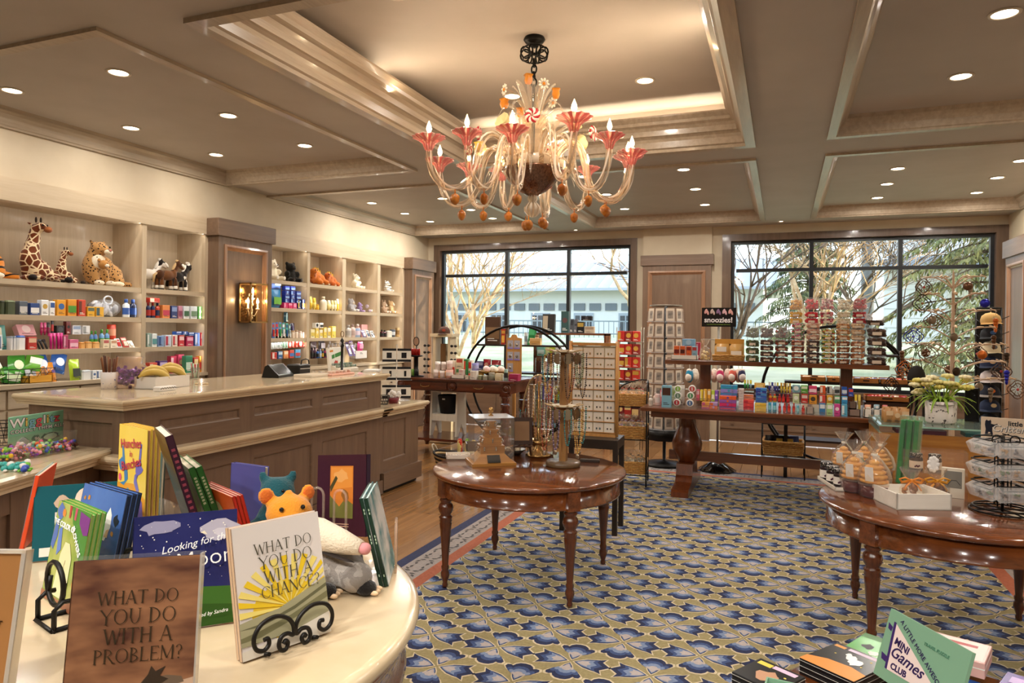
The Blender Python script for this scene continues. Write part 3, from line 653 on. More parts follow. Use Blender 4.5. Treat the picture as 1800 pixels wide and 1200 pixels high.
# --- low games table at the bottom right
o = thing('low_table', 'low round dark wood table holding the game boxes at the bottom edge', 'table', (.47, 2.27, 0))
MB().lathe([(0, .50), (.50, .50), (.52, .51), (.52, .525), (.5, .535), (0, .535)], 64).build('tabletop', MAHOG, o)
MB().lathe([(0, 0), (.26, 0), (.26, .04), (.1, .08), (.07, .3), (.1, .44), (.2, .5), (0, .5)], 24).build('pedestal', MAHOZ, o)
# --- trestle table with a raised shelf
TW = wood('47220e', '77411f', .28, .5, 'X', .8, key='trestle', bump=.02)
TWZ = wood('4a220e', '7a3f1e', .3, .45, 'Z', .8, key='trestlez', bump=.02)
TX, TY = -.23, 7.72
o = thing('trestle_table', 'long trestle table with bulbous pedestals loaded with candy by the right window', 'table', (TX, TY, 0))
def tx(v): return v-TX
def ty(v): return v-TY
MB().bbox(tx(-1.34), tx(.88), ty(7.06), ty(8.38), .862, .90, .008).build('tabletop', TW, o)
for q in (7.12, 8.29): MB().box(tx(-1.24), tx(.78), ty(q), ty(q+.03), .80, .862).build('apron', TW, o)
for px in (-.95, .70):
    p = MB().lathe([(0, .26), (.075, .26), (.095, .28), (.12, .33), (.155, .41), (.16, .47), (.14, .54), (.10, .64), (.085, .74), (.088, .76), (.10, .78), (.10, .80), (.088, .805), (.092, .83), (.12, .84), (.12, .862), (0, .862)], 28).build('pedestal', TWZ, o, (tx(px), 0, 0))
    m = MB(); a, b, c = .085, ty(7.15), ty(8.29)
    m.prism([(b, 0), (c, 0), (c, .05), (c-.03, .07), (c-.28, .10), (c-.34, .16), (c-.38, .27), (b+.38, .27), (b+.34, .16), (b+.28, .10), (b+.03, .07), (b, .05)], -a, a, 'x'); m.build('foot', TWZ, p)
m = MB(); m.prism([(tx(-1.14), .285), (tx(-.66), .285), (tx(-.62), .265), (tx(-.55), .29), (tx(.9), .29), (tx(.9), .385), (tx(-1.14), .385)], -.025, .025, 'y'); m.build('stretcher', TW, o)
for px in (-.765, .60): MB().box(tx(px-.055), tx(px+.055), ty(7.70), ty(7.80), .90, 1.325).build('shelf_post', TWZ, o)
MB().bbox(tx(-1.17), tx(.96), ty(7.52), ty(7.98), 1.325, 1.37, .006).build('raised_shelf', TW, o)
# --- carved library table with spiral legs
SX, SY = -3.985, 8.50
CARV = wood('3a170b', '6a2f14', .25, .5, 'X', .8, key='carved', bump=.02)
o = thing('library_table', 'carved mahogany library table with rope-twist legs and two drawers', 'table', (SX, SY, .025))
MB().bbox(-.87, .87, -.42, .43, .97, 1.0, .008).build('tabletop', CARV, o)
for q in ((-.77, .77, -.365, -.33), (-.77, .77, .33, .36), (-.80, -.77, -.365, .36), (.77, .80, -.365, .36)): MB().box(*q, .83, .97).build('apron', CARV, o)
for sx in (-1, 1):
    d = MB().box(-.31, .31, -.012, .008, .845, .955).build('drawer', CARV, o, (sx*.385, -.37, 0))
    MB().tube([(-.07, -.012, .915), (-.06, -.03, .895), (-.02, -.034, .885), (.02, -.034, .885), (.06, -.03, .895), (.07, -.012, .915)], .005, 6).build('bail_pull', M('b8935a', .3, 1), d)
def rosette(x): MB().at((x, -.372, .90), 0, pi/2).lathe([(.06, 0), (.06, .012), (.05, .02), (.045, .012), (.034, .014), (.028, .026), (.015, .022), (.0, .034)], 18, cap=False).build('rosette', CARV, o)
for x in (-.755, 0, .755): rosette(x)
for sx, sy in ((-1, -1), (1, -1), (1, 1), (-1, 1)):
    m = MB(); m.box(-.055, .055, -.055, .055, .80, .97)
    m.lathe([(.05, .80), (.06, .78), (.045, .765), (.055, .74), (.045, .72), (.05, .71)], 14)
    m.tube([(0, 0, .30+.02*i) for i in range(21)], .052, 12, twist=.22, ridge=.14)
    m.lathe([(.045, .31), (.06, .29), (.05, .27), (.065, .25), (.065, .15), (.045, .13), (.055, .10), (.06, .075), (.03, .03), (.03, 0), (0, 0)][::-1], 14)
    m.build('leg', CARV, o, (sx*.725, sy*.325, 0))
MB().box(-.72, .72, -.33, .33, .17, .20).build('lower_shelf', CARV, o)
# ================================================================ chandelier and sconce
CX, CYY = -1.60, 4.47
ch = thing('chandelier', 'large blown glass chandelier with pink cups, flowers and amber pinecone drops', 'chandelier', (CX, CYY, 0))
BLK = M('15120f', .4, .6); CG = glass('fff6ea', .05, .07, 'arm', .9); CGW = glass('fff4e4', .12, .62, 'armw', .9); CG2 = glass('fff6e8', .04, .2, 'leaf', 1); FLM = M('ffd9a0', .5, emit=14)
PINK = glass('fbe6de', .06, .18, 'pink'); PINK2 = glass('eda0a0', .06, .38, 'pink2'); AMB = noisy('a85d14', 'd8892c', 30, .3, key='amber', coat=.4); BRZ = noisy('5a3826', '8a6248', 12, .18, metal=.55, coat=.5, key='bowl', stretch=(8, 8, .6))
MB().lathe([(0, 3.66), (.068, 3.66), (.075, 3.645), (.06, 3.625), (.03, 3.615), (.03, 3.60), (0, 3.60)], 24).build('canopy', BLK, ch)
m = MB()
for k in range(8):
    a = 2*pi*k/8
    m.tube([(cos(a)*(.065+.035*cos(t)), sin(a)*(.065+.035*cos(t)), 3.55+.04*sin(t)) for t in [2*pi*i/12 for i in range(12)]], .006, 5, closed=True)
for z in (3.515, 3.585): m.tube([(.075*cos(t), .075*sin(t), z) for t in [2*pi*i/24 for i in range(24)]], .006, 5, closed=True)
m.build('scroll_collar', BLK, ch)
for i in range(4):
    z = 3.49-.045*i; m = MB()
    P = [(.018*cos(t), 0, z+.03*sin(t)) if i % 2 else (0, .018*cos(t), z+.03*sin(t)) for t in [2*pi*k/12 for k in range(12)]]
    m.tube(P, .006, 5, closed=True); m.build('chain_link', BLK, ch)
MB().lathe([(0, 2.62), (.012, 2.62), (.012, 3.34), (0, 3.34)], 10).build('stem', BLK, ch)
MB().lathe([(.0, 2.58), (.04, 2.585), (.10, 2.62), (.16, 2.68), (.205, 2.745), (.21, 2.76), (.20, 2.76), (.0, 2.70)], 36, rib=.02, ribn=18).build('bowl', BRZ, ch)
MB().lathe([(.19, 2.755), (.21, 2.76), (.215, 2.81), (.20, 2.83), (.0, 2.83)], 36, rib=.03, ribn=18, alt=1).build('rim_collar', [CG, CGW], ch)
MB().lathe([(.0, 2.435), (.03, 2.445), (.055, 2.475), (.058, 2.50), (.04, 2.525), (.025, 2.54), (.035, 2.56), (.03, 2.585), (0, 2.585)], 20, rib=.05, ribn=10, alt=1).build('finial', [CG, CGW], ch)
MB().lathe([(.0, 2.83), (.05, 2.84), (.06, 2.9), (.045, 2.98), (.06, 3.03), (.09, 3.06), (.10, 3.10), (.085, 3.12), (0, 3.12)], 24, rib=.05, ribn=12).build('middle_cup', CG2, ch)
def bez(P, n):
    out = []
    for i in range(n+1):
        t = i/n; Q = [Vector(p) for p in P]
        while len(Q) > 1: Q = [Q[j].lerp(Q[j+1], t) for j in range(len(Q)-1)]
        out.append(Q[0])
    return out
NA = 12
armP = [Vector((.14, 0, 2.80))]+bez([(.14, 0, 2.80), (.20, 0, 2.98), (.32, 0, 3.02), (.36, 0, 2.80)], 9)[1:]+bez([(.36, 0, 2.80), (.38, 0, 2.52), (.58, 0, 2.48), (.66, 0, 2.62), (.665, 0, 2.80)], 13)[1:]
def drop(parent, loc):
    MB().lathe([(0, -.075), (.012, -.07), (.023, -.055), (.028, -.035), (.026, -.018), (.014, -.004), (.004, 0), (.003, .03), (0, .03)], 10, rib=.14, ribn=5).build('pinecone', AMB, parent, loc)
arm0 = None
for k in range(NA):
    a = 2*pi*(k+.30)/NA; dz = (-.03, .03, 0)[k % 3]; sc_ = (1.0, 1.08, .94)[k % 3]
    if arm0 is None:
        arm = arm0 = MB().tube(armP, [.018]*3+[.022]*(len(armP)-4)+[.018], 12, twist=.30, ridge=.10, alt=True).build('arm', [CG, CGW], ch)
        MB().lathe([(0, 2.795), (.022, 2.80), (.03, 2.82), (.036, 2.84), (.06, 2.862), (.098, 2.882), (.094, 2.888), (.055, 2.872), (.02, 2.86), (0, 2.858)], 48, rib=.07, ribn=12, alt=2).build('pink_cup', [PINK, PINK2], arm, (.665, 0, 0))
        MB().lathe([(0, 2.855), (.014, 2.855), (.012, 2.915), (0, 2.915)], 10).build('candle', M('f3e6cf', .5), arm, (.665, 0, 0))
        MB().lathe([(0, 2.915), (.012, 2.922), (.017, 2.938), (.013, 2.958), (.005, 2.978), (0, 2.992)], 10).build('flame_bulb', FLM, arm, (.665, 0, 0))
        drop(arm, (.50, 0, 2.53))
    else:
        arm = dup(arm0, (0, 0, 0)); setp(arm, ch)
    arm.rotation_euler = (0, 0, a); arm.location = (0, 0, dz); arm.scale = (sc_, sc_, 1)
    light('candle_lamp', 'POINT', (.69*sc_*cos(a)+CX, .69*sc_*sin(a)+CYY, 2.985+dz), 1.1, (1, .78, .5), size=.02)
for k in range(3): drop(ch, (.07*cos(k*2.1+.5), .07*sin(k*2.1+.5), 2.44-.015*k))
def leaf(a, z0, r1, z1, wd, name='glass_leaf', curl=.0):
    m = MB(); n = 10; P = bez([(.04, 0, z0), (r1*.4, 0, z0+(z1-z0)*.7), (r1*.9, 0, z1+curl), (r1, 0, z1-curl*2)], n); vs = []
    for i, p in enumerate(P):
        w_ = wd*sin(pi*min(.97, max(.12, i/n)))**.8; vs += [(p.x, -w_, p.z+.012), (p.x, 0, p.z), (p.x, w_, p.z+.012)]
    fs = [(3*i+j, 3*i+j+1, 3*i+j+4, 3*i+j+3) for i in range(n) for j in (0, 1)]
    m.add(vs, fs, 0, True); o = m.build(name, CG2, ch); o.rotation_euler = (0, 0, a); return o
for k in range(8): leaf(2*pi*k/8+.2, 3.08, .15, 3.33, .032)
for k in range(8): leaf(2*pi*k/8+.5, 3.05, .24, 3.20, .02, curl=.06)
for k in range(12): leaf(2*pi*k/12+.1, 2.80, .26, 3.04, .03)
for k in range(12): leaf(2*pi*k/12+.3, 2.80, .33, 2.80, .026, curl=.07)
def stem_flower(a, z0, r1, z1, kind, mat, mat2=None):
    P = bez([(.05, 0, z0), (r1*.4, 0, z0+(z1-z0)*.8), (r1*.8, 0, z1+.02), (r1, 0, z1)], 8)
    s_ = MB().tube(P, .005, 5).build('glass_stem', CG, ch); s_.rotation_euler = (0, 0, a); m = MB()
    if kind == 'daisy':
        for q in range(9):
            t = 2*pi*q/9; m.ball((.004, .028*cos(t), .028*sin(t)), (.005, .014, .008), 6, rot=(t, 0, 0))
        m.ball((.008, 0, 0), (.008, .011, .011), 8, 1)
    elif kind == 'tulip': m.lathe([(0, -.03), (.02, -.025), (.028, 0), (.024, .02), (.032, .035), (.022, .02), (0, -.01)], 12, rib=.12, ribn=4)
    elif kind == 'swirl':
        for q in range(12):
            t = 2*pi*q/12
            m.tube([(.01*cos(t+w_*1.2), (.008+.042*w_)*cos(t+w_*1.0), (.008+.042*w_)*sin(t+w_*1.0)) for w_ in (0, .33, .66, 1)], [.008, .012, .012, .006], 5, q % 2)
    else: m.lathe([(0, -.01), (.02, -.005), (.045, .02), (.055, .045), (.048, .045), (.015, .01), (0, .005)], 16, rib=.1, ribn=6); 
    f = m.build('flower', [mat, mat2 or mat], s_, (r1, 0, z1)); 
    if kind == 'bell': f.rotation_euler = (0, 1.1, 0)
OR = M('e08a1e', .3, coat=.4); WH = M('f4ecdc', .4, coat=.4); RD = M('b3202c', .25, coat=.5); CRM = glass('efe2ad', .1, .7, 'cream')
for i, (a, r1, z1, kd, c1, c2) in enumerate(((-.9, .20, 3.28, 'daisy', WH, OR), (-2.3, .22, 3.27, 'daisy', WH, OR), (-1.6, .10, 3.34, 'tulip', OR, None), (-.5, .22, 3.22, 'tulip', OR, None), (-2.7, .20, 3.20, 'tulip', OR, None), (1.2, .2, 3.27, 'daisy', WH, OR), (2.4, .2, 3.2, 'tulip', OR, None))): stem_flower(a, 3.08, r1, z1, kd, c1, c2)
for a, r1, z1, kd, c1, c2 in ((-2.75, .37, 3.0, 'swirl', RD, WH), (-1.25, .30, 3.04, 'swirl', RD, WH), (.0, .42, 2.97, 'swirl', RD, WH), (-3.0, .46, 2.93, 'swirl', RD, WH), (-2.0, .26, 3.02, 'bell', CRM, None), (-.35, .32, 3.0, 'bell', CRM, None), (2.9, .42, 2.95, 'bell', CRM, None), (-2.5, .38, 2.88, 'tulip', M('d9a93a', .3), None), (1.5, .35, 3.0, 'swirl', RD, WH), (.8, .35, 2.98, 'bell', CRM, None)): stem_flower(a, 2.84, r1, z1, kd, c1, c2)
# --- lantern sconce
BR = M('a98a5c', .28, .9)
s = thing('lantern_sconce', 'square brass lantern sconce with lit candles on the brown pilaster', 'sconce', (-5.8, 6.42, 1.94))
m = MB(); w2, d2, h2, b = .135, .17, .22, .008
for y in (-w2, w2):
    for x in (.012, d2): m.box(x-b, x+b, y-b, y+b, -h2, h2)
for z in (-h2, h2):
    for y in (-w2, w2): m.box(.004, d2+b, y-b, y+b, z-b, z+b)
    for x in (.012, d2): m.box(x-b, x+b, -w2-b, w2+b, z-b, z+b)
m.build('frame', BR, s); MB().box(0, .006, -w2, w2, -h2, h2).build('back_plate', M('7b6040', .15, .9), s)
MB().box(.02, d2, -w2, w2, -h2-.004, -h2+.004).build('tray', BR, s)
for y in (-w2, w2): MB().box(.02, d2, y-.001, y+.001, -h2, h2).build('pane', glass('fffaf0', .02), s)
MB().box(d2-.001, d2+.001, -w2, w2, -h2, h2).build('pane', glass('fffaf0', .02), s)
for y, z in ((-.075, -.06), (.0, .06), (.08, -.06)):
    c = MB(); c.tube([(.02, 0, z-.06), (.07, y*.5, z-.09), (.08, y, z-.02)], .005, 6); c.lathe([(0, z-.02), (.02, z-.015), (.026, z), (.009, z), (.009, z+.05), (0, z+.05)], 12, c=(.08, y)); cc = c.build('candle_arm', M('e9dfca', .3, .3), s)
    MB().lathe([(0, z+.05), (.011, z+.06), (.015, z+.078), (.008, z+.105), (0, z+.125)], 10, c=(.08, y)).build('flame_bulb', FLM, cc)
    light('sconce_lamp', 'POINT', (-5.8+.11, 6.42+y, 1.94+z+.09), 1.6, (1, .75, .45), size=.015)
m = MB()
for i in range(14): m.ball((.05+.012*(i % 3), .02*cos(i*1.9), -.17+.022*i), (.012, .016, .02), 6)
m.build('cast_figure', M('efe6d3', .2, .4), s)
# ================================================================ books, plush and easels on the marble table
PAGE = noisy('d8cbb0', 'e9dec6', 40, .8, key='page', stretch=(1, 60, 1)); IRON = M('17130f', .45, .3); ACR = glass('ffffff', .02, .03, 'acr'); SLV = glass('ffffff', .03, 0, 'slv0', .25)
def book(label, x, y, phi, W, H, tilt, z=.905, T=.012, front='888888', spine=None, back=None, pages=None, group=None, spine_right=False, cat='book'):
    """picture book: front face looks along local -y, spine on the left (or right), leaning back by tilt"""
    o = thing('picture_book', label, cat, (x, y, z), rad(phi), group, rx=-rad(tilt)); c = .0022
    mf = front if not isinstance(front, str) else M(front, .35, coat=.12)
    ms = M(spine, .4, coat=.1) if spine else mf; mbk = M(back, .3) if back else ms
    MB().box(0, W, 0, c, 0, H).build('front_cover', mf, o); MB().box(0, W, T-c, T, 0, H).build('back_cover', mbk, o)
    sx = W-c if spine_right else 0; MB().box(sx, sx+c, 0, T, 0, H).build('spine', ms, o)
    MB().box(.004, W-.004, c, T-c, .003, H-.004).build('page_block', pages or PAGE, o)
    return o
def copies(n, label, x, y, phi, W, H, tilt, T=.012, **k):
    """n copies of one title standing behind each other"""
    out = []; p = rad(phi); t = rad(tilt)
    for i in range(n):
        off = T*1.06*i
        out.append(book(label[i], x-sin(p)*off/cos(t), y+cos(p)*off/cos(t), phi, W, H, tilt, T=T, **k))
    return out
def art(o, polys, name='cover_print', y=-.0006, rough=.3):
    """flat printed shapes on the front cover: [(colour, [(x,z)...])], each a hair prouder than the last"""
    m = MB(); cols = []
    for i, (c, pts) in enumerate(polys):
        if c not in cols: cols.append(c)
        m.poly([(a, y-.00012*i, b) for a, b in pts], cols.index(c))
    return m.build(name, [M(c, rough) for c in cols], o, fix=False)
def ell(cx, cz, rx, rz, n=14, a0=0, rot=0): return [(cx+rx*cos(2*pi*i/n+a0)*cos(rot)-rz*sin(2*pi*i/n+a0)*sin(rot), cz+rx*cos(2*pi*i/n+a0)*sin(rot)+rz*sin(2*pi*i/n+a0)*cos(rot)) for i in range(n)]
def blob(cx, cz, r, n=16, j=.25, seed=1, sq=1):
    q = random.Random(seed); return [(cx+r*(1+q.uniform(-j, j))*cos(2*pi*i/n), cz+sq*r*(1+q.uniform(-j, j))*sin(2*pi*i/n)) for i in range(n)]
def ctext(o, s, size, c, x, z, **k): return text(s, size, M(c, .4), o, (x, k.pop('y', -.0035), z), **k)
GLY = {'W': ([(0, 1, .27, 0, .11), (.27, 0, .5, .9, .05), (.5, .9, .73, 0, .11), (.73, 0, 1, 1, .05)], [], [(0, 1), (1, 1)], 1.08), 'H': ([(.12, 0, .12, 1, .11), (.68, 0, .68, 1, .11), (.12, .52, .68, .52, .05)], [], [(.12, 0), (.12, 1), (.68, 0), (.68, 1)], .88),
 'A': ([(.38, 1, .06, 0, .05), (.38, 1, .72, 0, .11), (.18, .36, .6, .36, .05)], [], [(.06, 0), (.72, 0)], .84), 'T': ([(.38, 0, .38, 1, .11), (.02, .97, .74, .97, .05), (.03, .86, .03, 1, .03), (.73, .86, .73, 1, .03)], [], [(.38, 0)], .82), 'D': ([(.12, 0, .12, 1, .11)], [(.12, .5, .60, .5, -90, 90, .09)], [(.1, 0), (.1, 1)], .84), 'O': ([], [(.46, .5, .43, .5, 0, 360, .09)], [], .98),
 'Y': ([(.02, 1, .38, .5, .10), (.74, 1, .38, .5, .05), (.38, 0, .38, .52, .11)], [], [(.02, 1), (.74, 1), (.38, 0)], .82), 'U': ([(.12, .35, .12, 1, .11), (.68, .35, .68, 1, .05)], [(.40, .36, .28, .36, 180, 360, .08)], [(.12, 1), (.68, 1)], .86), 'I': ([(.14, 0, .14, 1, .11)], [], [(.14, 0), (.14, 1)], .34), 'P': ([(.12, 0, .12, 1, .11)], [(.12, .73, .44, .27, -90, 90, .08)], [(.12, 0), (.1, 1)], .66),
 'R': ([(.12, 0, .12, 1, .11), (.32, .48, .70, 0, .10)], [(.12, .73, .44, .27, -90, 90, .08)], [(.12, 0), (.1, 1), (.72, 0)], .80), 'B': ([(.12, 0, .12, 1, .11)], [(.12, .75, .38, .25, -90, 90, .08), (.12, .26, .46, .26, -90, 90, .09)], [(.1, 0), (.1, 1)], .70), 'L': ([(.12, 0, .12, 1, .11), (.12, .03, .6, .03, .05), (.6, 0, .6, .16, .04)], [], [(.12, 0), (.12, 1)], .68), 'E': ([(.12, 0, .12, 1, .11), (.12, .97, .58, .97, .05), (.12, .52, .5, .52, .05), (.12, .03, .62, .03, .05), (.58, .84, .58, 1, .04), (.62, 0, .62, .16, .04)], [], [], .72),
 'M': ([(.1, 0, .1, 1, .05), (.1, 1, .48, .1, .11), (.48, .1, .86, 1, .05), (.86, 0, .86, 1, .11)], [], [(.1, 0), (.86, 0)], 1.02), 'C': ([(.78, .72, .78, .9, .04)], [(.46, .5, .43, .5, 42, 318, .09)], [], .86), 'N': ([(.1, 0, .1, 1, .05), (.1, 1, .74, 0, .11), (.74, 0, .74, 1, .05)], [], [(.1, 0), (.08, 1), (.74, 1)], .88), '?': ([(.27, .26, .27, .5, .08), (.22, .05, .33, .05, .11)], [(.27, .74, .22, .25, -85, 165, .09)], [], .58), ' ': ([], [], [], .42)}
def serif(o, s, size, c, cx, cz, y):
    """roman capitals with serifs, printed flat on a cover"""
    m = MB(); x = cx-size*sum(GLY[k][3] for k in s)/2; z0 = cz-size/2
    def Q(*p): m.poly([(x+a*size, y, z0+b*size) for a, b in p])
    for k in s:
        st, ar, sf, ad = GLY[k]
        for a, b, c_, d, w_ in st:
            u = Vector((c_-a, d-b)).normalized(); n = Vector((-u.y, u.x))*w_/2; Q((a+n.x, b+n.y), (c_+n.x, d+n.y), (c_-n.x, d-n.y), (a-n.x, b-n.y))
        for ax_, az, rx, rz_, a0, a1, w_ in ar:
            for i in range(12):
                t0, t1 = rad(a0+(a1-a0)*i/12), rad(a0+(a1-a0)*(i+1)/12); q0, q1 = w_*(.45+.55*abs(cos(t0))), w_*(.45+.55*abs(cos(t1)))
                Q((ax_+rx*cos(t0), az+rz_*sin(t0)), (ax_+rx*cos(t1), az+rz_*sin(t1)), (ax_+(rx-q1)*cos(t1), az+(rz_-q1*.8)*sin(t1)), (ax_+(rx-q0)*cos(t0), az+(rz_-q0*.8)*sin(t0)))
        for a, b in sf: d = .04 if b < .5 else -.04; Q((a-.13, b), (a+.13, b), (a+.09, b+d), (a-.09, b+d))
        x += ad*size
    return m.build('lettering', M(c, .5), o, fix=False)
# 1 brown cover, nearest
b1 = book('brown storm-cloud picture book with WHAT DO YOU DO WITH A PROBLEM lettering', -1.194, .861, 33.6, .221, .333, 12.3, z=.90, T=.014,
          front=noisy('4a2418', 'a8744e', 2.6, .45, .3, .72, coat=0, key='storm', stretch=(3, 3, 9)), spine='3a1c14')
for i, l in enumerate(('WHAT DO', 'YOU DO', 'WITH A', 'PROBLEM?')): serif(b1, l, (.024, .027, .027, .025)[i], '33240f', .118+.002*i, .264-.034*i, -.002)
art(b1, [('c6a58a', [(0, 0), (.221, 0), (.221, .115), (.15, .10), (.07, .088), (0, .09)]), ('6d5a48', [(.13, .10), (.15, .118), (.175, .122), (.2, .118), (.205, .108), (.17, .10)]), ('3a2d22', [(.125, .105), (.142, .125), (.147, .14), (.155, .13), (.172, .138), (.163, .122), (.178, .115), (.16, .105)]), ('2c2019', [(.105, .088), (.128, .108), (.130, .106), (.107, .086)])])
f = thing('acrylic_sleeve', 'clear acrylic sleeve round the brown storm-cloud picture book', 'sleeve', (-1.194, .861, .90), rad(33.6), rx=-rad(12.3))
MB().box(-.004, .225, -.0045, -.004, -.01, .337).build('front_sheet', SLV, f); MB().box(.222, .226, -.006, .02, -.01, .337).build('edge', glass('f5efe6', .05, .25, 'ed'), f); MB().box(-.004, .225, .018, .020, -.01, .340).build('rear_sheet', ACR, f)
# 2 yellow sunrise cover
b2 = copies(2, ['white and yellow sunrise picture book titled WHAT DO YOU DO WITH A CHANCE', 'second copy of the sunrise picture book, right behind the first on the scroll easel'], -1.138, 1.258, 68.4, .231, .297, 13.2, T=.013, front='e9e0da', spine='c9a887', pages=M('ecc94e', .7))
b = b2[0]; ray_ = []
for i in range(15):
    a = rad(8+12*i); c_ = 'f4cf2e' if i % 2 else 'f7e27c'; q = (.13, .09); ray_.append((c_, [q, (q[0]+.14*cos(a-.06), q[1]+.12*sin(a-.06)), (q[0]+.14*cos(a+.06), q[1]+.12*sin(a+.06))]))
art(b, [('efc937', blob(.12, .09, .085, 20, .1, 3, .75))]+[(c, [(min(max(x_, .002), .229), z_) for x_, z_ in p]) for c, p in ray_]+[('a9a482', [(0, .03), (.231, .03), (.231, .135), (.17, .115), (.10, .092), (.05, .088), (0, .082)]), ('7d7a58', [(0, .05), (.05, .055), (.13, .07), (.231, .10), (.231, .085), (.12, .055), (.05, .04), (0, .04)]), ('6c6a4e', [(0, .068), (.06, .07), (.14, .088), (.231, .12), (.231, .112), (.14, .08), (.05, .063)]), ('e4dccd', [(0, .0), (.231, 0), (.231, .05), (.15, .035), (.05, .022), (0, .02)])])
for i, l in enumerate(('WHAT DO', 'YOU DO', 'WITH A', 'CHANCE?')): serif(b, l, (.026, .029, .029, .028)[i], '4c4838', .128+.003*i, .238-.034*i, -.004)
# 3 night sky cover
b3 = book('dark blue night sky picture book titled Looking for the Moon', -1.484, 1.255, 44.9, .244, .284, 11.4, T=.012, front=noisy('1e2250', '2f3470', 5, .22, .3, .7, coat=.12, key='night'), spine='2a2c5c')
art(b3, [('3f6a2a', [(0, 0), (.244, 0), (.244, .09), (.15, .098), (.08, .09), (0, .085)]), ('32561f', [(0, 0), (.244, 0), (.244, .045), (.12, .06), (0, .05)]), ('9a98b6', blob(.06, .252, .045, 14, .3, 5, .38)), ('b9b5c6', blob(.205, .235, .05, 14, .3, 6, .5)), ('cfcbd6', blob(.215, .228, .034, 12, .3, 8, .4)), ('5a5888', blob(.03, .135, .018, 12, .3, 9, .5)), ('f3e9d0', [(.155, .232), (.165, .236), (.172, .226), (.165, .228)])]
    + [('f6f3e6', ell(.01+.225*((i*37) % 64)/64, .11+.16*((i*23) % 61)/61, .0008+.0005*(i % 3), .0008+.0005*(i % 3), 6)) for i in range(60)])
ctext(b3, 'Looking for the', .026, 'ffffff', .145, .208, y=-.013, shear=.3, rot=(pi/2, -rad(9), 0)); ctext(b3, 'Moon', .058, 'ffffff', .168, .168, y=-.013, rot=(pi/2, -rad(4), 0), bold=-.0006)
ctext(b3, '& Illustrated by Sandra', .0125, 'ffffff', .165, .03, y=-.013, shear=.3, rot=(pi/2, -rad(5), 0))
# 4 tan journal at left edge
b4 = book('tan covered book in a clear frame at the left edge, handwritten script on it', -1.668, .868, 21.7, .212, .285, 11.2, z=.905, T=.014, front='9a6b3c', spine='8a5c30')
ctext(b4, 'Healing', .05, '2a1c10', .11, .145, y=-.002, shear=.4, bold=-.001)
f = thing('acrylic_sleeve', 'clear acrylic sleeve round the tan book at the left edge', 'sleeve', (-1.668, .868, .90), rad(21.7), rx=-rad(11.2))
MB().box(-.004, .222, -.0045, -.004, -.0, .297).build('front_sheet', SLV, f); MB().box(.213, .222, -.006, .02, -.0, .297).build('edge', glass('e9e2d6', .05, .35, 'ed2'), f); MB().box(0, .222, -.006, .02, .29, .297).build('top_edge', glass('e9e2d6', .05, .35, 'ed2'), f)
# 5 green garden cover, three copies
bs = copies(3, ['leafy green picture book titled THE COLOR OF FLOWERS on a black bar easel', 'second copy of the green flowers picture book, behind the front one', 'third copy of the green flowers picture book, rearmost on the bar easel'], -1.945, 1.354, -17, .227, .262, 9.6, T=.012, front=noisy('7fa03c', 'c3c070', 8, .22, .3, .7, coat=.12, key='garden'), spine='3f7a3a', back='4f8f3a', pages=M('b9d58a', .7))
art(bs[0], [('4f8a3a', [(.10, .262), (.227, .262), (.227, .12), (.19, .14), (.15, .20), (.12, .22)]), ('5b74b4', blob(.03, .238, .022, 10, .2, 3)), ('5b74b4', [(.0, .14), (.02, .13), (.035, .17), (.03, .22), (.01, .21)]), ('6c86c6', [(.05, .12), (.075, .14), (.06, .20), (.04, .19)]), ('d98a3a', blob(.055, .236, .012, 8, .2, 4)), ('b2433f', [(.085, .262), (.10, .262), (.10, .23), (.09, .228)]), ('c4556a', [(.125, .262), (.14, .262), (.138, .228), (.126, .23)]), ('7c3a86', [(.16, .258), (.227, .25), (.227, .205), (.20, .20), (.165, .225)]), ('e3dfae', [(.07, .02), (.16, .02), (.155, .13), (.13, .165), (.10, .165), (.08, .13)]), ('c0352e', blob(.19, .12, .012, 10, .5, 7)), ('d78a2e', blob(.2, .07, .014, 10, .4, 8)), ('c0352e', blob(.03, .07, .010, 10, .5, 9)), ('8a6a3a', [(.108, .07), (.11, .07), (.122, .12), (.12, .12)]), ('a0654a', [(0, 0), (.227, 0), (.227, .03), (.12, .015), (0, .02)])])
ctext(bs[0], 'THE COLOR OF', .021, 'ffffff', .075, .205, y=-.003, rot=(pi/2, rad(2), 0), bold=.0003); ctext(bs[0], 'FLOWERS', .022, 'ffffff', .168, .178, y=-.003, rot=(pi/2, rad(42), 0), bold=.0003)
# 6 blue cover with a white bird, three copies
bs = copies(3, ['mid blue picture book with a white feathered cap figure, front of three copies', 'second copy of the mid blue picture book, in the middle of three', 'third copy of the mid blue picture book, dark edged, rearmost'], -2.017, 1.475, -13.5, .258, .281, 11.1, T=.014, front=noisy('2c4f9c', '5d84c4', 4, .22, .3, .7, coat=.12, key='bluecov'), spine='1c2740', back='1c2740', pages=M('31405c', .7))
art(bs[0], [('5a4a3c', [(.11, 0), (.258, 0), (.258, .10), (.15, .08)]), ('f2efe8', [(.155, .14), (.185, .14), (.205, .18), (.20, .215), (.185, .235), (.172, .215), (.158, .19)]), ('e0b48c', [(.178, .15), (.198, .15), (.2, .175), (.185, .17)]), ('1c2430', blob(.228, .205, .014, 9, .4, 2)), ('c98a3a', blob(.05, .245, .008, 8, .3, 3)), ('c98a3a', blob(.222, .165, .008, 8, .3, 4)), ('b9813a', blob(.025, .24, .006, 8, .3, 5))]+[('dfe6f2', [(.012+.012*i, .185-.0005*i), (.016+.012*i, .185-.0005*i), (.016+.012*i, .222-.0008*i), (.012+.012*i, .222-.0008*i)]) for i in range(12)])
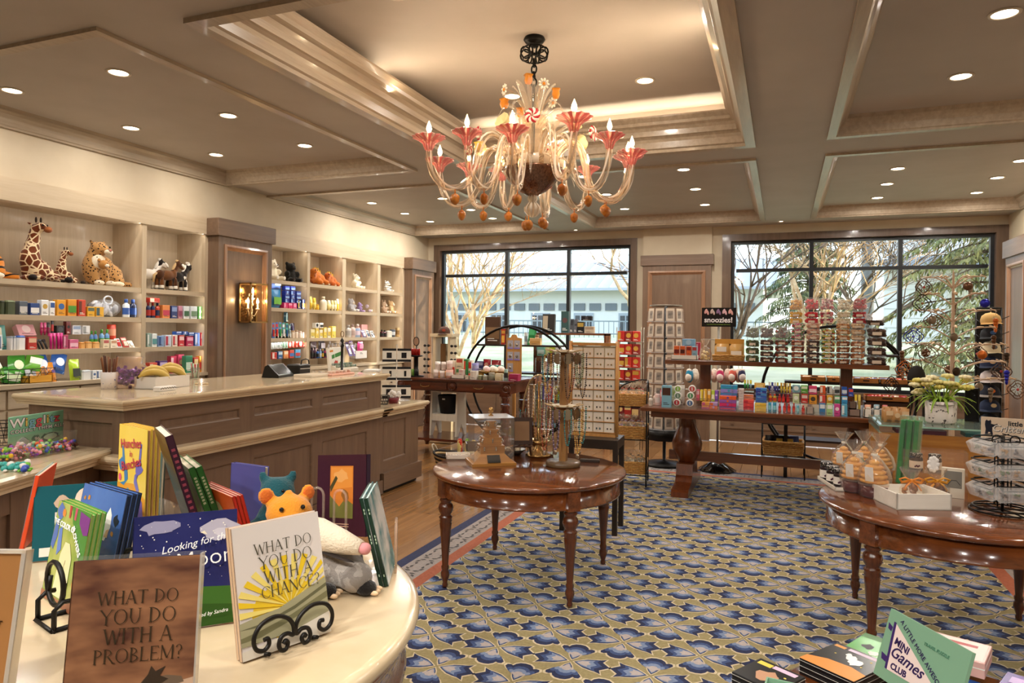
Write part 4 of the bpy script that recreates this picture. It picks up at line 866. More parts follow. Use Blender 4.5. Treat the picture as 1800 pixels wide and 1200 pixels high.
# 7 teal cover behind
b7 = book('dark teal hardback with small white and yellow label panels, left rear of the table', -2.241, 1.527, 45.7, .24, .236, 9, T=.016, front='0f5560', spine='1b7480')
art(b7, [('e6dfd2', [(.06, .105), (.12, .105), (.12, .15), (.06, .15)]), ('c0352e', blob(.085, .127, .012, 9, .4, 2)), ('e2b52c', [(.06, .055), (.12, .055), (.12, .097), (.06, .097)]), ('e9e4d8', [(.02, .012), (.10, .012), (.10, .04), (.02, .04)]), ('e8d8c6', blob(.15, .19, .035, 14, .1, 5)), ('c9b09a', blob(.08, .18, .022, 12, .3, 6))]+[('2a2a2a', [(.068+.016*(i % 3), .062+.011*(i//3)), (.078+.016*(i % 3), .062+.011*(i//3)), (.078+.016*(i % 3), .066+.011*(i//3)), (.068+.016*(i % 3), .066+.011*(i//3))]) for i in range(9)])
# 8 tall yellow cover, three copies on a clear riser
bs = copies(3, ['tall yellow picture book with Hunches in Bunches in curly red lettering', 'second copy of the tall yellow picture book, middle of three', 'third copy of the tall yellow picture book, beside the dark purple one'], -2.094, 1.713, -17.6, .210, .285, 1.3, z=1.05, T=.014, front=noisy('e0bd3c', 'ecd264', 4, .22, .3, .7, coat=.12, key='yel'), spine='d8b23a', back='caa535', pages=M('b98f5e', .8))
art(bs[0], [('d9961f', [(0, 0), (.21, 0), (.21, .06), (.12, .10), (0, .09)]), ('3f7fae', [(.03, .215), (.042, .215), (.055, .16), (.075, .14), (.08, .11), (.05, .085), (.02, .09), (.055, .10), (.05, .135), (.035, .165)]), ('6c6cb8', [(.165, .235), (.178, .235), (.172, .18), (.165, .15), (.13, .13), (.125, .105), (.145, .08), (.135, .05), (.15, .05), (.165, .085), (.145, .115), (.15, .14), (.16, .165)]), ('6c6cb8', blob(.16, .155, .025, 12, .25, 2)), ('3f7fae', blob(.03, .155, .02, 12, .25, 3)), ('6a4fa0', [(.12, 0), (.2, 0), (.19, .05), (.165, .07), (.15, .04)]), ('d4587e', blob(.14, .05, .018, 10, .2, 5)), ('3f8fae', blob(.085, .065, .016, 12, .1, 6)), ('d4587e', blob(.02, .11, .012, 10, .2, 7))])
ctext(bs[0], 'Hunches', .044, 'b8364a', .098, .228, y=-.003, rot=(pi/2, -rad(6), 0), bold=.0003); ctext(bs[0], 'in', .03, 'b8364a', .102, .195, y=-.003); ctext(bs[0], 'Bunches', .044, 'b8364a', .105, .162, y=-.003, rot=(pi/2, -rad(14), 0), bold=.0003)
b9 = book('thick dark purple hardback leaning against the yellow picture books', -1.802, 1.715, -34.8, .248, .312, -16.4, z=1.05, T=.022, front=noisy('1d1018', '2c1a26', 5, .2, .3, .7, coat=.12, key='dpur'), spine='371728', spine_right=True)
for i in range(14): MB().box(.2483, .2489, .006, .016, .03+.018*i, .038+.018*i).build('spine_print', M('8a3a4a', .4), b9)
bs = copies(2, ['dark green hardback with a forest cover, left of two behind the night sky book', 'dark green hardback with a forest cover, right of two behind the night sky book'], -1.914, 1.892, -33.3, .246, .249, -19.4, z=.98, T=.02, front=noisy('16341c', '2f6a2c', 7, .2, .3, .7, coat=.12, key='forest'), spine='27732f', back='27732f', spine_right=True)
for q in bs:
    for i in range(9): MB().box(.2463, .2468, .006, .014, .12+.011*i, .127+.011*i).build('spine_print', M('b9c9a0', .4), q)
bs = copies(3, ['orange picture book with a cream circle, front of three behind the night sky book', 'red spined picture book behind the orange one', 'green edged picture book, rearmost of the orange and red ones'], -1.783, 1.852, -24, .253, .246, -15.1, T=.011, front='e2591c', spine='b8261a', spine_right=True)
art(bs[0], [('d9c79a', blob(.10, .15, .06, 18, .05, 1))])
book('violet blue hardback standing behind the orange picture books', -1.90, 2.02, -5, .17, .26, 2, T=.02, front='4a4a86', spine='4a4a86')
book('grey green hardback seen between the blue and yellow picture books', -2.27, 1.86, 10, .17, .30, 4, z=.905, T=.02, front='5b6e68', spine='3c4a46')
b = book('pale blue picture book with an orange spine at the left edge', -2.46, 1.70, -47, .244, .24, 10, z=.94, T=.014, front='8fb3b8', spine='d9481c', spine_right=True); art(b, [('d9481c', [(.205, 0), (.244, 0), (.244, .24), (.228, .24)])])
b = book('maroon hardback with an orange sunset picture, on a clear stand', -1.60, 2.141, -12, .255, .285, 7, T=.02, front='3a1524', spine='2a1030', spine_right=True); b.rotation_euler[1] = rad(-7); b.location.z = .907
art(b, [('c9762e', [(.07, .06), (.19, .06), (.19, .245), (.07, .245)]), ('d98a3a', [(.075, .16), (.185, .17), (.185, .24), (.075, .24)]), ('e0a05a', blob(.13, .21, .035, 12, .3, 3, .6)), ('6b6a34', [(.07, .06), (.19, .06), (.19, .11), (.15, .13), (.12, .10), (.07, .14)]), ('4a4426', [(.075, .15), (.11, .20), (.10, .21), (.07, .17)]), ('8a5a2a', blob(.15, .14, .02, 10, .3, 4))])
for i in range(2): art(b, [('c9a08a', [(.08, .03+.008*i), (.17, .03+.008*i), (.17, .033+.008*i), (.08, .033+.008*i)])], y=-.0008)
bs = copies(2, ['white and teal forest picture book, dark green spine, right of two in stand', 'white and teal forest picture book, dark green spine, left of two in stand'], -1.081, 1.796, 115.5, .227, .269, 13.6, T=.013, front=noisy('e8ece8', '3f8f96', 9, .22, .42, .62, coat=.12, key='teal2'), spine='0c2f22', pages=M('cfe4e0', .7))
for q in bs:
    for zz in (.03, .13, .14, .15, .22, .23): MB().box(-.0006, -.0001, .005, .008, zz, zz+.007).build('spine_print', M('b9c9b0', .4), q)
# --- riser, easels and clear stands
o = thing('clear_riser', 'clear acrylic riser under the yellow and purple books', 'riser', (-1.90, 1.80, .90)); o.rotation_euler = (0, 0, rad(-20))
MB().box(-.2, .26, -.12, .02, .143, .148).build('top_sheet', ACR, o)
for x in (-.2, .255): MB().box(x, x+.005, -.12, .02, 0, .143).build('side_sheet', ACR, o)
o = thing('clear_riser', 'low clear acrylic riser under the dark green books', 'riser', (-1.80, 1.86, .90)); o.rotation_euler = (0, 0, rad(-33))
MB().box(-.14, .13, -.02, .1, .073, .078).build('top_sheet', ACR, o)
for x in (-.14, .125): MB().box(x, x+.005, -.02, .1, 0, .073).build('side_sheet', ACR, o)
def spiral(cx, cz, r0, r1, a0, a1, n=16): return [(cx+(r0+(r1-r0)*i/n)*cos(rad(a0+(a1-a0)*i/n)), cz+(r0+(r1-r0)*i/n)*sin(rad(a0+(a1-a0)*i/n))) for i in range(n+1)]
e = thing('scroll_easel', 'black wrought iron scroll easel holding the sunrise book', 'easel', (-1.138, 1.258, .90), rad(68.4)); m = MB()
def crv(pts, n=5):
    """smooth curve through the points (Catmull-Rom)"""
    P = [Vector(p) for p in pts]; P = [P[0]*2-P[1]]+P+[P[-1]*2-P[-2]]; out = []
    for i in range(1, len(P)-2):
        for k in range(n):
            t = k/n; out.append(.5*((2*P[i])+(P[i+1]-P[i-1])*t+(2*P[i-1]-5*P[i]+4*P[i+1]-P[i+2])*t*t+(3*P[i]-P[i-1]-3*P[i+1]+P[i+2])*t**3))
    return out+[P[-2]]
for sx in (-1, 1):
    m.tube(crv([(.118+sx*a, -.022-.06*max(0, .05-c), c) for a, c in ((.030, .026), (.024, .032), (.018, .024), (.024, .012), (.036, .014), (.041, .028), (.034, .044), (.018, .047), (.004, .040), (.004, .062), (.020, .084), (.050, .096), (.084, .088), (.102, .062), (.098, .036), (.080, .026), (.066, .036), (.068, .050), (.078, .050))]), .0052, 8)
m.build('front_scroll', IRON, e)
m = MB()
for a in (.055, .18): m.tube([(a, -.02, .012), (a, .0, .006), (a, .07, .006), (a+.0, .085, .03), (a, .075, .16)], .005, 6)
m.tube([(.055, .07, .006), (.18, .07, .006)], .005, 6); m.build('rest', IRON, e)
e = thing('bar_easel', 'black iron bar easel with an arch holding the green flowers books', 'easel', (-1.80, 1.372, .90), rad(-17))
m = MB()
for a in (.05, .16): m.tube([(a, -.13, .006), (a, .05, .006)], .0065, 4); m.tube([(a, -.125, .0), (a, -.125, .055), (a, -.105, .072), (a, -.085, .07)], .0065, 4); m.tube([(a, .05, .0), (a, .085, .12)], .006, 4)
m.tube([(.05, -.13, .006), (.16, -.13, .006)], .0065, 4); m.tube([(.05, .05, .006), (.16, .05, .006)], .0065, 4); m.build('base', IRON, e)
MB().tube([(.105+.055*cos(t), -.105, .105+.055*sin(t)) for t in [2*pi*i/20 for i in range(20)]], .0065, 6, closed=True).build('arch', IRON, e)
for a in (.06, .15): MB().tube([(a, -.105, .075), (a, -.10, .115)], .006, 5).build('prong', IRON, e)
e = thing('bar_easel', 'black iron easel half hidden behind the night sky book', 'easel', (-1.72, 1.42, .90), rad(20)); m = MB()
m.tube([(0, 0, 0), (0, 0, .1), (.02, 0, .14), (.05, 0, .15), (.06, 0, .12), (.05, 0, .10)], .007, 6); m.tube([(-.04, 0, .09), (.06, 0, .095)], .007, 6); m.tube([(-.03, .0, 0), (-.03, .1, 0), (.06, .1, 0), (.06, 0, 0)], .006, 5, closed=True); m.build('frame', IRON, e)
def uloop(nm, label, x, y, rz, n, w_, h, d, gap):
    e = thing('clear_stand', label, 'stand', (x, y, .90), rz)
    for i in range(n):
        m = MB(); m.tube([(gap*i, 0, .004), (gap*i, 0, h-w_/2)]+[(gap*i+w_/2-w_/2*cos(t), 0, h-w_/2+w_/2*sin(t)) for t in (.5, 1, 1.57, 2.1, 2.6)]+[(gap*i+w_, 0, h-w_/2), (gap*i+w_, 0, .004)], .0045, 8); m.build('loop', glass('fff4e8', .03, .12, 'rod'), e)
    MB().box(-.01, gap*(n-1)+w_+.01, -.004, d, 0, .005).build('base', ACR, e)
uloop('a', 'clear acrylic rod stand in front of the maroon book', -1.56, 2.06, rad(0), 2, .05, .20, .1, .095)
uloop('b', 'clear acrylic rod stand holding the teal forest books', -1.12, 1.90, rad(120), 2, .05, .15, .1, .07)
# --- plush toys
def plush(name, label, loc, rz, balls, mat, vox=.012, cat='plush toy', group=None, scale=1, smooth=8):
    """one continuous stuffed body grown from overlapping balls"""
    o = thing(name, label, cat, loc, rz, group); m = MB()
    for c, r, *rot in balls:
        m.ball([q*scale for q in c], tuple(q*scale for q in r) if isinstance(r, tuple) else r*scale, 14, rot=rot[0] if rot else None)
    b = m.build('body', mat, o, fix=False)
    md = b.modifiers.new('remesh', 'REMESH'); md.mode = 'VOXEL'; md.voxel_size = vox*scale; md.use_smooth_shade = True
    s = b.modifiers.new('smooth', 'SMOOTH'); s.iterations = smooth; s.factor = .5
    return o
def bits(o, name, mat, balls, scale=1):
    for c, r, *rot in balls: MB().ball([q*scale for q in c], tuple(q*scale for q in r) if isinstance(r, tuple) else r*scale, 10, rot=rot[0] if rot else None).build(name, mat, o)
BLKEYE = M('120e0c', .12, coat=.6)
p = plush('plush_bear', 'orange plush bear head peeking over the sunrise book', (-1.45, 1.80, .90), rad(48), [((0, 0, .09), (.075, .06, .09)), ((0, -.01, .205), (.082, .07, .062)), ((0, -.06, .19), (.042, .04, .034)), ((-.075, .02, .265), (.032, .014, .034)), ((.07, .03, .262), (.030, .014, .032)), ((-.07, -.03, .05), (.035, .06, .03)), ((.07, -.03, .05), (.035, .06, .03)), ((0, .01, .265), (.02, .015, .02))], fur('e0902a', key='or'), .010, scale=.9)
bits(p, 'nose', M('5a2a14', .6), [((0, -.098, .198), (.015, .01, .013))], .9); bits(p, 'eye', BLKEYE, [((-.035, -.066, .232), .0085), ((.036, -.064, .234), .0085)], .9); bits(p, 'ear_lining', fur('d8702a', key='orl'), [((-.076, .008, .266), (.022, .006, .024)), ((.071, .018, .263), (.021, .006, .023))], .9)
p = plush('plush_bear', 'dark teal plush bear sitting behind the orange bear', (-1.62, 1.95, .90), rad(35), [((0, 0, .09), (.075, .06, .09)), ((0, -.01, .20), (.062, .055, .055)), ((0, -.055, .19), (.03, .03, .025)), ((-.05, .01, .252), (.02, .012, .022)), ((.05, .01, .252), (.02, .012, .022)), ((-.08, -.03, .08), (.03, .06, .03)), ((.08, -.03, .08), (.03, .06, .03))], fur('1c5058', key='teal'), .010)
bits(p, 'nose', M('101010', .4), [((0, -.082, .198), (.01, .008, .008))]); bits(p, 'eye', BLKEYE, [((-.022, -.058, .215), .006), ((.022, -.058, .215), .006)])
p = plush('plush_opossum', 'grey plush opossum with a long cream snout and pink nose beside the sunrise book', (-1.26, 1.76, .90), rad(14), [((0, 0, .07), (.10, .08, .075)), ((.06, -.03, .05), (.06, .06, .05)), ((-.04, -.02, .13), (.07, .06, .05)), ((.10, -.06, .045), (.05, .055, .045))], fur('8d8680', 'a69f98', scale=24, key='pos'), .010)
MB().tube([(-.10, -.03, .16), (-.02, -.05, .158), (.06, -.07, .147), (.125, -.085, .138)], [.052, .050, .036, .02], 14).build('snout', fur('e2d3bb', key='snout'), p)
bits(p, 'nose', M('d38c8e', .6), [((.135, -.088, .138), (.019, .019, .017))]); bits(p, 'jaw_line', M('2a211c', .8), [((.04, -.092, .116), (.075, .012, .003), (0, .18, -.2))])
for x, y in ((.135, -.075), (.03, -.115)):
    bits(p, 'foot', fur('191513', key='foot'), [((x, y, .022), (.032, .03, .022))]); bits(p, 'claw', M('dfc09a', .6), [((x+.028, y-.012+.02*i, .012), (.014, .006, .007)) for i in range(3)])
bits(p, 'eye', BLKEYE, [((-.03, -.098, .20), .006)])
# ================================================================ kit of small goods
NAMES = {'white': 'f2f2ee', 'cream': 'e8dcc0', 'light grey': 'c8ccd0', 'grey': '8a8e94', 'dark grey': '4a4e54', 'black': '18181a', 'navy': '1f2a55', 'blue': '2f57a8', 'light blue': '8fb4dc', 'teal': '2f8a90', 'pale teal': '9cc8c4', 'green': '3f8f3a', 'olive': '55603c', 'lime': 'a8cc3a', 'dark green': '1f4a2c', 'yellow': 'ecc83a', 'pale yellow': 'f0e08a', 'amber': 'd8922a', 'orange': 'e0702a', 'red': 'c0302c', 'dark red': '6e1a20', 'pink': 'e890ac', 'magenta': 'c2187a', 'purple': '6a3a8a', 'lilac': 'b49ac8', 'brown': '6b4526', 'tan': 'c09a68', 'peach': 'f0c0a0'}
def cname(h):
    a = [int(h[i:i+2], 16) for i in (0, 2, 4)]
    return min(NAMES, key=lambda n: sum((a[k]-int(NAMES[n][2*k:2*k+2], 16))**2 for k in range(3)))
ORD = ['first', 'second', 'third', 'fourth', 'fifth', 'sixth', 'seventh', 'eighth', 'ninth', 'tenth', 'eleventh', 'twelfth', 'thirteenth', 'fourteenth', 'fifteenth', 'sixteenth', 'seventeenth', 'eighteenth', 'nineteenth', 'twentieth'] + ['%dth' % i for i in range(21, 60)]
def fm(h, r=.4): return M(h, r, coat=.15)
def face_print(o, w, h, c1, c2, seed, y=-.0004, mode=0):
    """flat printing on a front: colour block, disc and thin rules"""
    q = random.Random(seed); m = MB(); k = mode or q.choice((1, 2, 3, 4)); C = [c2]
    def R(x0, x1, z0, z1, i, n=0): m.poly([(x0*w, y-.0001*n, z0*h), (x1*w, y-.0001*n, z0*h), (x1*w, y-.0001*n, z1*h), (x0*w, y-.0001*n, z1*h)], i)
    if k == 1: R(-.42, .42, .55, .9, 0)
    elif k == 2: R(-.45, .45, .2, .62, 0)
    elif k == 3: m.poly([(a, y, b) for a, b in ell(0, h*.58, min(w, h)*.34, min(w, h)*.34, 12)], 0)
    else: R(-.45, -.05, .1, .9, 0)
    dk = 'f4f2ea' if sum(int(c1[i:i+2], 16) for i in (0, 2, 4)) < 330 else '33343a'
    C.append(dk)
    for i in range(2): R(-.32, .32-.2*i, .12+.07*i, .15+.07*i, 1, 1)
    return m.build('label_print', [fm(c) for c in C], o, fix=False)
def k_box(o, w, d, h, c1, c2, s):
    MB().bbox(-w/2, w/2, 0, d, 0, h, min(w, h, d)*.05).build('carton', fm(c1), o); face_print(o, w, h, c1, c2, s)
def k_tin(o, w, d, h, c1, c2, s):
    MB().bbox(-w/2, w/2, 0, d, 0, h*.92, min(w, d)*.2).build('tin', fm(c1, .25), o); MB().bbox(-w/2-.001, w/2+.001, -.001, d+.001, h*.86, h, min(w, d)*.2).build('lid', fm(c2, .25), o)
def k_bottle(o, w, d, h, c1, c2, s):
    r = w/2; MB().lathe([(0, 0), (r*.92, 0), (r, h*.03), (r, h*.62), (r*.9, h*.70), (r*.42, h*.78), (r*.4, h*.82), (0, h*.82)], 12, c=(0, r)).build('bottle', fm(c1, .2), o)
    MB().lathe([(0, h*.80), (r*.5, h*.80), (r*.5, h*.97), (r*.42, h), (0, h)], 12, c=(0, r)).build('cap', fm(c2, .35), o)
    MB().lathe([(r*1.01, h*.15), (r*1.01, h*.52)], 12, c=(0, r), cap=False).build('label_band', fm(c2), o)
def k_jar(o, w, d, h, c1, c2, s):
    r = w/2; MB().lathe([(0, 0), (r*.9, 0), (r, h*.06), (r, h*.74), (r*.88, h*.80), (0, h*.80)], 14, c=(0, r)).build('jar', fm(c1, .25), o)
    MB().lathe([(0, h*.78), (r*.95, h*.78), (r*.95, h*.98), (r*.9, h), (0, h)], 14, c=(0, r)).build('lid', fm(c2, .3), o)
def k_can(o, w, d, h, c1, c2, s):
    r = w/2; MB().lathe([(0, 0), (r*.95, 0), (r, h*.03), (r, h*.97), (r*.95, h), (0, h)], 14, c=(0, r)).build('can', fm(c1, .3), o)
    MB().lathe([(r*1.01, h*.25), (r*1.01, h*.7)], 14, c=(0, r), cap=False).build('label_band', fm(c2), o)
def k_tube(o, w, d, h, c1, c2, s):
    m = MB(); n = 10; r = w/2
    m.lathe([(0, 0), (r*.55, 0), (r*.55, h*.14), (r, h*.17), (r, h*.6)], n, c=(0, r)); m.build('tube', fm(c1, .3), o)
    MB().add([(-r, r-.003, h), (r, r-.003, h), (r, r+.003, h), (-r, r+.003, h)]+[(r*cos(2*pi*i/8+pi/8), r+r*sin(2*pi*i/8+pi/8), h*.6) for i in range(8)], [(0, 1, 2, 3), (0, 1, 10, 9), (2, 3, 6, 5), (1, 2, 4, 11), (0, 3, 7, 8), (1, 11, 10), (2, 5, 4), (3, 6, 7), (0, 8, 9)]).build('fold', fm(c2, .35), o)
def k_pouch(o, w, d, h, c1, c2, s):
    m = MB(); n = 6; vs = []
    for sgn in (-1, 1):
        for j in range(n+1):
            for i in range(n+1):
                u, v = i/n, j/n; vs.append(((u-.5)*w, d/2+sgn*d/2*(sin(pi*u)*sin(pi*min(1, v*1.12)))**.6, v*h))
    N_ = (n+1)**2
    m.add(vs, [(k*N_+j*(n+1)+i, k*N_+j*(n+1)+i+1, k*N_+(j+1)*(n+1)+i+1, k*N_+(j+1)*(n+1)+i) for k in (0, 1) for j in range(n) for i in range(n)], 0, True)
    m.build('pouch', fm(c1, .2), o); face_print(o, w*.8, h*.9, c1, c2, s, y=-.001)
def k_card(o, w, d, h, c1, c2, s):
    MB().box(-w/2, w/2, 0, .003, 0, h).build('card', fm(c1), o); MB().bbox(-w*.32, w*.32, -.012, 0, h*.12, h*.58, .003).build('blister', fm(c2, .15), o)
    MB().poly([(-w*.4, -.0004, h*.7), (w*.4, -.0004, h*.7), (w*.4, -.0004, h*.9), (-w*.4, -.0004, h*.9)]).build('label_print', fm(c2), o, fix=False)
def k_cup(o, w, d, h, c1, c2, s):
    r = w/2; MB().lathe([(0, 0), (r*.8, 0), (r, h), (r*.92, h), (r*.74, h*.06), (0, h*.06)], 14, c=(0, r)).build('cup', fm(c1, .3), o)
def k_tray(o, w, d, h, c1, c2, s):
    m = MB(); t = min(.006, w*.1); m.box(-w/2, w/2, 0, d, 0, t); m.box(-w/2, w/2, 0, t, 0, h); m.box(-w/2, w/2, d-t, d, 0, h); m.box(-w/2, -w/2+t, 0, d, 0, h); m.box(w/2-t, w/2, 0, d, 0, h); m.build('tray', fm(c1), o)
def k_stick(o, w, d, h, c1, c2, s):
    MB().tube([(0, 0, 0), (0, .004, h*.6), (0, .01, h)], w/2, 6).build('handle', fm(c1, .3), o); MB().bbox(-w*.7, w*.7, .0, w, h*.8, h, .002).build('head', fm(c2), o)
def k_candle(o, w, d, h, c1, c2, s):
    r = w/2; MB().lathe([(0, 0), (r, 0), (r, h), (r*.9, h), (r*.85, h*.88), (0, h*.88)], 16, c=(0, r)).build('glass', fm(c1, .2), o); MB().lathe([(r*1.01, h*.3), (r*1.01, h*.7)], 16, c=(0, r), cap=False).build('label_band', fm(c2), o)
KIT = {'box': (k_box, 'carton', 'box'), 'tin': (k_tin, 'tin', 'tin'), 'bottle': (k_bottle, 'bottle', 'bottle'), 'jar': (k_jar, 'jar', 'jar'), 'can': (k_can, 'canister', 'canister'), 'tube': (k_tube, 'tube', 'tube'), 'pouch': (k_pouch, 'pouch', 'pouch'),
       'card': (k_card, 'carded pack', 'pack'), 'cup': (k_cup, 'cup', 'cup'), 'tray': (k_tray, 'open tray', 'tray'), 'stick': (k_stick, 'brush', 'brush'), 'candle': (k_candle, 'candle glass', 'candle'), 'book': (k_box, 'slim book', 'book')}
NM = {'box': 'carton', 'tin': 'small_tin', 'bottle': 'bottle', 'jar': 'jar', 'can': 'canister', 'tube': 'squeeze_tube', 'pouch': 'snack_pouch', 'card': 'carded_pack', 'cup': 'cup', 'tray': 'open_tray', 'stick': 'hair_brush', 'candle': 'candle', 'book': 'slim_book'}
SEED = [0]
def item(kind, label, loc, rz, w, d, h, c1, c2, group=None, lean=0, name=None, cat=None):
    SEED[0] += 1; f, noun, ct = KIT[kind]
    o = thing(name or NM[kind], label, cat or ct, loc, rz, group, rx=-lean)
    f(o, w, d, h, c1, c2, SEED[0]); return o
def row(plane, z, spec, phrase, group=None, dflt=.06, shrink=.86):
    """a row of goods: each entry 'kind x0 x1 height colour colour2 [key=value]'; x0..x1 and height give the goods' extent
    along the shelf front as measured on the photograph's shelf line, turned into metres at that shelf's real distance"""
    ax, v = plane; n = 0; cnt = {}
    ents = [e.split() for e in spec.strip().split(';') if e.strip()]
    for e in ents:
        kind, x0, x1, hp, c1, c2 = e[0], float(e[1]), float(e[2]), float(e[3]), e[4], e[5]
        kv = dict(t.split('=') for t in e[6:]); off = float(kv.get('b', 0)); vv = v-off if ax == 'x' else v+off
        if ax == 'x': p0, p1 = [onx(x, 560, vv) for x in (x0, x1)]; q0, q1 = p0.y, p1.y
        else: p0, p1 = [ony(x, 640, vv) for x in (x0, x1)]; q0, q1 = p0.x, p1.x
        mid = (q0+q1)/2; P = Vector((vv, mid, z)) if ax == 'x' else Vector((mid, vv, z))
        D = (P-Vector((0, 0, CAMH))).dot(FW); w_ = abs(q1-q0)*(shrink if ax == 'x' else .94); h = hp*D/FPX; zz = z+float(kv.get('z', 0))*D/FPX
        if ax == 'x': P.y = q1-w_/2-.002
        P.z = zz; dd = float(kv.get('d', dflt)); ln = float(kv.get('l', 0))
        noun = kv.get('n', KIT[kind][1]).replace('_', ' '); a, b = cname(c1), cname(c2); key = (a, noun, b); i = n; n += 1
        det = ('with %s label' % b if kind in ('box', 'pouch', 'card', 'can', 'candle', 'book') else 'with %s cap' % b if kind in ('bottle', 'tube') else 'with %s lid' % b if kind in ('jar', 'tin') else '')
        lab = ('%s %s %s, %s from left, %s' % (a, noun, det, ORD[i], phrase)).replace(' ,', ',')
        item(kind, lab, P, pi/2 if ax == 'x' else 0, w_, min(dd, .3), h, c1, c2, group or 'goods on the '+phrase, ln, name=kv.get('n') or None, cat=kv.get('c'))
def basket(name, label, loc, rz, w, d, h, cat='basket', flare=.02, col=('a9722f', 'd2a35c'), group=None, rows=7, handle=False):
    """woven basket: courses of weave round uprights, with a rolled rim"""
    o = thing(name, label, cat, loc, rz, group); wm = noisy(col[0], col[1], 60, .6, .3, .7, key='wick', bump=.4); m = MB()
    def ring(k): f = flare*k; return [(-w/2-f, -d/2-f), (w/2+f, -d/2-f), (w/2+f, d/2+f), (-w/2-f, d/2+f)]
    for i in range(rows):
        k = (i+.5)/rows; P = []; R_ = ring(k); seg = 8
        for c in range(4):
            a, b = R_[c], R_[(c+1) % 4]
            for s in range(seg): t = s/seg; P.append((a[0]+(b[0]-a[0])*t, a[1]+(b[1]-a[1])*t, h*k+.0))
        out = []
        for j, p in enumerate(P):
            wv = .006*(1 if (j+i) % 2 else -1); L = max(1e-6, math.hypot(p[0], p[1])); out.append((p[0]*(1+wv/L), p[1]*(1+wv/L), p[2]))
        m.tube(out, h/rows*.52, 5, closed=True)
    m.build('weave', wm, o)
    m = MB(); R_ = ring(1); m.tube([(p[0], p[1], h) for p in R_], .009, 6, closed=True); m.build('rim', wm, o)
    MB().box(-w/2, w/2, -d/2, d/2, 0, .008).build('bottom', wm, o)
    if handle: MB().tube([(-w*.18, -d/2-flare-.004, h*.98), (-w*.12, -d/2-flare-.008, h*1.12), (w*.12, -d/2-flare-.008, h*1.12), (w*.18, -d/2-flare-.004, h*.98)], .006, 6).build('handle', wm, o)
    return o
def bag(label, loc, w, h, fill, tie='e8e4da', name='cellophane_bag', clear='fffaf0', group=None, rz=0, lump=None, body=.10):
    """clear cellophane bag of sweets, gathered and tied at the top"""
    o = thing(name, label, 'gift bag', loc, rz, group); r = w/2
    MB().lathe([(0, 0), (r*.8, 0), (r, h*.12), (r*1.02, h*.35), (r*.75, h*.55), (r*.2, h*.66), (r*.18, h*.69), (r*.5, h*.82), (r*.75, h)], 14, rib=.10, ribn=7, cap=False).build('bag', glass(clear, .08, body, 'bag%.2f' % body), o)
    if lump: lump(o)
    else:
        q = random.Random(int(loc[0]*1e4)); m = MB()
        for i in range(16): a = q.uniform(0, 6.28); k = r*.72*q.random()**.5; m.ball((k*cos(a), k*sin(a), h*(.06+.34*q.random())), r*.26, 6, i % len(fill))
        tag(m.build('sweets', [fm(c) for c in fill], o), kind='stuff')
    MB().lathe([(r*.22, h*.655), (r*.27, h*.67), (r*.22, h*.69)], 10, cap=False).build('tie', fm(tie), o)
    return o
# ================================================================ goods on the left wall shelves
SX_ = -5.985
row(('x', SX_), 1.745, '''tin 0 9 24 3f4a35 2c3326; tin 9 29 25 4b5640 6a7458; box 32 49 24 5a6470 c8c8c8; box 51 70 21 2d4a8a f0f0f0; box 71 86 27 eef0f2 c9a24a; box 87 97 25 f2f2f2 2b57a0; box 98 116 28 e6a12b 3b6bb0; box 117 135 29 e0952a 4f9a36; box 136 151 29 c8442e 6b2d20; box 152 167 17 e5b232 5c6a5a; box 167 183 17 e5b232 3a5a6a; bottle 219 231 32 e8eef4 3c62b0; bottle 231 243 32 1d2a4a 2b4f9a''', 'shelf below the leopard')
row(('x', SX_), 1.745, '''bottle 259 267 27 27345f aa3333; bottle 267 275 27 25315c c03a2c; bottle 275 283 27 c2452a 1d2b50; box 260 281 8 c0392c f0e0d0 z=27; box 284 299 23 e08a4a c43a5a; box 300 312 22 2a3f7a 8aa0d0; box 313 321 22 c78aa0 8a3a5a; box 322 333 22 dfe6ea 3a6a4a; box 334 347 22 d5dde2 6a8a6a; box 348 356 22 4a8a3a 9ac06a''', 'shelf below the horses')
row(('x', SX_), 1.45, '''book 0 15 44 3f8a83 d8d0b8 b=.12 l=.2; box 0 5 27 e6ebee 4a6a9a; tin 20 24 24 e4e6ea 9aa4b4; tin 25 29 24 e4e6ea 9aa4b4; tin 30 47 25 f0f2f4 3a5aa0; box 48 66 22 b8322c e8c0a0; box 30 66 22 e2a9ae f4dcd8 b=.14 z=24 l=.5 n=keepsake_box; stick 69 73 20 18181a 2a2a2e l=.5; stick 75 79 20 18181a 2a2a2e l=.5; stick 82 86 20 222226 2a2a2e l=.5; stick 88 93 28 c2187a d8408a; stick 94 99 28 c2187a d8408a; stick 101 106 28 c2187a d8408a; stick 106 111 28 c2187a d8408a; box 111 121 24 b0406a e0a0bc; box 121 139 16 d86a94 f0c0d4; tin 140 152 11 e0a860 c88a40; tin 152 164 12 e6b878 c88a40; tin 164 178 11 e0b070 c88a40''', 'second leopard shelf')
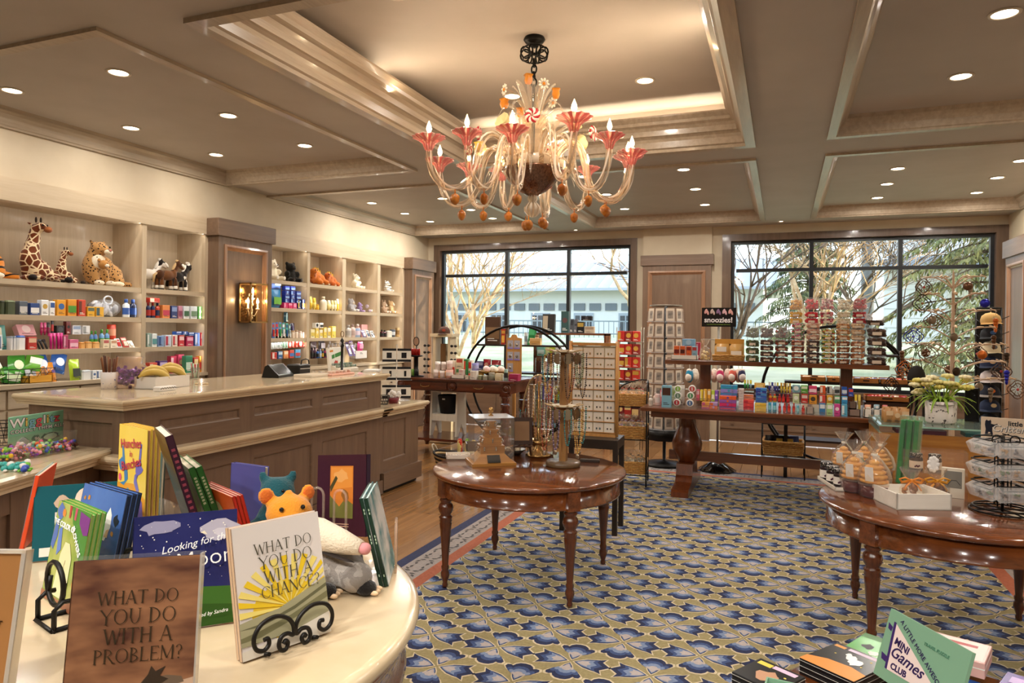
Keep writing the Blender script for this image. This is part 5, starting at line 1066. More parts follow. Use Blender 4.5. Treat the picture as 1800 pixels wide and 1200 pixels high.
row(('x', SX_), 1.45, '''tube 72 77 22 b0205a d84a8a b=.13 z=24; tube 78 83 22 b0205a d84a8a b=.13 z=24; tube 84 89 22 8a1a4a 222226 b=.13 z=24; can 91 96 26 2a2a30 c03a3a b=.13 z=24; box 98 114 16 1f2024 4a4e54 b=.13 z=24; box 116 125 23 7a2a2a 1f2024 b=.13 z=24; box 126 143 16 dfe4e8 8aa0c0 b=.13 z=24; box 144 159 15 eceef0 a0a4a8 b=.13 z=24; bottle 160 167 30 5a86c0 4a9a3a b=.06; bottle 167 174 30 5a86c0 4a9a3a b=.06; bottle 177 186 32 6a9acc 4a9a3a b=.06; bottle 187 195 32 6a9acc 4a9a3a b=.06; box 181 193 15 e8dcc0 c06060; box 194 207 14 efe6d6 d0a080; can 193 208 26 d8442a e8a080 b=.1 z=14; card 206 216 18 e8eef4 c03a3a l=.5; card 217 228 20 b83a34 e8d0c0 l=.5; card 228 238 14 e2ddd4 c0b8ac l=.6''', 'tier on second leopard shelf', dflt=.045)
row(('x', SX_), 1.45, '''box 259 266 24 8aa6a0 dfe8e8; box 267 277 23 dfe8e8 5a9aa0; box 278 289 19 7f9cc8 2b4f8a; box 290 302 20 c8d4e6 b8324a; box 303 313 20 e8d8d0 c03040; box 314 325 19 c83440 f0d0d0; box 327 341 17 b42a5a f0b0c8; box 342 352 23 3a62b0 d0d8f0; box 353 360 23 b82a2a f0e0d0; box 309 320 6 2f57a8 c8d8f0 z=20; box 320 331 6 2f57a8 c8d8f0 z=20; box 331 342 6 2f57a8 c8d8f0 z=18''', 'second horse shelf')
row(('x', SX_), 1.16, '''pouch 54 66 28 b0b4ba e8d8c0 l=.4; pouch 66 78 26 a8acb2 d89a50 l=.4; pouch 80 92 36 d88a2a 8a5a3a l=.35; pouch 92 106 38 d88a2a 6a4a8a l=.35; tray 46 94 13 d8a038 d8a038 d=.11; pouch 126 147 38 a8c832 202a20 l=.15; tin 144 163 17 dfe4e6 b0b8bc; box 164 171 15 e8ecf0 4a6aa0; box 171 178 15 e8ecf0 4a6aa0; box 178 185 15 e8ecf0 4a6aa0''', 'lowest shelf behind the jar')
row(('x', SX_), 1.16, '''box 300 312 30 c23a5a e8c0c8 b=.1; box 313 325 32 d84a70 f0d0a0 b=.1; box 326 340 30 2f7a5a c8e0d0; box 341 350 26 b8322c f0d8a0; box 351 358 28 d8902a c03030; box 262 278 22 c84a3a e8d0b0; box 279 296 24 4a2a6a c0b0d8''', 'shelf behind the bananas')
RX = -5.985
row(('x', RX), 1.91, '''pouch 476 497 34 2b7ab0 7ac04a d=.08; pouch 478 496 14 6a8ae0 c8d4f4 z=33 d=.06''', 'shelf under the black bear')
G = 'stacked dark blue cartons in the first cubby'
for j in range(4):
    for i in range(3 if j < 3 else 2):
        x0 = 500+10*i; row(('x', RX), 1.91, 'box %d %d 7 1f2f8a 8ab0e8 z=%d' % (x0, x0+9.6, 10.5+7.2*j), 'tier %s %s' % (('one', 'two', 'three', 'four')[j], ('left', 'middle', 'right')[i]), G)
row(('x', RX), 1.91, '''box 498 506 10 d82a6a f0a0c0; box 506 514 10 d82a6a f0a0c0; box 514 522 10 e04a80 f0a0c0; box 523 529 17 1f2f6a e0c03a; box 530 537 17 1f2f6a e0c03a''', 'front of the blue carton cubby')
row(('x', RX), 1.91, '''tube 545 551 23 ecc83a f0dc70; tube 552 557 21 f0dc70 ecc83a; jar 556 563 10 e0b030 c89a20; bottle 568 577 24 f0ead8 e8e0c8; tube 578 583 18 e8d890 f0e8c0; tube 584 588 18 f0e8c0 e8d890; tube 589 593 18 f0e8c0 e8d890; tube 593 597 21 ecc83a f0e8c0; tube 597 601 21 e8d890 f0e8c0; tube 601 605 21 ecc83a d8b030''', 'yellow lotion cubby, upper')
row(('x', RX), 1.525, '''box 546 554 15 f0e8b8 d8c050; box 555 561 17 ecd060 f0e8c0; box 562 568 14 f0e8c8 d8c050; box 569 575 18 ecd050 f0e8c0; box 576 582 17 f2ecd0 d8b840; box 583 591 20 ecd050 f4ecc8; box 554 561 9 f4f2ec 202020 z=17; box 562 569 9 f4f2ec 202020 z=17''', 'yellow lotion cubby, lower')
row(('x', RX), 1.525, '''card 478 483 27 4a7ac8 c03a3a; card 484 489 28 3a6ac0 d83a3a; card 490 495 28 5a8ad0 3a9a5a; card 496 501 27 3a9aa0 e8e8f0; card 502 507 26 4ab0a0 2a5a8a; card 508 511 24 3a8a90 c8d8e0; tray 478 513 8 f0ece2 f0ece2 d=.05; pouch 501 509 20 2f5a6a 8ab0b0 b=.12 z=27; pouch 512 521 26 2a2440 4a3a6a b=.05; jar 515 520 13 e8d4c0 c8a888; jar 521 526 14 e8d8c8 c0a080; jar 527 532 12 e0d0c0 d8b8a8; jar 532 538 10 e4d4cc c8b0a8''', 'toothbrush cubby')
row(('x', RX), 1.525, '''bottle 613 620 22 d8d4d0 b8b4b0; bottle 621 627 23 e0c8c0 c0a8a0; can 628 636 16 9ab0d0 e0d0e0; bottle 629 637 23 d8b0a0 e8d8d0 b=.08; card 638 645 14 6a5a8a e8e0e8 l=.4; card 646 652 13 e8e4e0 4a4a50 l=.4; card 653 660 12 e0dcd8 3a3a40 l=.4; box 634 648 22 e0a8a8 f0d8d0 b=.14''', 'cubby under the lavender bear')
row(('x', RX), 1.525, '''bottle 672 676 13 4a1c24 18181a; bottle 677 682 12 4a1c24 18181a; tin 682 690 11 e8e2d6 c8c0b0; can 691 697 13 444a55 c8ccd0; can 702 709 16 b89a6a 8a6a40''', 'right cubby with small jars')
row(('x', RX), 1.13, '''box 478 482 11 d0d4d2 8a9690 z=36; box 483 487 11 d0d4d2 8a9690 z=36; box 488 492 11 d8dcda 8a9690 z=36; box 493 497 11 d0d4d2 5a8a70 z=36; box 498 502 11 b8d0c0 3a7a5a z=36; box 503 507 11 b8d0c0 3a7a5a z=36; box 508 513 14 c8402c f0e0d0 z=36; box 514 519 14 d04a30 f0e0d0 z=36; box 520 525 15 c8402c f0e0d0 z=36; box 526 532 15 c03a2a f0e0d0 z=36; box 533 538 14 c03a2a 3a8a4a z=36; box 478 488 12 c8382c e8d8d0 z=18; box 489 498 13 3a6aa0 c8d8e0 z=18; box 499 508 13 e89a5a f0e0c0 z=18; box 509 518 14 c84a3a 4a7ac0 z=18; box 519 529 14 5aa0d0 c03a3a z=18''', 'risers behind the register', dflt=.05)
o = thing('acrylic_riser', 'clear two tier acrylic riser in the cubby behind the register', 'riser', (-6.02, 7.25, 1.13))
for z in (.14, .275): MB().box(-.12, .03, -.40, .40, z, z+.004).build('tier', ACR, o)
for y in (-.40, .397): MB().box(-.12, .03, y, y+.003, 0, .28).build('side_sheet', ACR, o)
row(('x', RX), 1.13, '''bottle 549 553 20 3a2a30 18181a z=14; bottle 554 558 20 4a3040 18181a z=14; bottle 559 563 16 2f5a9a 18181a z=14; bottle 564 567 16 7aa0c8 c8ccd0 z=14; bottle 568 571 16 2a2a30 c8a030 z=14; bottle 572 575 16 8a2a50 18181a z=14; bottle 576 580 16 5a3a8a 18181a z=14; bottle 580 584 16 3a2a60 18181a z=14; bottle 585 588 16 a02a3a 18181a z=14; pouch 548 560 26 6a5a64 c8b0b8 b=.14 z=16; pouch 562 574 28 4a4450 b0a8b4 b=.14 z=16; card 614 621 26 5a4a8a d8d0e8 l=.4 z=14; card 622 629 28 7a5aa0 e8e0f0 l=.4 z=14; pouch 630 641 24 c83a7a f0a0c0 z=14; tray 622 646 14 eee8e2 eee8e2 d=.1 z=8''', 'cubbies behind the counter')
# wire basket of snack bags, cup of sticks, plastic bag of masks
def wire_basket(label, loc, rz, w, d, h, col='17130f'):
    o = thing('wire_basket', label, 'basket', loc, rz); m = MB(); q = random.Random(3)
    for k in range(4):
        f = .75+.25*k/3; m.tube([(w/2*f*cos(t), d/2*f*sin(t), h*k/3+.004) for t in [2*pi*i/20 for i in range(20)]], .003, 4, closed=True)
    for i in range(16): a = 2*pi*i/16; m.tube([(w/2*.75*cos(a), d/2*.75*sin(a), .004), (w/2*cos(a+.3), d/2*sin(a+.3), h)], .0022, 4)
    m.build('wires', M(col, .4, .5), o); return o
wire_basket('black wire basket full of green and blue snack bags on the lowest shelf', (-6.07, 4.08, 1.16), pi/2, .50, .2, .12)
for i, (y, z, c1, c2, w_, h_, t, rz_) in enumerate(((3.86, 1.2, '5a9a2c', 'e8ecd0', .15, .19, -.3, .2), (4.0, 1.22, '4a9a3a', 'd8e8c0', .15, .20, .1, 0), (4.12, 1.24, '6ab03a', 'f0f0e0', .14, .18, .25, -.2), (4.24, 1.22, '2f5ab0', 'd8e4f4', .15, .20, -.2, .1), (4.34, 1.24, '3a6ac0', 'e8eef8', .14, .19, .3, -.1), (3.95, 1.17, '3f8f3a', 'c8d8b0', .16, .14, .2, 0), (4.2, 1.17, '3a8a4a', 'd0e0c0', .16, .13, -.1, 0))):
    o = item('pouch', '%s snack bag in the black wire basket, %s of seven from the left' % (cname(c1), ORD[[0, 1, 3, 5, 6, 2, 4][i]]), (-6.04, y, z), pi/2+rz_, w_, .06, h_, c1, c2, 'snack bags in the wire basket', .25)
    o.rotation_euler[1] = t
o = thing('clear_bag', 'clear plastic bag of white face masks on the shelf below the leopard', 'bag', (-6.1, 4.83, 1.745), pi/2)
m = MB(); m.ball((0, 0, .085), (.17, .10, .09), 14); m.build('bag', glass('f4f6fa', .1, .15, 'mb'), o)
q = random.Random(5); m = MB()
for i in range(26): m.ball((q.uniform(-.12, .12), q.uniform(-.06, .05), q.uniform(.03, .14)), (.045, .02, .028), 7, rot=(q.random()*3, q.random()*3, q.random()*3))
tag(m.build('masks', M('e6eaf2', .7), o), kind='stuff')
m = MB(); m.tube([(.0+.045*cos(t), -.05, .16+.04*sin(t)) for t in [2*pi*i/14 for i in range(14)]], .008, 6, closed=True); m.build('strap', M('d4dae6', .6), o)
o = thing('stick_cup', 'white patterned cup of brown snack sticks behind the candy jar', 'cup', tuple(onx(192, 668, -4.45))); o.location.z = 1.215
MB().lathe([(0, 0), (.05, 0), (.055, .12), (.05, .12), (.045, .01), (0, .01)], 16).build('cup', noisy('efe8e4', '6a7ab0', 40, .4, .62, .66, key='speck'), o)
for i in range(10):
    a = i*.63; MB().tube([(.02*cos(a), .02*sin(a), .02), (.055*cos(a), .05*sin(a), .215+.01*(i % 3))], .006, 5).build('stick', M(('6b3a1c', '8a5228', '4f2812')[i % 3], .5), o)
# ---------------------------------------------------------------- plush animals on the shelves
SH = -6.16
def cat_plush(name, label, y, z, mat, belly, s=1, flip=1, stripe=None, cub=None):
    f = flip
    b = [((.14*f, 0, .11), (.12, .10, .115)), ((.05*f, 0, .16), (.12, .09, .14)), ((-.06*f, -.02, .17), (.105, .09, .16)), ((-.05*f, -.03, .29), (.075, .07, .09)), ((-.03*f, -.06, .355), (.085, .075, .07)), ((.0, -.125, .335), (.05, .04, .032)), ((-.10*f, -.035, .42), (.022, .012, .024)), ((.04*f, -.03, .42), (.022, .012, .024)), ((-.09*f, -.08, .08), (.04, .045, .09)), ((.01*f, -.09, .07), (.038, .045, .085)), ((.16*f, -.07, .06), (.07, .06, .06))]
    o = plush(name, label, (SH, y, z), pi/2, b, mat, .014, scale=s)
    bits(o, 'paw', belly, [((-.08*f, -.13, .025), (.042, .05, .027)), ((.03*f, -.14, .025), (.042, .05, .027)), ((.13*f, -.12, .025), (.06, .045, .027))], s); bits(o, 'muzzle', belly, [((.0, -.145, .322), (.045, .03, .028))], s)
    bits(o, 'nose', M('b87060', .5), [((.0, -.17, .338), (.016, .01, .011))], s); bits(o, 'eye', BLKEYE, [((-.035, -.125, .372), .009), ((.03, -.125, .372), .009)], s); bits(o, 'bib', belly, [((-.05*f, -.075, .22), (.075, .05, .085))], s)
    MB().tube([((.22*f)*s, .0, .05*s), ((.30*f)*s, -.03*s, .03*s), ((.34*f)*s, -.07*s, .03*s)], [.03*s, .028*s, .02*s], 8).build('tail', mat, o)
    return o
LEO = fur('b98a52', '2a180e', 'spots', 42, .33, key='leo'); CRB = fur('efe2c8', '2a1c12', 'spots', 26, .16, key='leob')
lp = cat_plush('plush_leopard', 'large spotted plush leopard holding a cub on the top shelf', 4.80, 2.04, LEO, CRB, 1.0)
bits(lp, 'cub_head', fur('c08a4a', '2a180c', 'spots', 40, .2, key='cub'), [((-.045, -.14, .20), (.05, .045, .045)), ((-.085, -.13, .24), (.015, .01, .017)), ((-.005, -.13, .245), (.015, .01, .017))]); bits(lp, 'cub_muzzle', fur('f2e8d6', key='cm'), [((-.04, -.178, .19), (.024, .015, .017))])
tg = cat_plush('plush_tiger', 'plush tiger cut by the left edge of the photo on the top shelf', 3.66, 2.04, fur('d8862e', '1e120a', 'stripes', 6, .22, 'Z', key='tig'), fur('f0e4d0', key='tb'), 1.05)
GIR = fur('efdcb8', '6e3314', None, key='x'); GIR = fur('6e3416', 'ecd6ae', 'giraffe', 17, .085, key='gir'); GIR2 = fur('6e3416', 'ecd6ae', 'giraffe', 26, .085, key='gir2')
def giraffe(label, y, s, x=0, mat=GIR):
    o = plush('plush_giraffe', label, (SH+x, y, 2.04), pi/2, [((.03, 0, .10), (.13, .09, .10)), ((-.03, -.01, .19), (.085, .075, .12)), ((-.015, -.01, .29), (.062, .058, .10)), ((.0, -.015, .38), (.05, .048, .09)), ((.01, -.02, .45), (.048, .045, .05)), ((.035, -.05, .475), (.05, .045, .042)), ((-.02, .02, .505), (.03, .012, .014)), ((.15, -.03, .06), (.08, .05, .05))], mat, .013, scale=s)
    bits(o, 'muzzle', fur('9a5a30', key='gm'), [((.07, -.085, .455), (.036, .032, .028))], s); bits(o, 'ossicone', M('2a1810', .8), [((.01, -.02, .535), (.009, .009, .026)), ((.045, -.03, .535), (.009, .009, .026))], s)
    bits(o, 'eye', BLKEYE, [((.02, -.092, .488), .009), ((.07, -.075, .49), .009)], s); bits(o, 'leg', mat, [((-.08, -.12, .03), (.035, .10, .028), (0, 0, .5)), ((.10, -.13, .03), (.035, .11, .028), (0, 0, -.6))], s); bits(o, 'hoof', M('1d130d', .8), [((-.135, -.2, .026), (.032, .035, .026)), ((.18, -.2, .026), (.032, .035, .026))], s)
    return o
giraffe('tall plush giraffe sitting left of the leopard on the top shelf', 4.18, 1.02); giraffe('small baby plush giraffe beside the tall giraffe', 4.43, .60, .03, GIR2)
def horse(label, y, x, mat, face, mane, s=.8, rz=0):
    o = plush('plush_horse', label, (SH+x, y, 2.04), pi/2+rz, [((0, 0, .20), (.14, .06, .07)), ((-.10, 0, .20), (.06, .055, .07)), ((.11, 0, .22), (.05, .05, .07)), ((.15, 0, .29), (.04, .035, .075), (0, .5, 0)), ((.19, -.01, .36), (.045, .035, .045)), ((.235, -.025, .325), (.032, .03, .045), (0, -.7, 0)), ((.17, .02, .41), (.012, .008, .022)), ((.18, -.03, .41), (.012, .008, .022))], mat, .011, scale=s)
    bits(o, 'leg', mat, [((-.12, .03, .09), (.028, .028, .09)), ((-.10, -.035, .09), (.028, .028, .09)), ((.10, .03, .09), (.026, .026, .09)), ((.12, -.035, .09), (.026, .026, .09))], s); bits(o, 'sock', face, [((-.10, -.036, .045), (.030, .030, .035)), ((.12, -.036, .045), (.029, .029, .035)), ((-.12, .03, .045), (.03, .03, .035)), ((.10, .03, .045), (.029, .029, .035))], s)
    bits(o, 'hoof', M('16100c', .8), [((-.12, .03, .015), (.03, .03, .015)), ((-.10, -.035, .015), (.03, .03, .015)), ((.10, .03, .015), (.03, .03, .015)), ((.12, -.035, .015), (.03, .03, .015))], s); bits(o, 'blaze', face, [((.245, -.045, .335), (.022, .016, .045), (0, -.7, 0))], s); bits(o, 'mane', mane, [((.125, 0, .32), (.02, .02, .07), (0, .5, 0)), ((.175, 0, .405), (.03, .018, .02))], s); bits(o, 'eye', BLKEYE, [((.215, -.042, .37), .008)], s)
    MB().tube([(-.15*s, 0, .22*s), (-.19*s, 0, .19*s), (-.20*s, 0, .10*s)], [.015*s, .02*s, .012*s], 6).build('tail', mane, o)
WHF = fur('efe9de', key='wh')
horse('black and white pinto plush horse at the left of three', 5.36, .02, fur('e8e2d8', '1c1614', None, 8, .55, key='pinto'), WHF, fur('d8d2c8', key='mn1'))
horse('brown plush horse with a white blaze, middle of three', 5.54, .07, fur('6e431f', '4a2a12', None, 9, .55, key='brn'), WHF, fur('c8a878', key='mn2'))
horse('black and white plush horse at the right of three', 5.76, -.02, fur('1e1816', 'e8e2d8', None, 7, .56, key='blkw'), WHF, fur('e8e0d4', key='mn3'))
def teddy(label, px, z, h, mat, muz, x=SH, lie=0, earr=.03, eary=.0, name='plush_bear', nose='1a1410', rz=0, group=None):
    p = onx(px, 560, x); s = h/.30
    o = plush(name, label, (x, p.y, z), pi/2+rz, [((0, 0, .09), (.085, .07, .095)), ((0, -.01, .21), (.075, .065, .065)), ((0, -.065, .20), (.038, .03, .03)), ((-.058, .0, .265+eary), (earr, .014, earr+eary)), ((.058, .0, .265+eary), (earr, .014, earr+eary)), ((-.085, -.04, .12), (.03, .05, .045)), ((.085, -.04, .12), (.03, .05, .045)), ((-.065, -.10, .035), (.036, .06, .035)), ((.065, -.10, .035), (.036, .06, .035))], mat, .012, scale=s)
    bits(o, 'muzzle', muz, [((0, -.082, .195), (.03, .02, .023))], s); bits(o, 'nose', M(nose, .4), [((0, -.102, .203), (.011, .007, .008))], s); bits(o, 'eye', BLKEYE, [((-.027, -.068, .225), .007), ((.027, -.068, .225), .007)], s); bits(o, 'foot_pad', muz, [((-.065, -.158, .038), (.025, .006, .025)), ((.065, -.158, .038), (.025, .006, .025))], s)
    return o
BKF = fur('17140f', key='bk'); CR = fur('efe4cc', key='crm')
teddy('black plush bear alone in the top left cubby', 509, 2.26, .29, BKF, fur('2a2018', key='bkm'), rz=-.2)
teddy('cream plush bear half hidden behind the sconce pilaster', 476, 2.26, .30, CR, WHF)
for px, lab, c, s_ in ((553, 'orange plush dragon with yellow back plates in the second cubby', 'c8702a', 1.0), (577, 'orange brown plush dragon curled beside the other dragon', 'b8622a', .86)):
    p = onx(px, 560, SH+.05); mt = fur(c, '8a3a14', 'spots', 22, .28, key='dr%d' % px)
    o = plush('plush_dragon', lab, (SH+.05, p.y, 2.26), pi/2, [((0, 0, .11), (.12, .08, .10)), ((.09, -.03, .08), (.07, .06, .08)), ((-.10, -.03, .13), (.06, .055, .07)), ((-.13, -.07, .18), (.05, .055, .045)), ((.0, -.08, .04), (.04, .06, .04)), ((.12, -.09, .04), (.045, .06, .04))], mt, .012, scale=s_)
    for i in range(5): MB().at((s_*(-.08+.045*i), 0, s_*(.17+.03*sin(i*.8))), .3).prism([(-.028*s_, 0), (.028*s_, 0), (0, .055*s_)], -.008, .008).build('back_plate', fur('e0b03a', key='plate'), o)
    bits(o, 'eye', BLKEYE, [((-.15, -.12, .195), .008), ((-.11, -.122, .195), .008)], s_); bits(o, 'claw', M('e8d8b0', .6), [((.12, -.15, .015), (.014, .016, .01)), ((.0, -.14, .015), (.014, .016, .01))], s_)
teddy('white plush polar bear with black paws in the third cubby', 623, 2.26, .26, CR, WHF, rz=.15)
teddy('dark navy plush moose beside the polar bear', 643, 2.26, .29, fur('2e3140', key='nv'), fur('3c4052', key='nvm'), x=SH-.06, name='plush_moose', earr=.035, rz=.4)
teddy('white plush tiger with grey stripes in the top right cubby', 679, 2.26, .20, fur('efe9de', '3a3632', 'stripes', 9, .12, 'Z', key='wt'), WHF, x=SH+.06, name='plush_tiger')
teddy('grey plush bear at the left of the third cubby', 616, 1.91, .22, fur('b9b8be', key='gr'), WHF); teddy('small lilac plush bear lying in the third cubby', 631, 1.91, .17, fur('a890c4', key='li'), fur('c8b8dc', key='lim'), rz=.5)
teddy('pale lavender plush bear with a white muzzle in the third cubby', 648, 1.91, .25, fur('d9cde0', key='lv'), WHF, rz=-.2)
teddy('brown plush bunny in the fourth cubby', 674, 1.91, .21, fur('c9ae94', key='bun'), WHF, name='plush_bunny', earr=.018, eary=.03); teddy('tan plush dog in the middle of the fourth cubby', 686, 1.91, .24, fur('d8b98c', key='dog'), WHF, name='plush_dog'); teddy('lilac plush rabbit at the right end of the fourth cubby', 701, 1.91, .16, fur('b8a0cc', key='li2'), WHF, name='plush_bunny', rz=.5)
# ================================================================ goods on the service counter
CT = 1.216
jar = thing('candy_jar', 'big round clear glass jar of purple foil sweets on the counter corner', 'jar', tuple(onz(228, 681, CT)))
JL = jar.location.copy()
MB().lathe([(0, .004), (.10, .0), (.118, .012), (.124, .05), (.124, .12), (.115, .15), (.088, .17), (.082, .178), (.082, .205), (.09, .21), (.09, .222), (.082, .224), (.078, .205), (.078, .178), (.085, .166), (.11, .147), (.119, .12), (.119, .05), (.113, .016), (0, .010)], 32, cap=False).build('glass', glass('fff8f2', .02, .05, 'jar', 1), jar)
s0 = None; q = random.Random(9); FOIL = noisy('4a1478', '9a48c8', 30, .25, metal=.25, key='foil')
for i in range(30):
    a = q.uniform(0, 6.28); k = .088*q.random()**.5; z = .03+.10*(i/30); P = (JL.x+k*cos(a), JL.y+k*sin(a), JL.z+z)
    if s0 is None:
        s0 = thing('wrapped_sweet', 'purple foil wrapped sweet inside the round glass jar', 'sweet', P, 0, 'purple foil sweets in the jar')
        m = MB(); m.ball((0, 0, 0), (.026, .018, .016), 8); m.build('sweet', FOIL, s0)
        m = MB()
        for sx in (-1, 1): m.add([(sx*.022, 0, 0), (sx*.048, .018, .008), (sx*.046, .0, -.014), (sx*.048, -.018, .010), (sx*.044, 0, .016)], [(0, 1, 2), (0, 2, 3), (0, 3, 4), (0, 4, 1)])
        m.build('twist', FOIL, s0)
    else: o = dup(s0, P)
    (s0 if i == 0 else o).rotation_euler = (q.uniform(-.8, .8), q.uniform(-.8, .8), q.uniform(0, 6))
P = onz(306, 682, CT)
t = thing('white_tray', 'white open box of bananas on the counter', 'box', (P.x-.05, P.y+.03, CT), pi/2+.1)
for nm, b in (('front_side', (-.17, .17, -.006, 0, 0, .085)), ('back_side', (-.17, .17, .17, .176, 0, .085)), ('end_side', (-.17, -.164, 0, .17, 0, .085)), ('end_side', (.164, .17, 0, .17, 0, .085)), ('bottom', (-.17, .17, 0, .17, 0, .006))): MB().box(*b).build(nm, M('f0ece6', .4), t)
BAN = noisy('c9a23c', 'e8cf72', 9, .45, .3, .7, key='banana'); T_ = t.matrix_basis
b0 = None; TM = Matrix.Rotation(pi/2+.1, 3, 'Z'); q = random.Random(8)
for i in range(8):
    g = i//4; k = i % 4; x, y, z = -.10+.16*g+.032*k, .05+.028*k, .092+.02*(k % 2)+.012*g
    p = Vector((t.location.x, t.location.y, CT))+TM @ Vector((x, y, z))
    if b0 is None:
        o = b0 = thing('banana', 'ripe banana in the white box on the counter', 'banana', p, 0, 'bananas in the white box'); m = MB()
        m.tube([(.105*cos(w_), 0, .105*sin(w_)-.085) for w_ in [rad(150-12*k_) for k_ in range(11)]], [.006, .010, .017, .020, .021, .021, .021, .020, .018, .011, .006], 6); m.build('peel', BAN, b0)
        MB().ball((.105*cos(rad(150)), 0, .105*sin(rad(150))-.085), .008, 6).build('tip', M('3a2a14', .8), b0)
    else: o = dup(b0, p)
    o.rotation_euler = (.25-.15*k, .25, pi/2+.1+.2*k-.5); o.scale = (1.25,)*3
def flat(name, label, cat, loc, rz, w, d, h, c, group=None, c2=None):
    o = thing(name, label, cat, loc, rz, group); MB().bbox(-w/2, w/2, -d/2, d/2, 0, h, min(w, d, h)*.15).build('body', fm(c), o)
    if c2: MB().poly([(-w*.4, -d*.38, h+.0004), (w*.4, -d*.38, h+.0004), (w*.4, d*.38, h+.0004), (-w*.4, d*.38, h+.0004)]).build('top_print', fm(c2), o, fix=False)
    return o
o = flat('note_box', 'flat white card box with black dots in front of the bananas', 'box', tuple(onz(290, 686, CT)), pi/2+.1, .16, .06, .03, 'f2efe8')
m = MB(); [m.ball((-.07+.0115*i, -.031, .017+.004*(i % 2)), (.005, .001, .004), 5) for i in range(13)]; tag(m.build('dots', M('1a1a1a', .6), o), kind='stuff')
P = onz(346, 668, CT); o = thing('tumbler', 'clear glass tumbler of green straws beyond the bananas', 'cup', (P.x-.1, P.y+.08, CT))
MB().lathe([(0, .004), (.03, 0), (.038, .10), (.035, .10), (.028, .008), (0, .008)], 16, cap=False).build('glass', glass('f4f8f4', .02, .08, 'tumb'), o)
for i in range(6): MB().tube([(.015*cos(i), .015*sin(i), .01), (.035*cos(i), .03*sin(i), .135)], .004, 5).build('straw', M(('3f8a4a', 'c03a3a', 'e8e4d8')[i % 3], .5), o)
for i, x in enumerate((345, 352, 359, 364)):
    P = onz(x, 675, CT); o = thing('mint', 'small cream mint lying beside the banana box, %s from left' % ORD[i], 'sweet', P, i, 'mints by the banana box'); MB().lathe([(0, 0), (.010, .001), (.012, .005), (.010, .009), (0, .010)], 10).build('mint', M('e2cda6', .5), o)
# register area
o = thing('card_terminal', 'black sloped register screen on the counter', 'terminal', (-4.2, onx(503, 655, -4.2).y, CT), pi/2+.25)
m = MB(); m.prism([(-.0, 0), (.16, 0), (.13, .10), (.10, .115), (.0, .02)], -.15, .15, 'x'); m.build('housing', M('131313', .35), o); MB().at((0, .0, 0)).poly([(-.13, .008, .03), (.13, .008, .03), (.13, .095, .112), (-.13, .095, .112)]).build('screen', M('1c2126', .1), o)
o = thing('receipt_printer', 'small black receipt printer beside the register screen', 'printer', (-4.25, onx(536, 655, -4.25).y, CT), pi/2)
MB().bbox(-.09, .09, 0, .15, 0, .10, .012).build('housing', M('1b1b1b', .35), o); MB().box(-.07, .07, -.004, .004, .055, .062).build('paper_slot', M('c8c8c4', .5), o); MB().tube([(-.06, .0, .10), (-.05, -.0, .14), (0, -.01, .15), (.05, 0, .14), (.06, .0, .10)], .006, 6).build('cable', M('222222', .4), o)
P = onx(550, 657, -4.06); flat('catalogue', 'cream closed book lying flat by the receipt printer', 'book', (P.x, P.y, CT), pi/2, .30, .2, .022, 'e8dcc8', c2='d8c4a8')
P = onx(604, 653, -3.92); o = thing('pink_tray', 'shallow pink tray of small jars near the counter end', 'tray', (P.x, P.y, CT), pi/2)
MB().bbox(-.19, .19, 0, .14, 0, .018, .005).build('tray', M('e8b09a', .4), o)
for i in range(6): MB().lathe([(0, .018), (.022, .018), (.022, .04), (.018, .044), (0, .044)], 10, c=(-.15+.06*i, .05)).build('pot', M(('e4c8b8', 'e8d4c4', 'dcb8a8')[i % 3], .3), o)
P = onz(594, 651, CT); o = thing('game_box', 'white upright game box with green lettering blocks and a pepper print', 'box', (-4.30, onx(594, 651, -4.30).y, CT), pi/2+.12, rx=-.12)
MB().bbox(-.15, .15, 0, .03, 0, .25, .004).build('box', M('efece2', .4), o)
art(o, [('d8862a', [(-.13, .2), (-.06, .205), (-.06, .225), (-.13, .22)]), ('3f8a3a', [(-.10, .13), (-.04, .14), (-.04, .18), (-.10, .17)]), ('3f8a3a', [(-.03, .142), (.11, .165), (.11, .205), (-.03, .182)]), ('c03a2a', blob(-.02, .075, .05, 14, .3, 2, .8)), ('4a7a2a', blob(.08, .07, .03, 12, .3, 4)), ('b02a2a', blob(-.1, .05, .03, 12, .3, 6)), ('2a2a2a', [(-.13, .02), (.12, .03), (.12, .034), (-.13, .024)])])
P = onx(613, 648, -4.2); o = thing('ring_display', 'row of grey green stones on a slanted display behind the pink tray', 'display', (P.x, P.y, CT), pi/2)
m = MB(); m.prism([(0, 0), (.12, 0), (.12, .08), (0, .03)], -.18, .18, 'x'); m.build('slope', M('e6dccb', .5), o)
for i in range(12):
    for j in range(2): MB().ball((-.165+.03*i, .03+.05*j, .055+.02*j), (.011, .012, .014), 7).build('stone', M(('8a9a86', '9aa49a', '6f8478')[(i+j) % 3], .25), o)
P = onx(601, 640, -3.97); o = thing('crystal_stand', 'black finial stand with hanging crystals above the game box', 'stand', (P.x, P.y, CT))
MB().lathe([(0, 0), (.05, 0), (.05, .01), (.012, .02), (.012, .26), (.02, .28), (.012, .30), (.018, .33), (0, .36)], 12).build('post', M('17130f', .4), o)
m = MB(); m.tube([(.02*cos(t), .0, .39+.028*sin(t)) for t in [2*pi*i/12 for i in range(12)]], .004, 5, closed=True); m.build('finial_ring', M('8a6a4a', .4, .6), o)
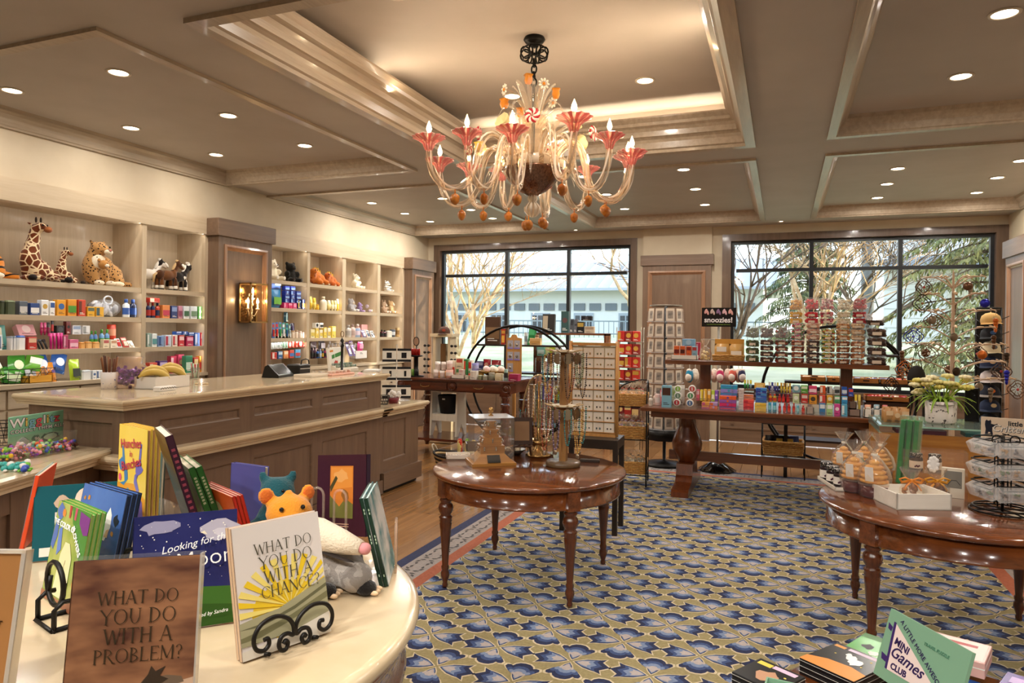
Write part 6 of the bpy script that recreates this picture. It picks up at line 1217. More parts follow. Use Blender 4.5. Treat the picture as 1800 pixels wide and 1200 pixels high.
for i in range(10): a = i*.63; MB().ball((.14*cos(a), .10*sin(a), .27+.015*(i % 3)), (.014, .012, .022), 6).build('crystal', glass('f4f4f8', .02, .35, 'cry'), o); MB().tube([(0, 0, .30), (.14*cos(a), .10*sin(a), .295)], .002, 4).build('arm', M('3a342c', .4), o)
P = onx(655, 650, -4.0); o = flat('paper_stack', 'loose white papers at the far end of the counter', 'papers', (P.x, P.y, CT), pi/2+.4, .21, .15, .02, 'eceae6')
# far low end: earring spinner, red pot, wire basket
LC = .873
def card_spinner(label, loc, rz):
    o = thing('earring_spinner', label, 'display', loc, rz)
    MB().lathe([(0, 0), (.15, 0), (.15, .008), (.02, .012), (.012, .02), (.012, .62), (0, .62)], 16).build('base', glass('ffffff', .03, .15, 'spn'), o)
    for k in range(3):
        MB().box(-.17, .17, -.02, .02, .2*k+.025, .2*k+.03).build('shelf', glass('ffffff', .03, .12, 'spn2'), o)
        for i in range(2):
            c = MB().box(-.155+.16*i, -.005+.16*i, -.045, -.042, .2*k+.03, .2*k+.175).build('earring_card', M('e8e4da', .5), o)
            m = MB(); x = -.155+.16*i
            for a in ((0, .15, .12, .145), (.0, .15, .0, .025), (.045+.03*(k % 2), .10, .04, .10)): m.box(x+a[0], x+a[1], -.0465, -.045, .2*k+.03+a[2], .2*k+.03+a[3])
            m.build('card_print', M('15151a', .5), c)
    return o
card_spinner('clear spinner of black and white earring cards on the low counter end', (-3.96, 6.69, LC), .55)
o = thing('red_pot', 'dark red pot stuffed with white tissue on the low counter end', 'pot', (-3.86, 6.46, LC)); MB().lathe([(0, 0), (.05, 0), (.062, .06), (.055, .06), (0, .055)], 16).build('pot', M('6e1a24', .3), o); q = random.Random(2); m = MB(); [m.ball((q.uniform(-.045, .045), q.uniform(-.045, .045), .07+q.uniform(0, .05)), (.03, .025, .03), 6) for i in range(9)]; m.build('tissue', M('ece8e4', .7), o)
wire_basket('small black wire basket beside the red pot on the low counter end', (-3.88, 6.29, LC), .3, .13, .12, .09)
# wing: sign, bin of little toys, packs
WZ = .906
PA = onz(24, 813, WZ); PB = onz(170, 786, WZ); P = (PA+PB)/2; BA = math.atan2(PB.y-PA.y, PB.x-PA.x); W0 = thing('toy_bin', 'clear rounded bin heaped with tiny bright jointed toys on the counter wing', 'bin', (P.x-.10, P.y-.10, WZ), BA)
WW = thing('sign_board', 'mint green Wigglitz sign standing behind the toy bin', 'sign', (-4.17, 2.70, WZ-.015), rad(102)); WW.scale = (1.34, 1, .98)
MB().bbox(0, .30, 0, .004, .03, .24, .002).build('board', M('8fcfae', .35), WW)
for i, (ch_, c) in enumerate(zip('Wigglitz', ('ffffff', 'f4d878', '8ac4dc', 'e8606a', 'ffffff', 'f4d878', '8ac4dc', 'e8606a'))):
    x = (.045, .092, .121, .158, .188, .207, .230, .258)[i]; text(ch_, .074, M('1a1a1a', .4), WW, (x, -.0006, .196), bold=.0032); text(ch_, .074, M(c, .4), WW, (x, -.0018, .196), bold=.0012)
text('COLLECT THEM ALL!', .031, M('1a1a1a', .4), WW, (.155, -.0006, .146), bold=.0022); text('COLLECT THEM ALL!', .031, M('ffffff', .4), WW, (.155, -.0016, .146), bold=.0002)
art(WW, [('3a6a58', blob(.225, .085, .05, 22, .25, 3, .5)), ('bfe6d2', blob(.225, .085, .038, 16, .1, 4, .5)), ('4a7a66', blob(.14, .085, .022, 14, .3, 5)), ('4a7a66', blob(.08, .08, .025, 14, .3, 6))]); text('96', .03, M('f2f2ee', .4), WW, (.15, -.0022, .085))
m = MB(); R_ = [(x, y) for x, y in ell(0, 0, .29, .085, 28)]
m.prism(R_, 0, .006, 'z'); m.build('bottom', glass('fdf8f0', .03, .1, 'bin'), W0)
m = MB(); n = len(R_); m.add([(x, y, 0) for x, y in R_]+[(x*1.05, y*1.08, .11) for x, y in R_], [(i, (i+1) % n, n+(i+1) % n, n+i) for i in range(n)], 0, True); m.build('side_wall', glass('fdf8f0', .03, .06, 'bin2'), W0)
q = random.Random(4); TC = ['e8602a', 'f0c030', '3a5ac0', '8a3ac0', '40b0a8', 'e84a8a', 'f4f0ea', '7ac83a', 'd0302a', '5a3020', '2a2a6a', 'f0a0b8', '68c8e0', 'a0d8a0']
def critter(o, c):
    m = MB(); c2 = (c+q.randrange(1, 9)) % len(TC)
    for k in range(3): m.ball((-.016+.015*k, 0, .008+.002*(k % 2)), (.010, .009, .008), 6, 0)
    m.ball((.026, 0, .012), (.010, .010, .009), 6, 1); [m.ball((.012*sx, .011*sy, .004), (.006, .006, .004), 5, 1) for sx in (-1, 1) for sy in (-1, 1)]
    m.build('body', [fm(TC[c], .3), fm(TC[c2], .3)], o)
protos = []
for i in range(130):
    a = q.uniform(0, 6.28); k = q.random()**.5; lx, ly = .27*k*cos(a), .07*k*sin(a); zz = .012+.045*(1-k*.6)*q.random()
    p = Vector((W0.location.x, W0.location.y, WZ+zz))+Matrix.Rotation(BA, 3, 'Z') @ Vector((lx, ly, 0))
    if i < 14: o = thing('tiny_toy', '', 'toy', p, 0, 'tiny toys heaped in the clear bin'); critter(o, i); protos.append(o)
    else: o = dup(protos[i % 14], p)
    o['label'] = 'tiny %s jointed plastic toy in the clear counter bin' % cname(TC[i % 14]); o.rotation_euler = (q.uniform(-.9, .9), q.uniform(-.9, .9), q.uniform(0, 6.2)); o.scale = (1.3,)*3
P = onz(22, 815, WZ)
for i in range(4):
    p = onz(8+12*i, 822+(i % 2)*6, WZ); o = dup(protos[4 if i < 3 else 2], p, label='blue jointed toy lying outside the clear bin, %s from left' % ORD[i]); o.scale = (1.9,)*3; o.rotation_euler = (0, 0, i*.8)
o = thing('toy_pack', 'white carded pack with a red and blue rocket at the left edge', 'pack', (-4.38, 2.56, WZ), rad(45)); o.scale = (1.02, 1, .95)
MB().bbox(-.06, .17, 0, .05, 0, .29, .004).build('carton', M('e9e6e2', .4), o); MB().box(-.04, .15, -.001, .04, .29, .315).build('hang_tab', M('1b2238', .4), o)
art(o, [('6aa0d0', [(-.055, 0), (.165, 0), (.165, .035), (-.055, .05)]), ('2f5a9a', [(.06, .03), (.1, .03), (.1, .16), (.08, .19), (.06, .16)]), ('c03a3a', [(.01, .05), (.05, .05), (.05, .12), (.01, .12)]), ('c03a3a', [(.05, .18), (.08, .18), (.095, .23), (.06, .22)]), ('2f5a9a', [(.06, .2), (.085, .2), (.085, .26), (.06, .24)]), ('e0b060', blob(.03, .255, .022, 12, .3, 3, .5)), ('d8904a', blob(.13, .25, .03, 12, .3, 4, .5)), ('5a6a8a', blob(.0, .2, .02, 10, .3, 5))])
o = thing('clear_cup', 'small clear domed cup of green beads in front of the mint sign', 'cup', tuple(onz(40, 806, WZ))); MB().lathe([(0, 0), (.032, 0), (.04, .06), (.03, .10), (.006, .12), (0, .12)], 14).build('cup', glass('ffffff', .04, .1, 'cupc'), o); MB().lathe([(0, .004), (.031, .004), (.034, .03), (0, .034)], 12).build('beads', noisy('4a3a2a', '7ac05a', 80, .5, key='bead'), o)
P = onz(15, 700, 1.0); wire_basket('dark wire basket rim behind the toy packs on the wing', (-4.55, 2.95, WZ), 0, .2, .16, .14)
# ================================================================ round table under the chandelier
TZ = .7355; BRS = M('a9834f', .25, .9); SIL = M('b8b4ac', .25, .9)
P = onz(862, 813, TZ); o = thing('ring_tower', 'wooden ring tower under a clear acrylic cover with a brass knob', 'display', (P.x, P.y, TZ), .62)
HW = wood('8a5a26', 'b8823e', .35, .3, 'X', 1, key='honey')
m = MB(); m.box(-.155, .155, -.13, .13, 0, .018); m.build('plinth', HW, o)
m = MB(); a, b, c, d = .145, .12, .085, .07
m.add([(-a, -b, .018), (a, -b, .018), (a, b, .018), (-a, b, .018), (-c, -d, .075), (c, -d, .075), (c, d, .075), (-c, d, .075)], [(0, 1, 5, 4), (1, 2, 6, 5), (2, 3, 7, 6), (3, 0, 4, 7), (4, 5, 6, 7)]); m.build('sloped_base', HW, o)
for k in range(4): MB().box(-.085+.018*k, .085-.018*k, -.07+.014*k, .07-.014*k, .075+.055*k, .13+.055*k).build('step', HW, o)
MB().at((0, -.1035, .044), 0, -.72).box(-.045, .045, -.004, -.001, -.03, .03).build('plaque', M('23201c', .3, .4), o); MB().at((.121, .0, .044), pi/2, -.70).box(-.035, .035, -.004, -.001, -.03, .03).build('plaque', M('23201c', .3, .4), o)
for k in range(4):
    n = 9-k
    for i in range(n):
        a = 2*pi*i/n; x, y = (.092-.018*k)*max(-1, min(1, 1.3*cos(a))), (.078-.014*k)*max(-1, min(1, 1.3*sin(a)))
        MB().at((x, y, .105+.055*k), a, pi/2).tube([(.011*cos(t), .011*sin(t), 0) for t in [2*pi*j/10 for j in range(10)]], .0032, 5, closed=True).ball((0, .013, 0), .0065, 6).build('ring', SIL, o)
for x0, x1, y0, y1 in ((-.14, .14, -.118, -.115), (-.14, .14, .115, .118), (-.14, -.137, -.118, .118), (.137, .14, -.118, .118)): MB().box(x0, x1, y0, y1, .018, .325).build('cover_side', glass('fffdfa', .015, .02, 'cov'), o)
MB().box(-.14, .14, -.118, .118, .325, .33).build('cover_top', glass('ffffff', .08, .25, 'covt'), o); MB().lathe([(0, .33), (.018, .33), (.018, .335), (.008, .34), (.008, .35), (.018, .36), (.02, .372), (.012, .386), (0, .39)], 14).build('knob', BRS, o)
P = onz(800, 806, TZ); o = thing('jewellery_tray', 'long white tray of silver charms at the left of the round table', 'tray', (P.x+.03, P.y-.01, TZ), .5); k_tray(o, .17, .13, .03, 'e4d8c8', 'e4d8c8', 0)
for i in range(14): MB().ball((-.066+.022*(i % 7), .04+.05*(i//7), .013), (.012, .009, .006), 6).build('charm', SIL, o)
P = onz(834, 797, TZ); o = thing('jewellery_tray', 'deep grey tray behind the ring tower on the round table', 'tray', (P.x, P.y+.12, TZ), .5); k_tray(o, .22, .14, .055, '6a6058', '6a6058', 0)
def beads(pts, r, mats, step=.011, n=6):
    m = MB(); acc = 0; last = Vector(pts[0]); k = 0
    P_ = crv(pts, 6); L = 0
    for i in range(1, len(P_)):
        d = P_[i]-P_[i-1]; ln = d.length; t = step-acc
        while t < ln: m.ball(P_[i-1]+d*(t/ln), r, n, k % len(mats), 4); k += 1; t += step
        acc = (acc+ln) % step
    return m
NK = [['3a8a84', '2a6a70'], ['b8863a', 'd8b060'], ['c8c4bc', 'a8a49c'], ['3a2a22', '5a4636'], ['6a7a5a', '8a966e'], ['8a3a2a', 'b05a3a'], ['c8a078', 'e0c8a8'], ['5a4a6a', '8a7a9a']]
def necklace(label, top, w, L, ci, dy=0, pend=None, r=.0058, group=None):
    x, y, z = top; o = thing('necklace', label, 'necklace', top, 0, group); cs = NK[ci % 8]
    beads([(-w/2, dy, 0), (-w*.5, dy-.004, -L*.5), (-w*.25, dy-.008, -L*.9), (0, dy-.008, -L), (w*.25, dy-.008, -L*.9), (w*.5, dy-.004, -L*.5), (w/2, dy, 0)], r, cs, r*2.2).build('beads', [fm(c, .25) for c in cs], o)
    if pend: MB().ball((0, dy-.01, -L-.018), (.014, .005, .018), 8).build('pendant', M(pend, .3, .7), o)
    return o
# carousel post with leaf charms
P = onz(990, 818, TZ); bx, by = P.x, P.y
o = thing('necklace_carousel', 'wooden post carousel of necklaces on a round base, front of the round table', 'display', (bx, by, TZ))
WAL = wood('7a5228', 'a8793f', .4, .2, 'Z', 1, key='wal')
MB().lathe([(0, 0), (.115, 0), (.12, .006), (.12, .026), (.113, .034), (0, .034)], 36).build('base', wood('4a3a2a', '6b543a', .3, .3, 'X', 1, key='walb'), o); MB().box(-.024, .024, -.024, .024, .034, .80).build('post', WAL, o)
for z in (.42, .795):
    MB().lathe([(0, z-.012), (.085, z-.012), (.09, z-.006), (.085, z), (0, z)], 20).build('disc', M('d8c8a8', .5), o)
    for i in range(10):
        a = 2*pi*i/10+.2; MB().tube([(.07*cos(a), .07*sin(a), z-.008), (.135*cos(a), .135*sin(a), z+.006)], .004, 5).build('peg', M('c9a878', .5), o)
        MB().at((.112*cos(a), .112*sin(a), z-.055), a+pi/2).prism(ell(0, 0, .032, .038, 10, .3), -.002, .002).build('leaf_charm', M(('6b5138', '8a7254', '9a8a70')[i % 3], .4, .4), o)
for lv, z in enumerate((TZ+.40, TZ+.775)):
    for i in range(10):
        a = 2*pi*i/10+.2; ln = (.24, .30, .20, .27)[(i+lv) % 4]
        necklace('%s bead necklace on the %s disc of the wooden carousel, peg %s' % (cname(NK[(i+lv*3) % 8][0]), ('lower', 'upper')[lv], ORD[i]), (bx+.13*cos(a), by+.13*sin(a), z), .045, ln, i+lv*3, pend='8a7a66' if i % 2 else None, r=.0060, group='necklaces on the wooden carousel')
# brass hook stand
P = onz(946, 800, TZ); bx, by = P.x, P.y
o = thing('brass_necklace_stand', 'slim brass necklace stand with a curved hook on a flared base', 'display', (bx, by, TZ))
MB().lathe([(0, 0), (.095, 0), (.10, .008), (.085, .016), (.06, .03), (.035, .055), (.022, .085), (.012, .10), (.009, .11), (.009, .55), (0, .55)], 28).build('base', M('9a7a4c', .22, .85), o)
MB().tube(crv([(-.13, 0, .30), (-.115, 0, .42), (-.07, 0, .55), (0, 0, .60), (.06, 0, .56), (.075, 0, .48)]), .007, 8).build('hook', M('cdb891', .2, .9), o)
m = MB()
for i in range(5): m.tube([(-.10+.05*i, .05, .0), (-.10+.05*i, .05, .52)], .004, 5)
m.tube([(-.11, .05, .52), (.12, .05, .52)], .005, 6); m.tube([(-.10, .05, .004), (.10, .05, .004)], .005, 6); m.build('rack_rods', SIL, o)
for i in range(9):
    x = -.125+.032*i
    necklace('%s bead necklace on the brass stand, %s from left' % (cname(NK[(i*3) % 8][0]), ORD[i]), (bx+x, by+.03*(i % 2), TZ+(.34, .5, .52, .53, .54, .52, .50, .5, .46)[i]), .04, (.24, .36, .28, .40, .33, .26, .38, .30, .24)[i], i*3, pend='9a8460' if i % 3 == 0 else None, group='necklaces on the brass stand')
# easel, bowls
P = onz(917, 806, TZ); o = thing('wood_easel', 'dark wood easel with a framed piece behind the ring tower', 'easel', (P.x-.02, P.y+.06, TZ), .5); DK = wood('2e1a10', '4a2c1a', .4, .2, 'Z', 1, key='dkw')
m = MB()
for sx in (-1, 1): m.tube([(sx*.07, 0, 0), (sx*.02, .05, .33)], .009, 4)
m.tube([(0, .16, 0), (0, .05, .32)], .008, 4); m.tube([(-.07, -.01, .08), (.07, -.01, .08)], .008, 4); m.build('legs', DK, o)
MB().at((0, .005, .09), 0, -.15).box(-.08, .08, 0, .012, 0, .2).build('framed_board', M('3a2418', .4), o); MB().at((0, .004, .09), 0, -.15).box(-.055, .055, -.002, 0, .03, .17).build('picture', M('8a6a4a', .5), o)
P = onz(948, 790, TZ); o = thing('brass_bowl', 'footed brass bowl behind the brass necklace stand', 'bowl', (-1.70, 4.95, TZ)); MB().lathe([(0, 0), (.05, 0), (.05, .008), (.02, .03), (.018, .05), (.05, .065), (.09, .11), (.085, .11), (.045, .072), (0, .065)], 20, cap=False).build('bowl', BRS, o)
P = onz(905, 772, TZ); o = thing('shell_dish', 'dark dish of pale shells near the far edge of the round table', 'dish', (-1.88, 4.88, TZ)); MB().lathe([(0, 0), (.06, 0), (.10, .04), (.094, .04), (.055, .008), (0, .008)], 20, cap=False).build('dish', M('2c2420', .3), o); [MB().ball((.045*cos(i*1.3), .045*sin(i*1.3), .03+.006*(i % 2)), (.022, .016, .014), 7, rot=(i, i*.5, 0)).build('shell', M('d8c8ae', .5), o) for i in range(8)]
P = onz(1045, 788, TZ); o = thing('ring_bar', 'low dark bar with a dark ring display at the far right of the round table', 'display', (-1.27, 4.83, TZ), .2); MB().bbox(-.07, .07, -.02, .02, 0, .018, .004).build('bar', M('2a2018', .4), o)
# earring board on its own stand behind the table
EB = onz(1045, 800, .62); o = thing('earring_board', 'wood framed board of white earring cards in rows behind the round table', 'display', (ony(1043, 700, 5.75).x, 5.75, 0), .05)
LW = wood('b07a3c', 'd09a58', .4, .2, 'Z', 1, key='lw')
for x in (-.20, .20): MB().lathe([(0, .78), (.016, .78), (.016, 1.58), (0, 1.58)], 10, c=(x, 0)).build('side_post', LW, o)
for z in (.79, 1.555): MB().box(-.2, .2, -.014, .014, z-.013, z+.013).build('cross_rail', LW, o)
MB().box(-.185, .185, .004, .012, .80, 1.54).build('back_board', M('d8c8a8', .6), o); MB().box(-.24, .24, -.17, .17, .70, .775).build('plinth', M('2a2018', .4), o)
for sx in (-1, 1):
    for sy in (-1, 1): MB().box(sx*.22-.02, sx*.22+.02, sy*.15-.02, sy*.15+.02, 0, .70).build('leg', M('2a2018', .4), o)
q = random.Random(6)
for r_ in range(8):
    z = .815+.09*r_; MB().box(-.19, .19, -.012, .004, z-.006, z-.001).build('ledge', LW, o)
    for c in range(4):
        x = -.138+.092*c; k = MB().box(x-.041, x+.041, -.004, -.001, z, z+.078).build('earring_card', M('ece4d6', .6), o); mc = M(('6a6a4a', '8a8a90', '3a2a22', 'a88a4a', '4a6a70')[q.randrange(5)], .3, .6); m = MB()
        for sx in (-1, 1): m.ball((x+.014*sx, -.008, z+.03), (.006, .003, q.uniform(.006, .013)), 6)
        m.build('earrings', mc, k)
# ================================================================ right round table
RZ_ = .7355; PAS = noisy('b8742a', 'dca954', 25, .5, .3, .7, key='pastry', bump=.2)
o = thing('long_tray', 'long cream tray holding the black lidded jars at the left of the right table', 'tray', (.345, 4.80, RZ_), rad(104)); k_tray(o, .34, .15, .022, 'e4dccd', 'e4dccd', 0); o.location += Vector((.06, -.05, 0))
def jam(label, x, y, z=RZ_+.008, s=1):
    o = thing('jam_jar', label, 'jar', (x, y, z)); r = .036*s
    MB().lathe([(0, 0), (r, 0), (r*1.04, .01), (r*1.04, .075*s), (r*.9, .085*s), (0, .085*s)], 18).build('glass', M('1d0f16', .12, coat=.5), o)
    MB().lathe([(0, .084*s), (r*.98, .084*s), (r*.98, .104*s), (r*.9, .108*s), (0, .108*s)], 18).build('lid', noisy('16120f', 'd8d0c8', 90, .4, .55, .6, key='gingham'), o)
    m = MB(); m.lathe([(r*1.06, .018), (r*1.06, .062*s)], 18, cap=False); m.build('label_band', M('e6e0d6', .5), o)
    for i in range(4): MB().ball((-.010+.007*i, -r*1.07, .03+.005*(i % 2)), (.006, .002, .006), 6).build('fruit_print', M('4a1030', .5), o)
    return o
jam('black lidded jam jar with a cream fruit label, front of the long tray', .335, 4.655, s=1.0); jam('black lidded jam jar behind the front jar on the long tray', .30, 4.74); jam('black lidded jar at the back of the long tray', .27, 4.84, s=1.05)
def honey(label, px, py, s=1.0):
    s *= 1.16
    P = onz(px, py, RZ_); o = thing('honey_bag', label, 'gift bag', (P.x, P.y+.05, RZ_)); r = .062*s
    MB().lathe([(0, 0), (r*.9, 0), (r, .012), (r, .052*s), (0, .052*s)], 20, rib=.03, ribn=10).build('preserve_pot', M('4a121a', .12, coat=.6), o)
    MB().lathe([(r*.9, -.001), (r*1.03, .01), (r*1.03, .055*s), (r*1.1, .06*s), (r*.98, .064*s)], 20, cap=False, rib=.03, ribn=10).build('pot_glass', glass('fff4f0', .03, .06, 'pot'), o)
    prof = [(0, .064*s)]
    for i, k in enumerate((1.0, .93, .80, .62, .38)): prof += [(r*k*.8, (.066+.021*i)*s), (r*k, (.071+.021*i)*s), (r*k, (.080+.021*i)*s), (r*k*.8, (.085+.021*i)*s)]
    MB().lathe(prof+[(0, .178*s)], 20).build('hive_pastry', PAS, o)
    MB().lathe([(r*1.08, .06*s), (r*1.12, .09*s), (r*.95, .13*s), (r*.5, .175*s), (r*.16, .195*s), (r*.15, .20*s), (r*.55, .235*s), (r*.8, .258*s)], 18, rib=.12, ribn=9, cap=False).build('cellophane', glass('fffaf2', .05, .06, 'cello', .9), o)
    MB().lathe([(r*.2, .192*s), (r*.25, .198*s), (r*.2, .204*s)], 10, cap=False).build('tie', M('e2dcd0', .5), o)
    MB().at((-r*.45, -r*1.0, .115*s), -.3, .25).bbox(-.018*s, .018*s, -.001, .001, -.035*s, .035*s, .0005).build('gift_tag', M('e9e2da', .5), o); return o
honey('honey hive gift bag in cellophane, nearest the viewer beside the white box', 1538, 876, 1.05); honey('honey hive gift bag in cellophane, left of the nearest one', 1503, 866, 1.0)
honey('honey hive gift bag at the back left, above the jam jars', 1484, 838, .95); honey('honey hive gift bag in the back row, middle one', 1520, 840, .98); honey('honey hive gift bag in the back row, nearest the green packs', 1549, 846, .98)
A = onz(1576, 896, RZ_); B = onz(1673, 897, RZ_); C_ = onz(1564, 860, RZ_); an = math.atan2(B.y-A.y, B.x-A.x)
t = thing('white_box', 'open white wooden box with two cookie bags on the right table', 'box', (A.x, A.y, RZ_), an); Wd = (B-A).length
for nm, b in (('front_side', (0, Wd, 0, .008, 0, .085)), ('back_side', (0, Wd, .24, .248, 0, .085)), ('end_side', (0, .008, 0, .24, 0, .085)), ('end_side', (Wd-.008, Wd, 0, .24, 0, .085)), ('bottom', (0, Wd, 0, .24, 0, .006))): MB().box(*b).build(nm, wood('ddd6ca', 'ebe5da', .5, 0, 'X', 1, key='whitew'), t)
def cookies(label, px, py, bow, seed):
    P = onz(px, py, RZ_+.03); o = thing('cookie_bag', label, 'gift bag', (P.x, P.y, RZ_+.008), .2); q = random.Random(seed); m = MB()
    for i in range(14): a = q.uniform(0, 6.28); m.ball((.05*cos(a)*q.random(), .04*sin(a)*q.random(), .02+.055*q.random()), (.024, .02, .012), 7, rot=(q.random()*2, q.random()*2, 0))
    tag(m.build('cookies', noisy('6b3a1c', 'b07a48', 40, .6, key='cook'), o), kind='stuff')
    MB().lathe([(.045, 0), (.066, .02), (.066, .06), (.03, .09), (.014, .10), (.014, .105), (.04, .14), (.055, .17)], 16, rib=.10, ribn=8, cap=False).build('cellophane', glass('fffaf2', .05, .06, 'cello2', .9), o)
    m = MB(); GD = bow
    for sx in (-1, 1): m.tube([(0, -.012, .10), (sx*.035, -.02, .118), (sx*.062, -.016, .108), (sx*.05, -.014, .09), (sx*.02, -.014, .096), (0, -.012, .10)], .010, 6, flat=.5); m.tube([(0, -.014, .10), (sx*.03, -.03, .075), (sx*.045, -.035, .05)], .009, 5, flat=.5)
    m.ball((0, -.016, .10), .012, 7); m.build('bow', M(GD, .35), o)
    return o
c = cookies('cellophane cookie bag with a gold bow and a white lace tag, right of two', 1645, 868, 'd8952c', 3); m = MB()
for i in range(9): a = 2*pi*i/9; m.ball((-.015+.022*cos(a), .0, .19+.035*sin(a)), (.014, .003, .014), 7)
m.ball((-.015, 0, .19), (.026, .003, .038), 8); m.build('lace_tag', M('eae6e2', .6), c)
cookies('cellophane cookie bag with a small orange ribbon, left of two', 1600, 868, 'd8842c', 8)
P = onz(1576, 842, RZ_)
for i in range(3):
    o = thing('green_pack', 'tall green pack in a clear sleeve, %s from left behind the white box' % ORD[i], 'pack', (.70+.036*i, 5.0-.012*i, RZ_), -.5, 'green packs in clear sleeves', ry=.07)
    MB().bbox(-.013, .013, -.03, .03, 0, .40, .004).build('pack', noisy('0f5a2a', '2f9a4c', 5, .2, key='grn', stretch=(1, 1, .2)), o); MB().box(-.017, .017, -.034, .034, 0, .425).build('sleeve', glass('f4fff6', .04, .06, 'slv'), o)
o = thing('certificate_frame', 'cream framed card with a grey picture behind the white box', 'frame', (.865, 4.66, RZ_), -.22, rx=-.12); MB().bbox(0, .115, 0, .018, 0, .17, .004).build('frame', M('dcd2bf', .4), o); MB().box(.014, .101, -.001, 0, .055, .15).build('picture', M('7e7a70', .4), o); art(o, [('3a3834', [(.03, .07), (.05, .10), (.075, .10), (.095, .075), (.092, .073), (.074, .096), (.052, .096), (.033, .07)])], y=-.0015)
o = thing('acrylic_block', 'clear acrylic box standing behind the cookie bags', 'case', (.86, 4.86, RZ_), -.05)
for b in ((-.16, .18, 0, .003, 0, .23), (-.16, .18, .13, .133, 0, .23), (-.16, -.157, 0, .133, 0, .23), (.177, .18, 0, .133, 0, .23), (-.16, .18, 0, .133, .09, .093)): MB().box(*b).build('panel', glass('fffaf4', .02, .03, 'acb'), o)
for i in range(2): dup(bpy.data.objects['jam_jar'], (.78+.10*i, 4.93, RZ_+.094), label='small dark jar inside the clear acrylic box, %s one' % ('left', 'right')[i])
# wire spinner of clear boxes with a printed header sign
CRX, CRY = 1.10, 4.40
sp = thing('wire_spinner', 'black wire spinner rack of clear specimen boxes at the right edge', 'rack', (CRX, CRY, RZ_)); BW = M('120f0d', .35, .5)
m = MB(); [m.tube([(.15*k*cos(t), .15*k*sin(t), z) for t in [2*pi*i/28 for i in range(28)]], .005, 5, closed=True) for k, z in ((1.0, .006), (.9, .022))]
for i in range(4): a = pi/2*i+.4; m.tube([(.15*cos(a), .15*sin(a), .008), (0, 0, .012)], .004, 5)
m.build('base_ring', BW, sp)
m = MB(); m.tube([(0, 0, 0), (0, 0, .40)], .008, 6)
for sx in (-1, 1):
    for sy in (-1, 1): m.tube([(sx*.03, sy*.03, .03), (sx*.03, sy*.03, .37)], .004, 5)
m.build('post', BW, sp)
for i in range(2): MB().tube([(-.04+.08*i+.022*cos(t), -.05, .385+.024*sin(t)) for t in [2*pi*j/14 for j in range(14)]], .004, 6, closed=True).build('ring_handle', BW, sp)
spr = None
for f_ in range(4):
    a = pi/2*f_+.35
    for lv in range(3):
        z = .10+.115*lv; m = MB()
        for zz, r in ((z-.03, .07), (z+.03, .115), (z+.055, .12)): m.tube([(-.075, -r, zz), (.075, -r, zz)], .003, 5); m.tube([(-.075, -r, zz), (-.05, -.03, zz+.02)], .003, 5); m.tube([(.075, -r, zz), (.05, -.03, zz+.02)], .003, 5)
        w_ = m.build('wire_tier', BW, sp); w_.rotation_euler = (0, 0, a)
        for i in range(3):
            p = Vector((CRX, CRY, RZ_+z-.012))+Matrix.Rotation(a, 3, 'Z') @ Vector((-.062+.062*i, -.08, 0))
            o = thing('specimen_box', 'clear box with a tiny specimen, %s tier, side %s, %s box' % (('low', 'middle', 'top')[lv], ('one', 'two', 'three', 'four')[f_], ('left', 'centre', 'right')[i]), 'box', p, a, 'specimen boxes on the wire spinner', rx=.45); o.scale = (1.35,)*3
            MB().bbox(-.023, .023, -.03, .012, 0, .045, .003).build('clear_box', glass('ffffff', .05, .22, 'spec'), o)
            m = MB(); q = random.Random(f_*9+lv*3+i); [m.ball((q.uniform(-.012, .012), -.01+q.uniform(-.008, .008), .016+q.uniform(-.006, .01)), (.009, .006, .005), 6, rot=(q.random(), 0, q.random()*3)) for k in range(4)]
            m.build('specimen', M(('2a2620', '4a6a3a', 'b08a5a', '6a6a70')[(f_+lv+i) % 4], .4), o)
sg = thing('header_sign', 'beige little Critterz header sign with dark bear silhouettes on the wire spinner', 'sign', (1.035, 4.56, RZ_+.365), rad(-14))
MB().bbox(0, .30, 0, .003, 0, .118, .001).build('board', M('d9c2a8', .5), sg)
text('little', .036, M('17181f', .5), sg, (.155, -.0006, .088), bold=.001); text('Critterz', .052, M('3a3a42', .5), sg, (.137, -.0006, .056), shear=.2, bold=.0012); text('Critterz', .052, M('e4dccf', .5), sg, (.135, -.0016, .058), shear=.2, bold=.0002)
bear = [(.018, .02), (.022, .05), (.018, .075), (.02, .095), (.026, .104), (.031, .098), (.038, .098), (.043, .104), (.047, .094), (.046, .082), (.062, .078), (.074, .084), (.078, .078), (.07, .068), (.052, .064), (.052, .045), (.056, .022), (.046, .018), (.042, .036), (.034, .036), (.03, .018)]
art(sg, [('1b1d2c', bear), ('1b1d2c', [(.29-a, b) for a, b in bear]), ('4a4540', [(.012, .012), (.17, .010), (.17, .013), (.012, .015)]), ('b8964a', ell(.235, .026, .016, .016))])
# glass display case and its wooden back panel, behind the right table
cs = thing('display_case', 'glass topped display case with honey wood back panels behind the right table', 'case', (1.13, 6.45, 0)); GLS = glass('dcefe8', .01, .06, 'cs')
HWX = wood('8a5624', 'b8823c', .3, .35, 'X', .8, key='honx')
MB().box(-.42, .42, -.36, .36, .955, .967).build('glass_top', GLS, cs)
MB().box(-.42, .42, -.363, -.36, .955, .967).build('glass_edge', M('8fb8a8', .1, coat=.4), cs)
for nm, b in (('back_panel', (-.40, .42, -.35, -.33, .30, .905)), ('side_panel', (-.42, -.40, -.35, .33, .30, .90)), ('plinth', (-.44, .44, -.36, .36, 0, .30)), ('shelf', (-.40, .42, -.33, .33, .60, .61))): MB().box(*b).build(nm, HWX, cs)
MB().box(.42, .425, -.35, .33, .30, .955).build('glass_side', GLS, cs); MB().box(-.425, -.42, -.35, .33, .905, .955).build('glass_side', GLS, cs)
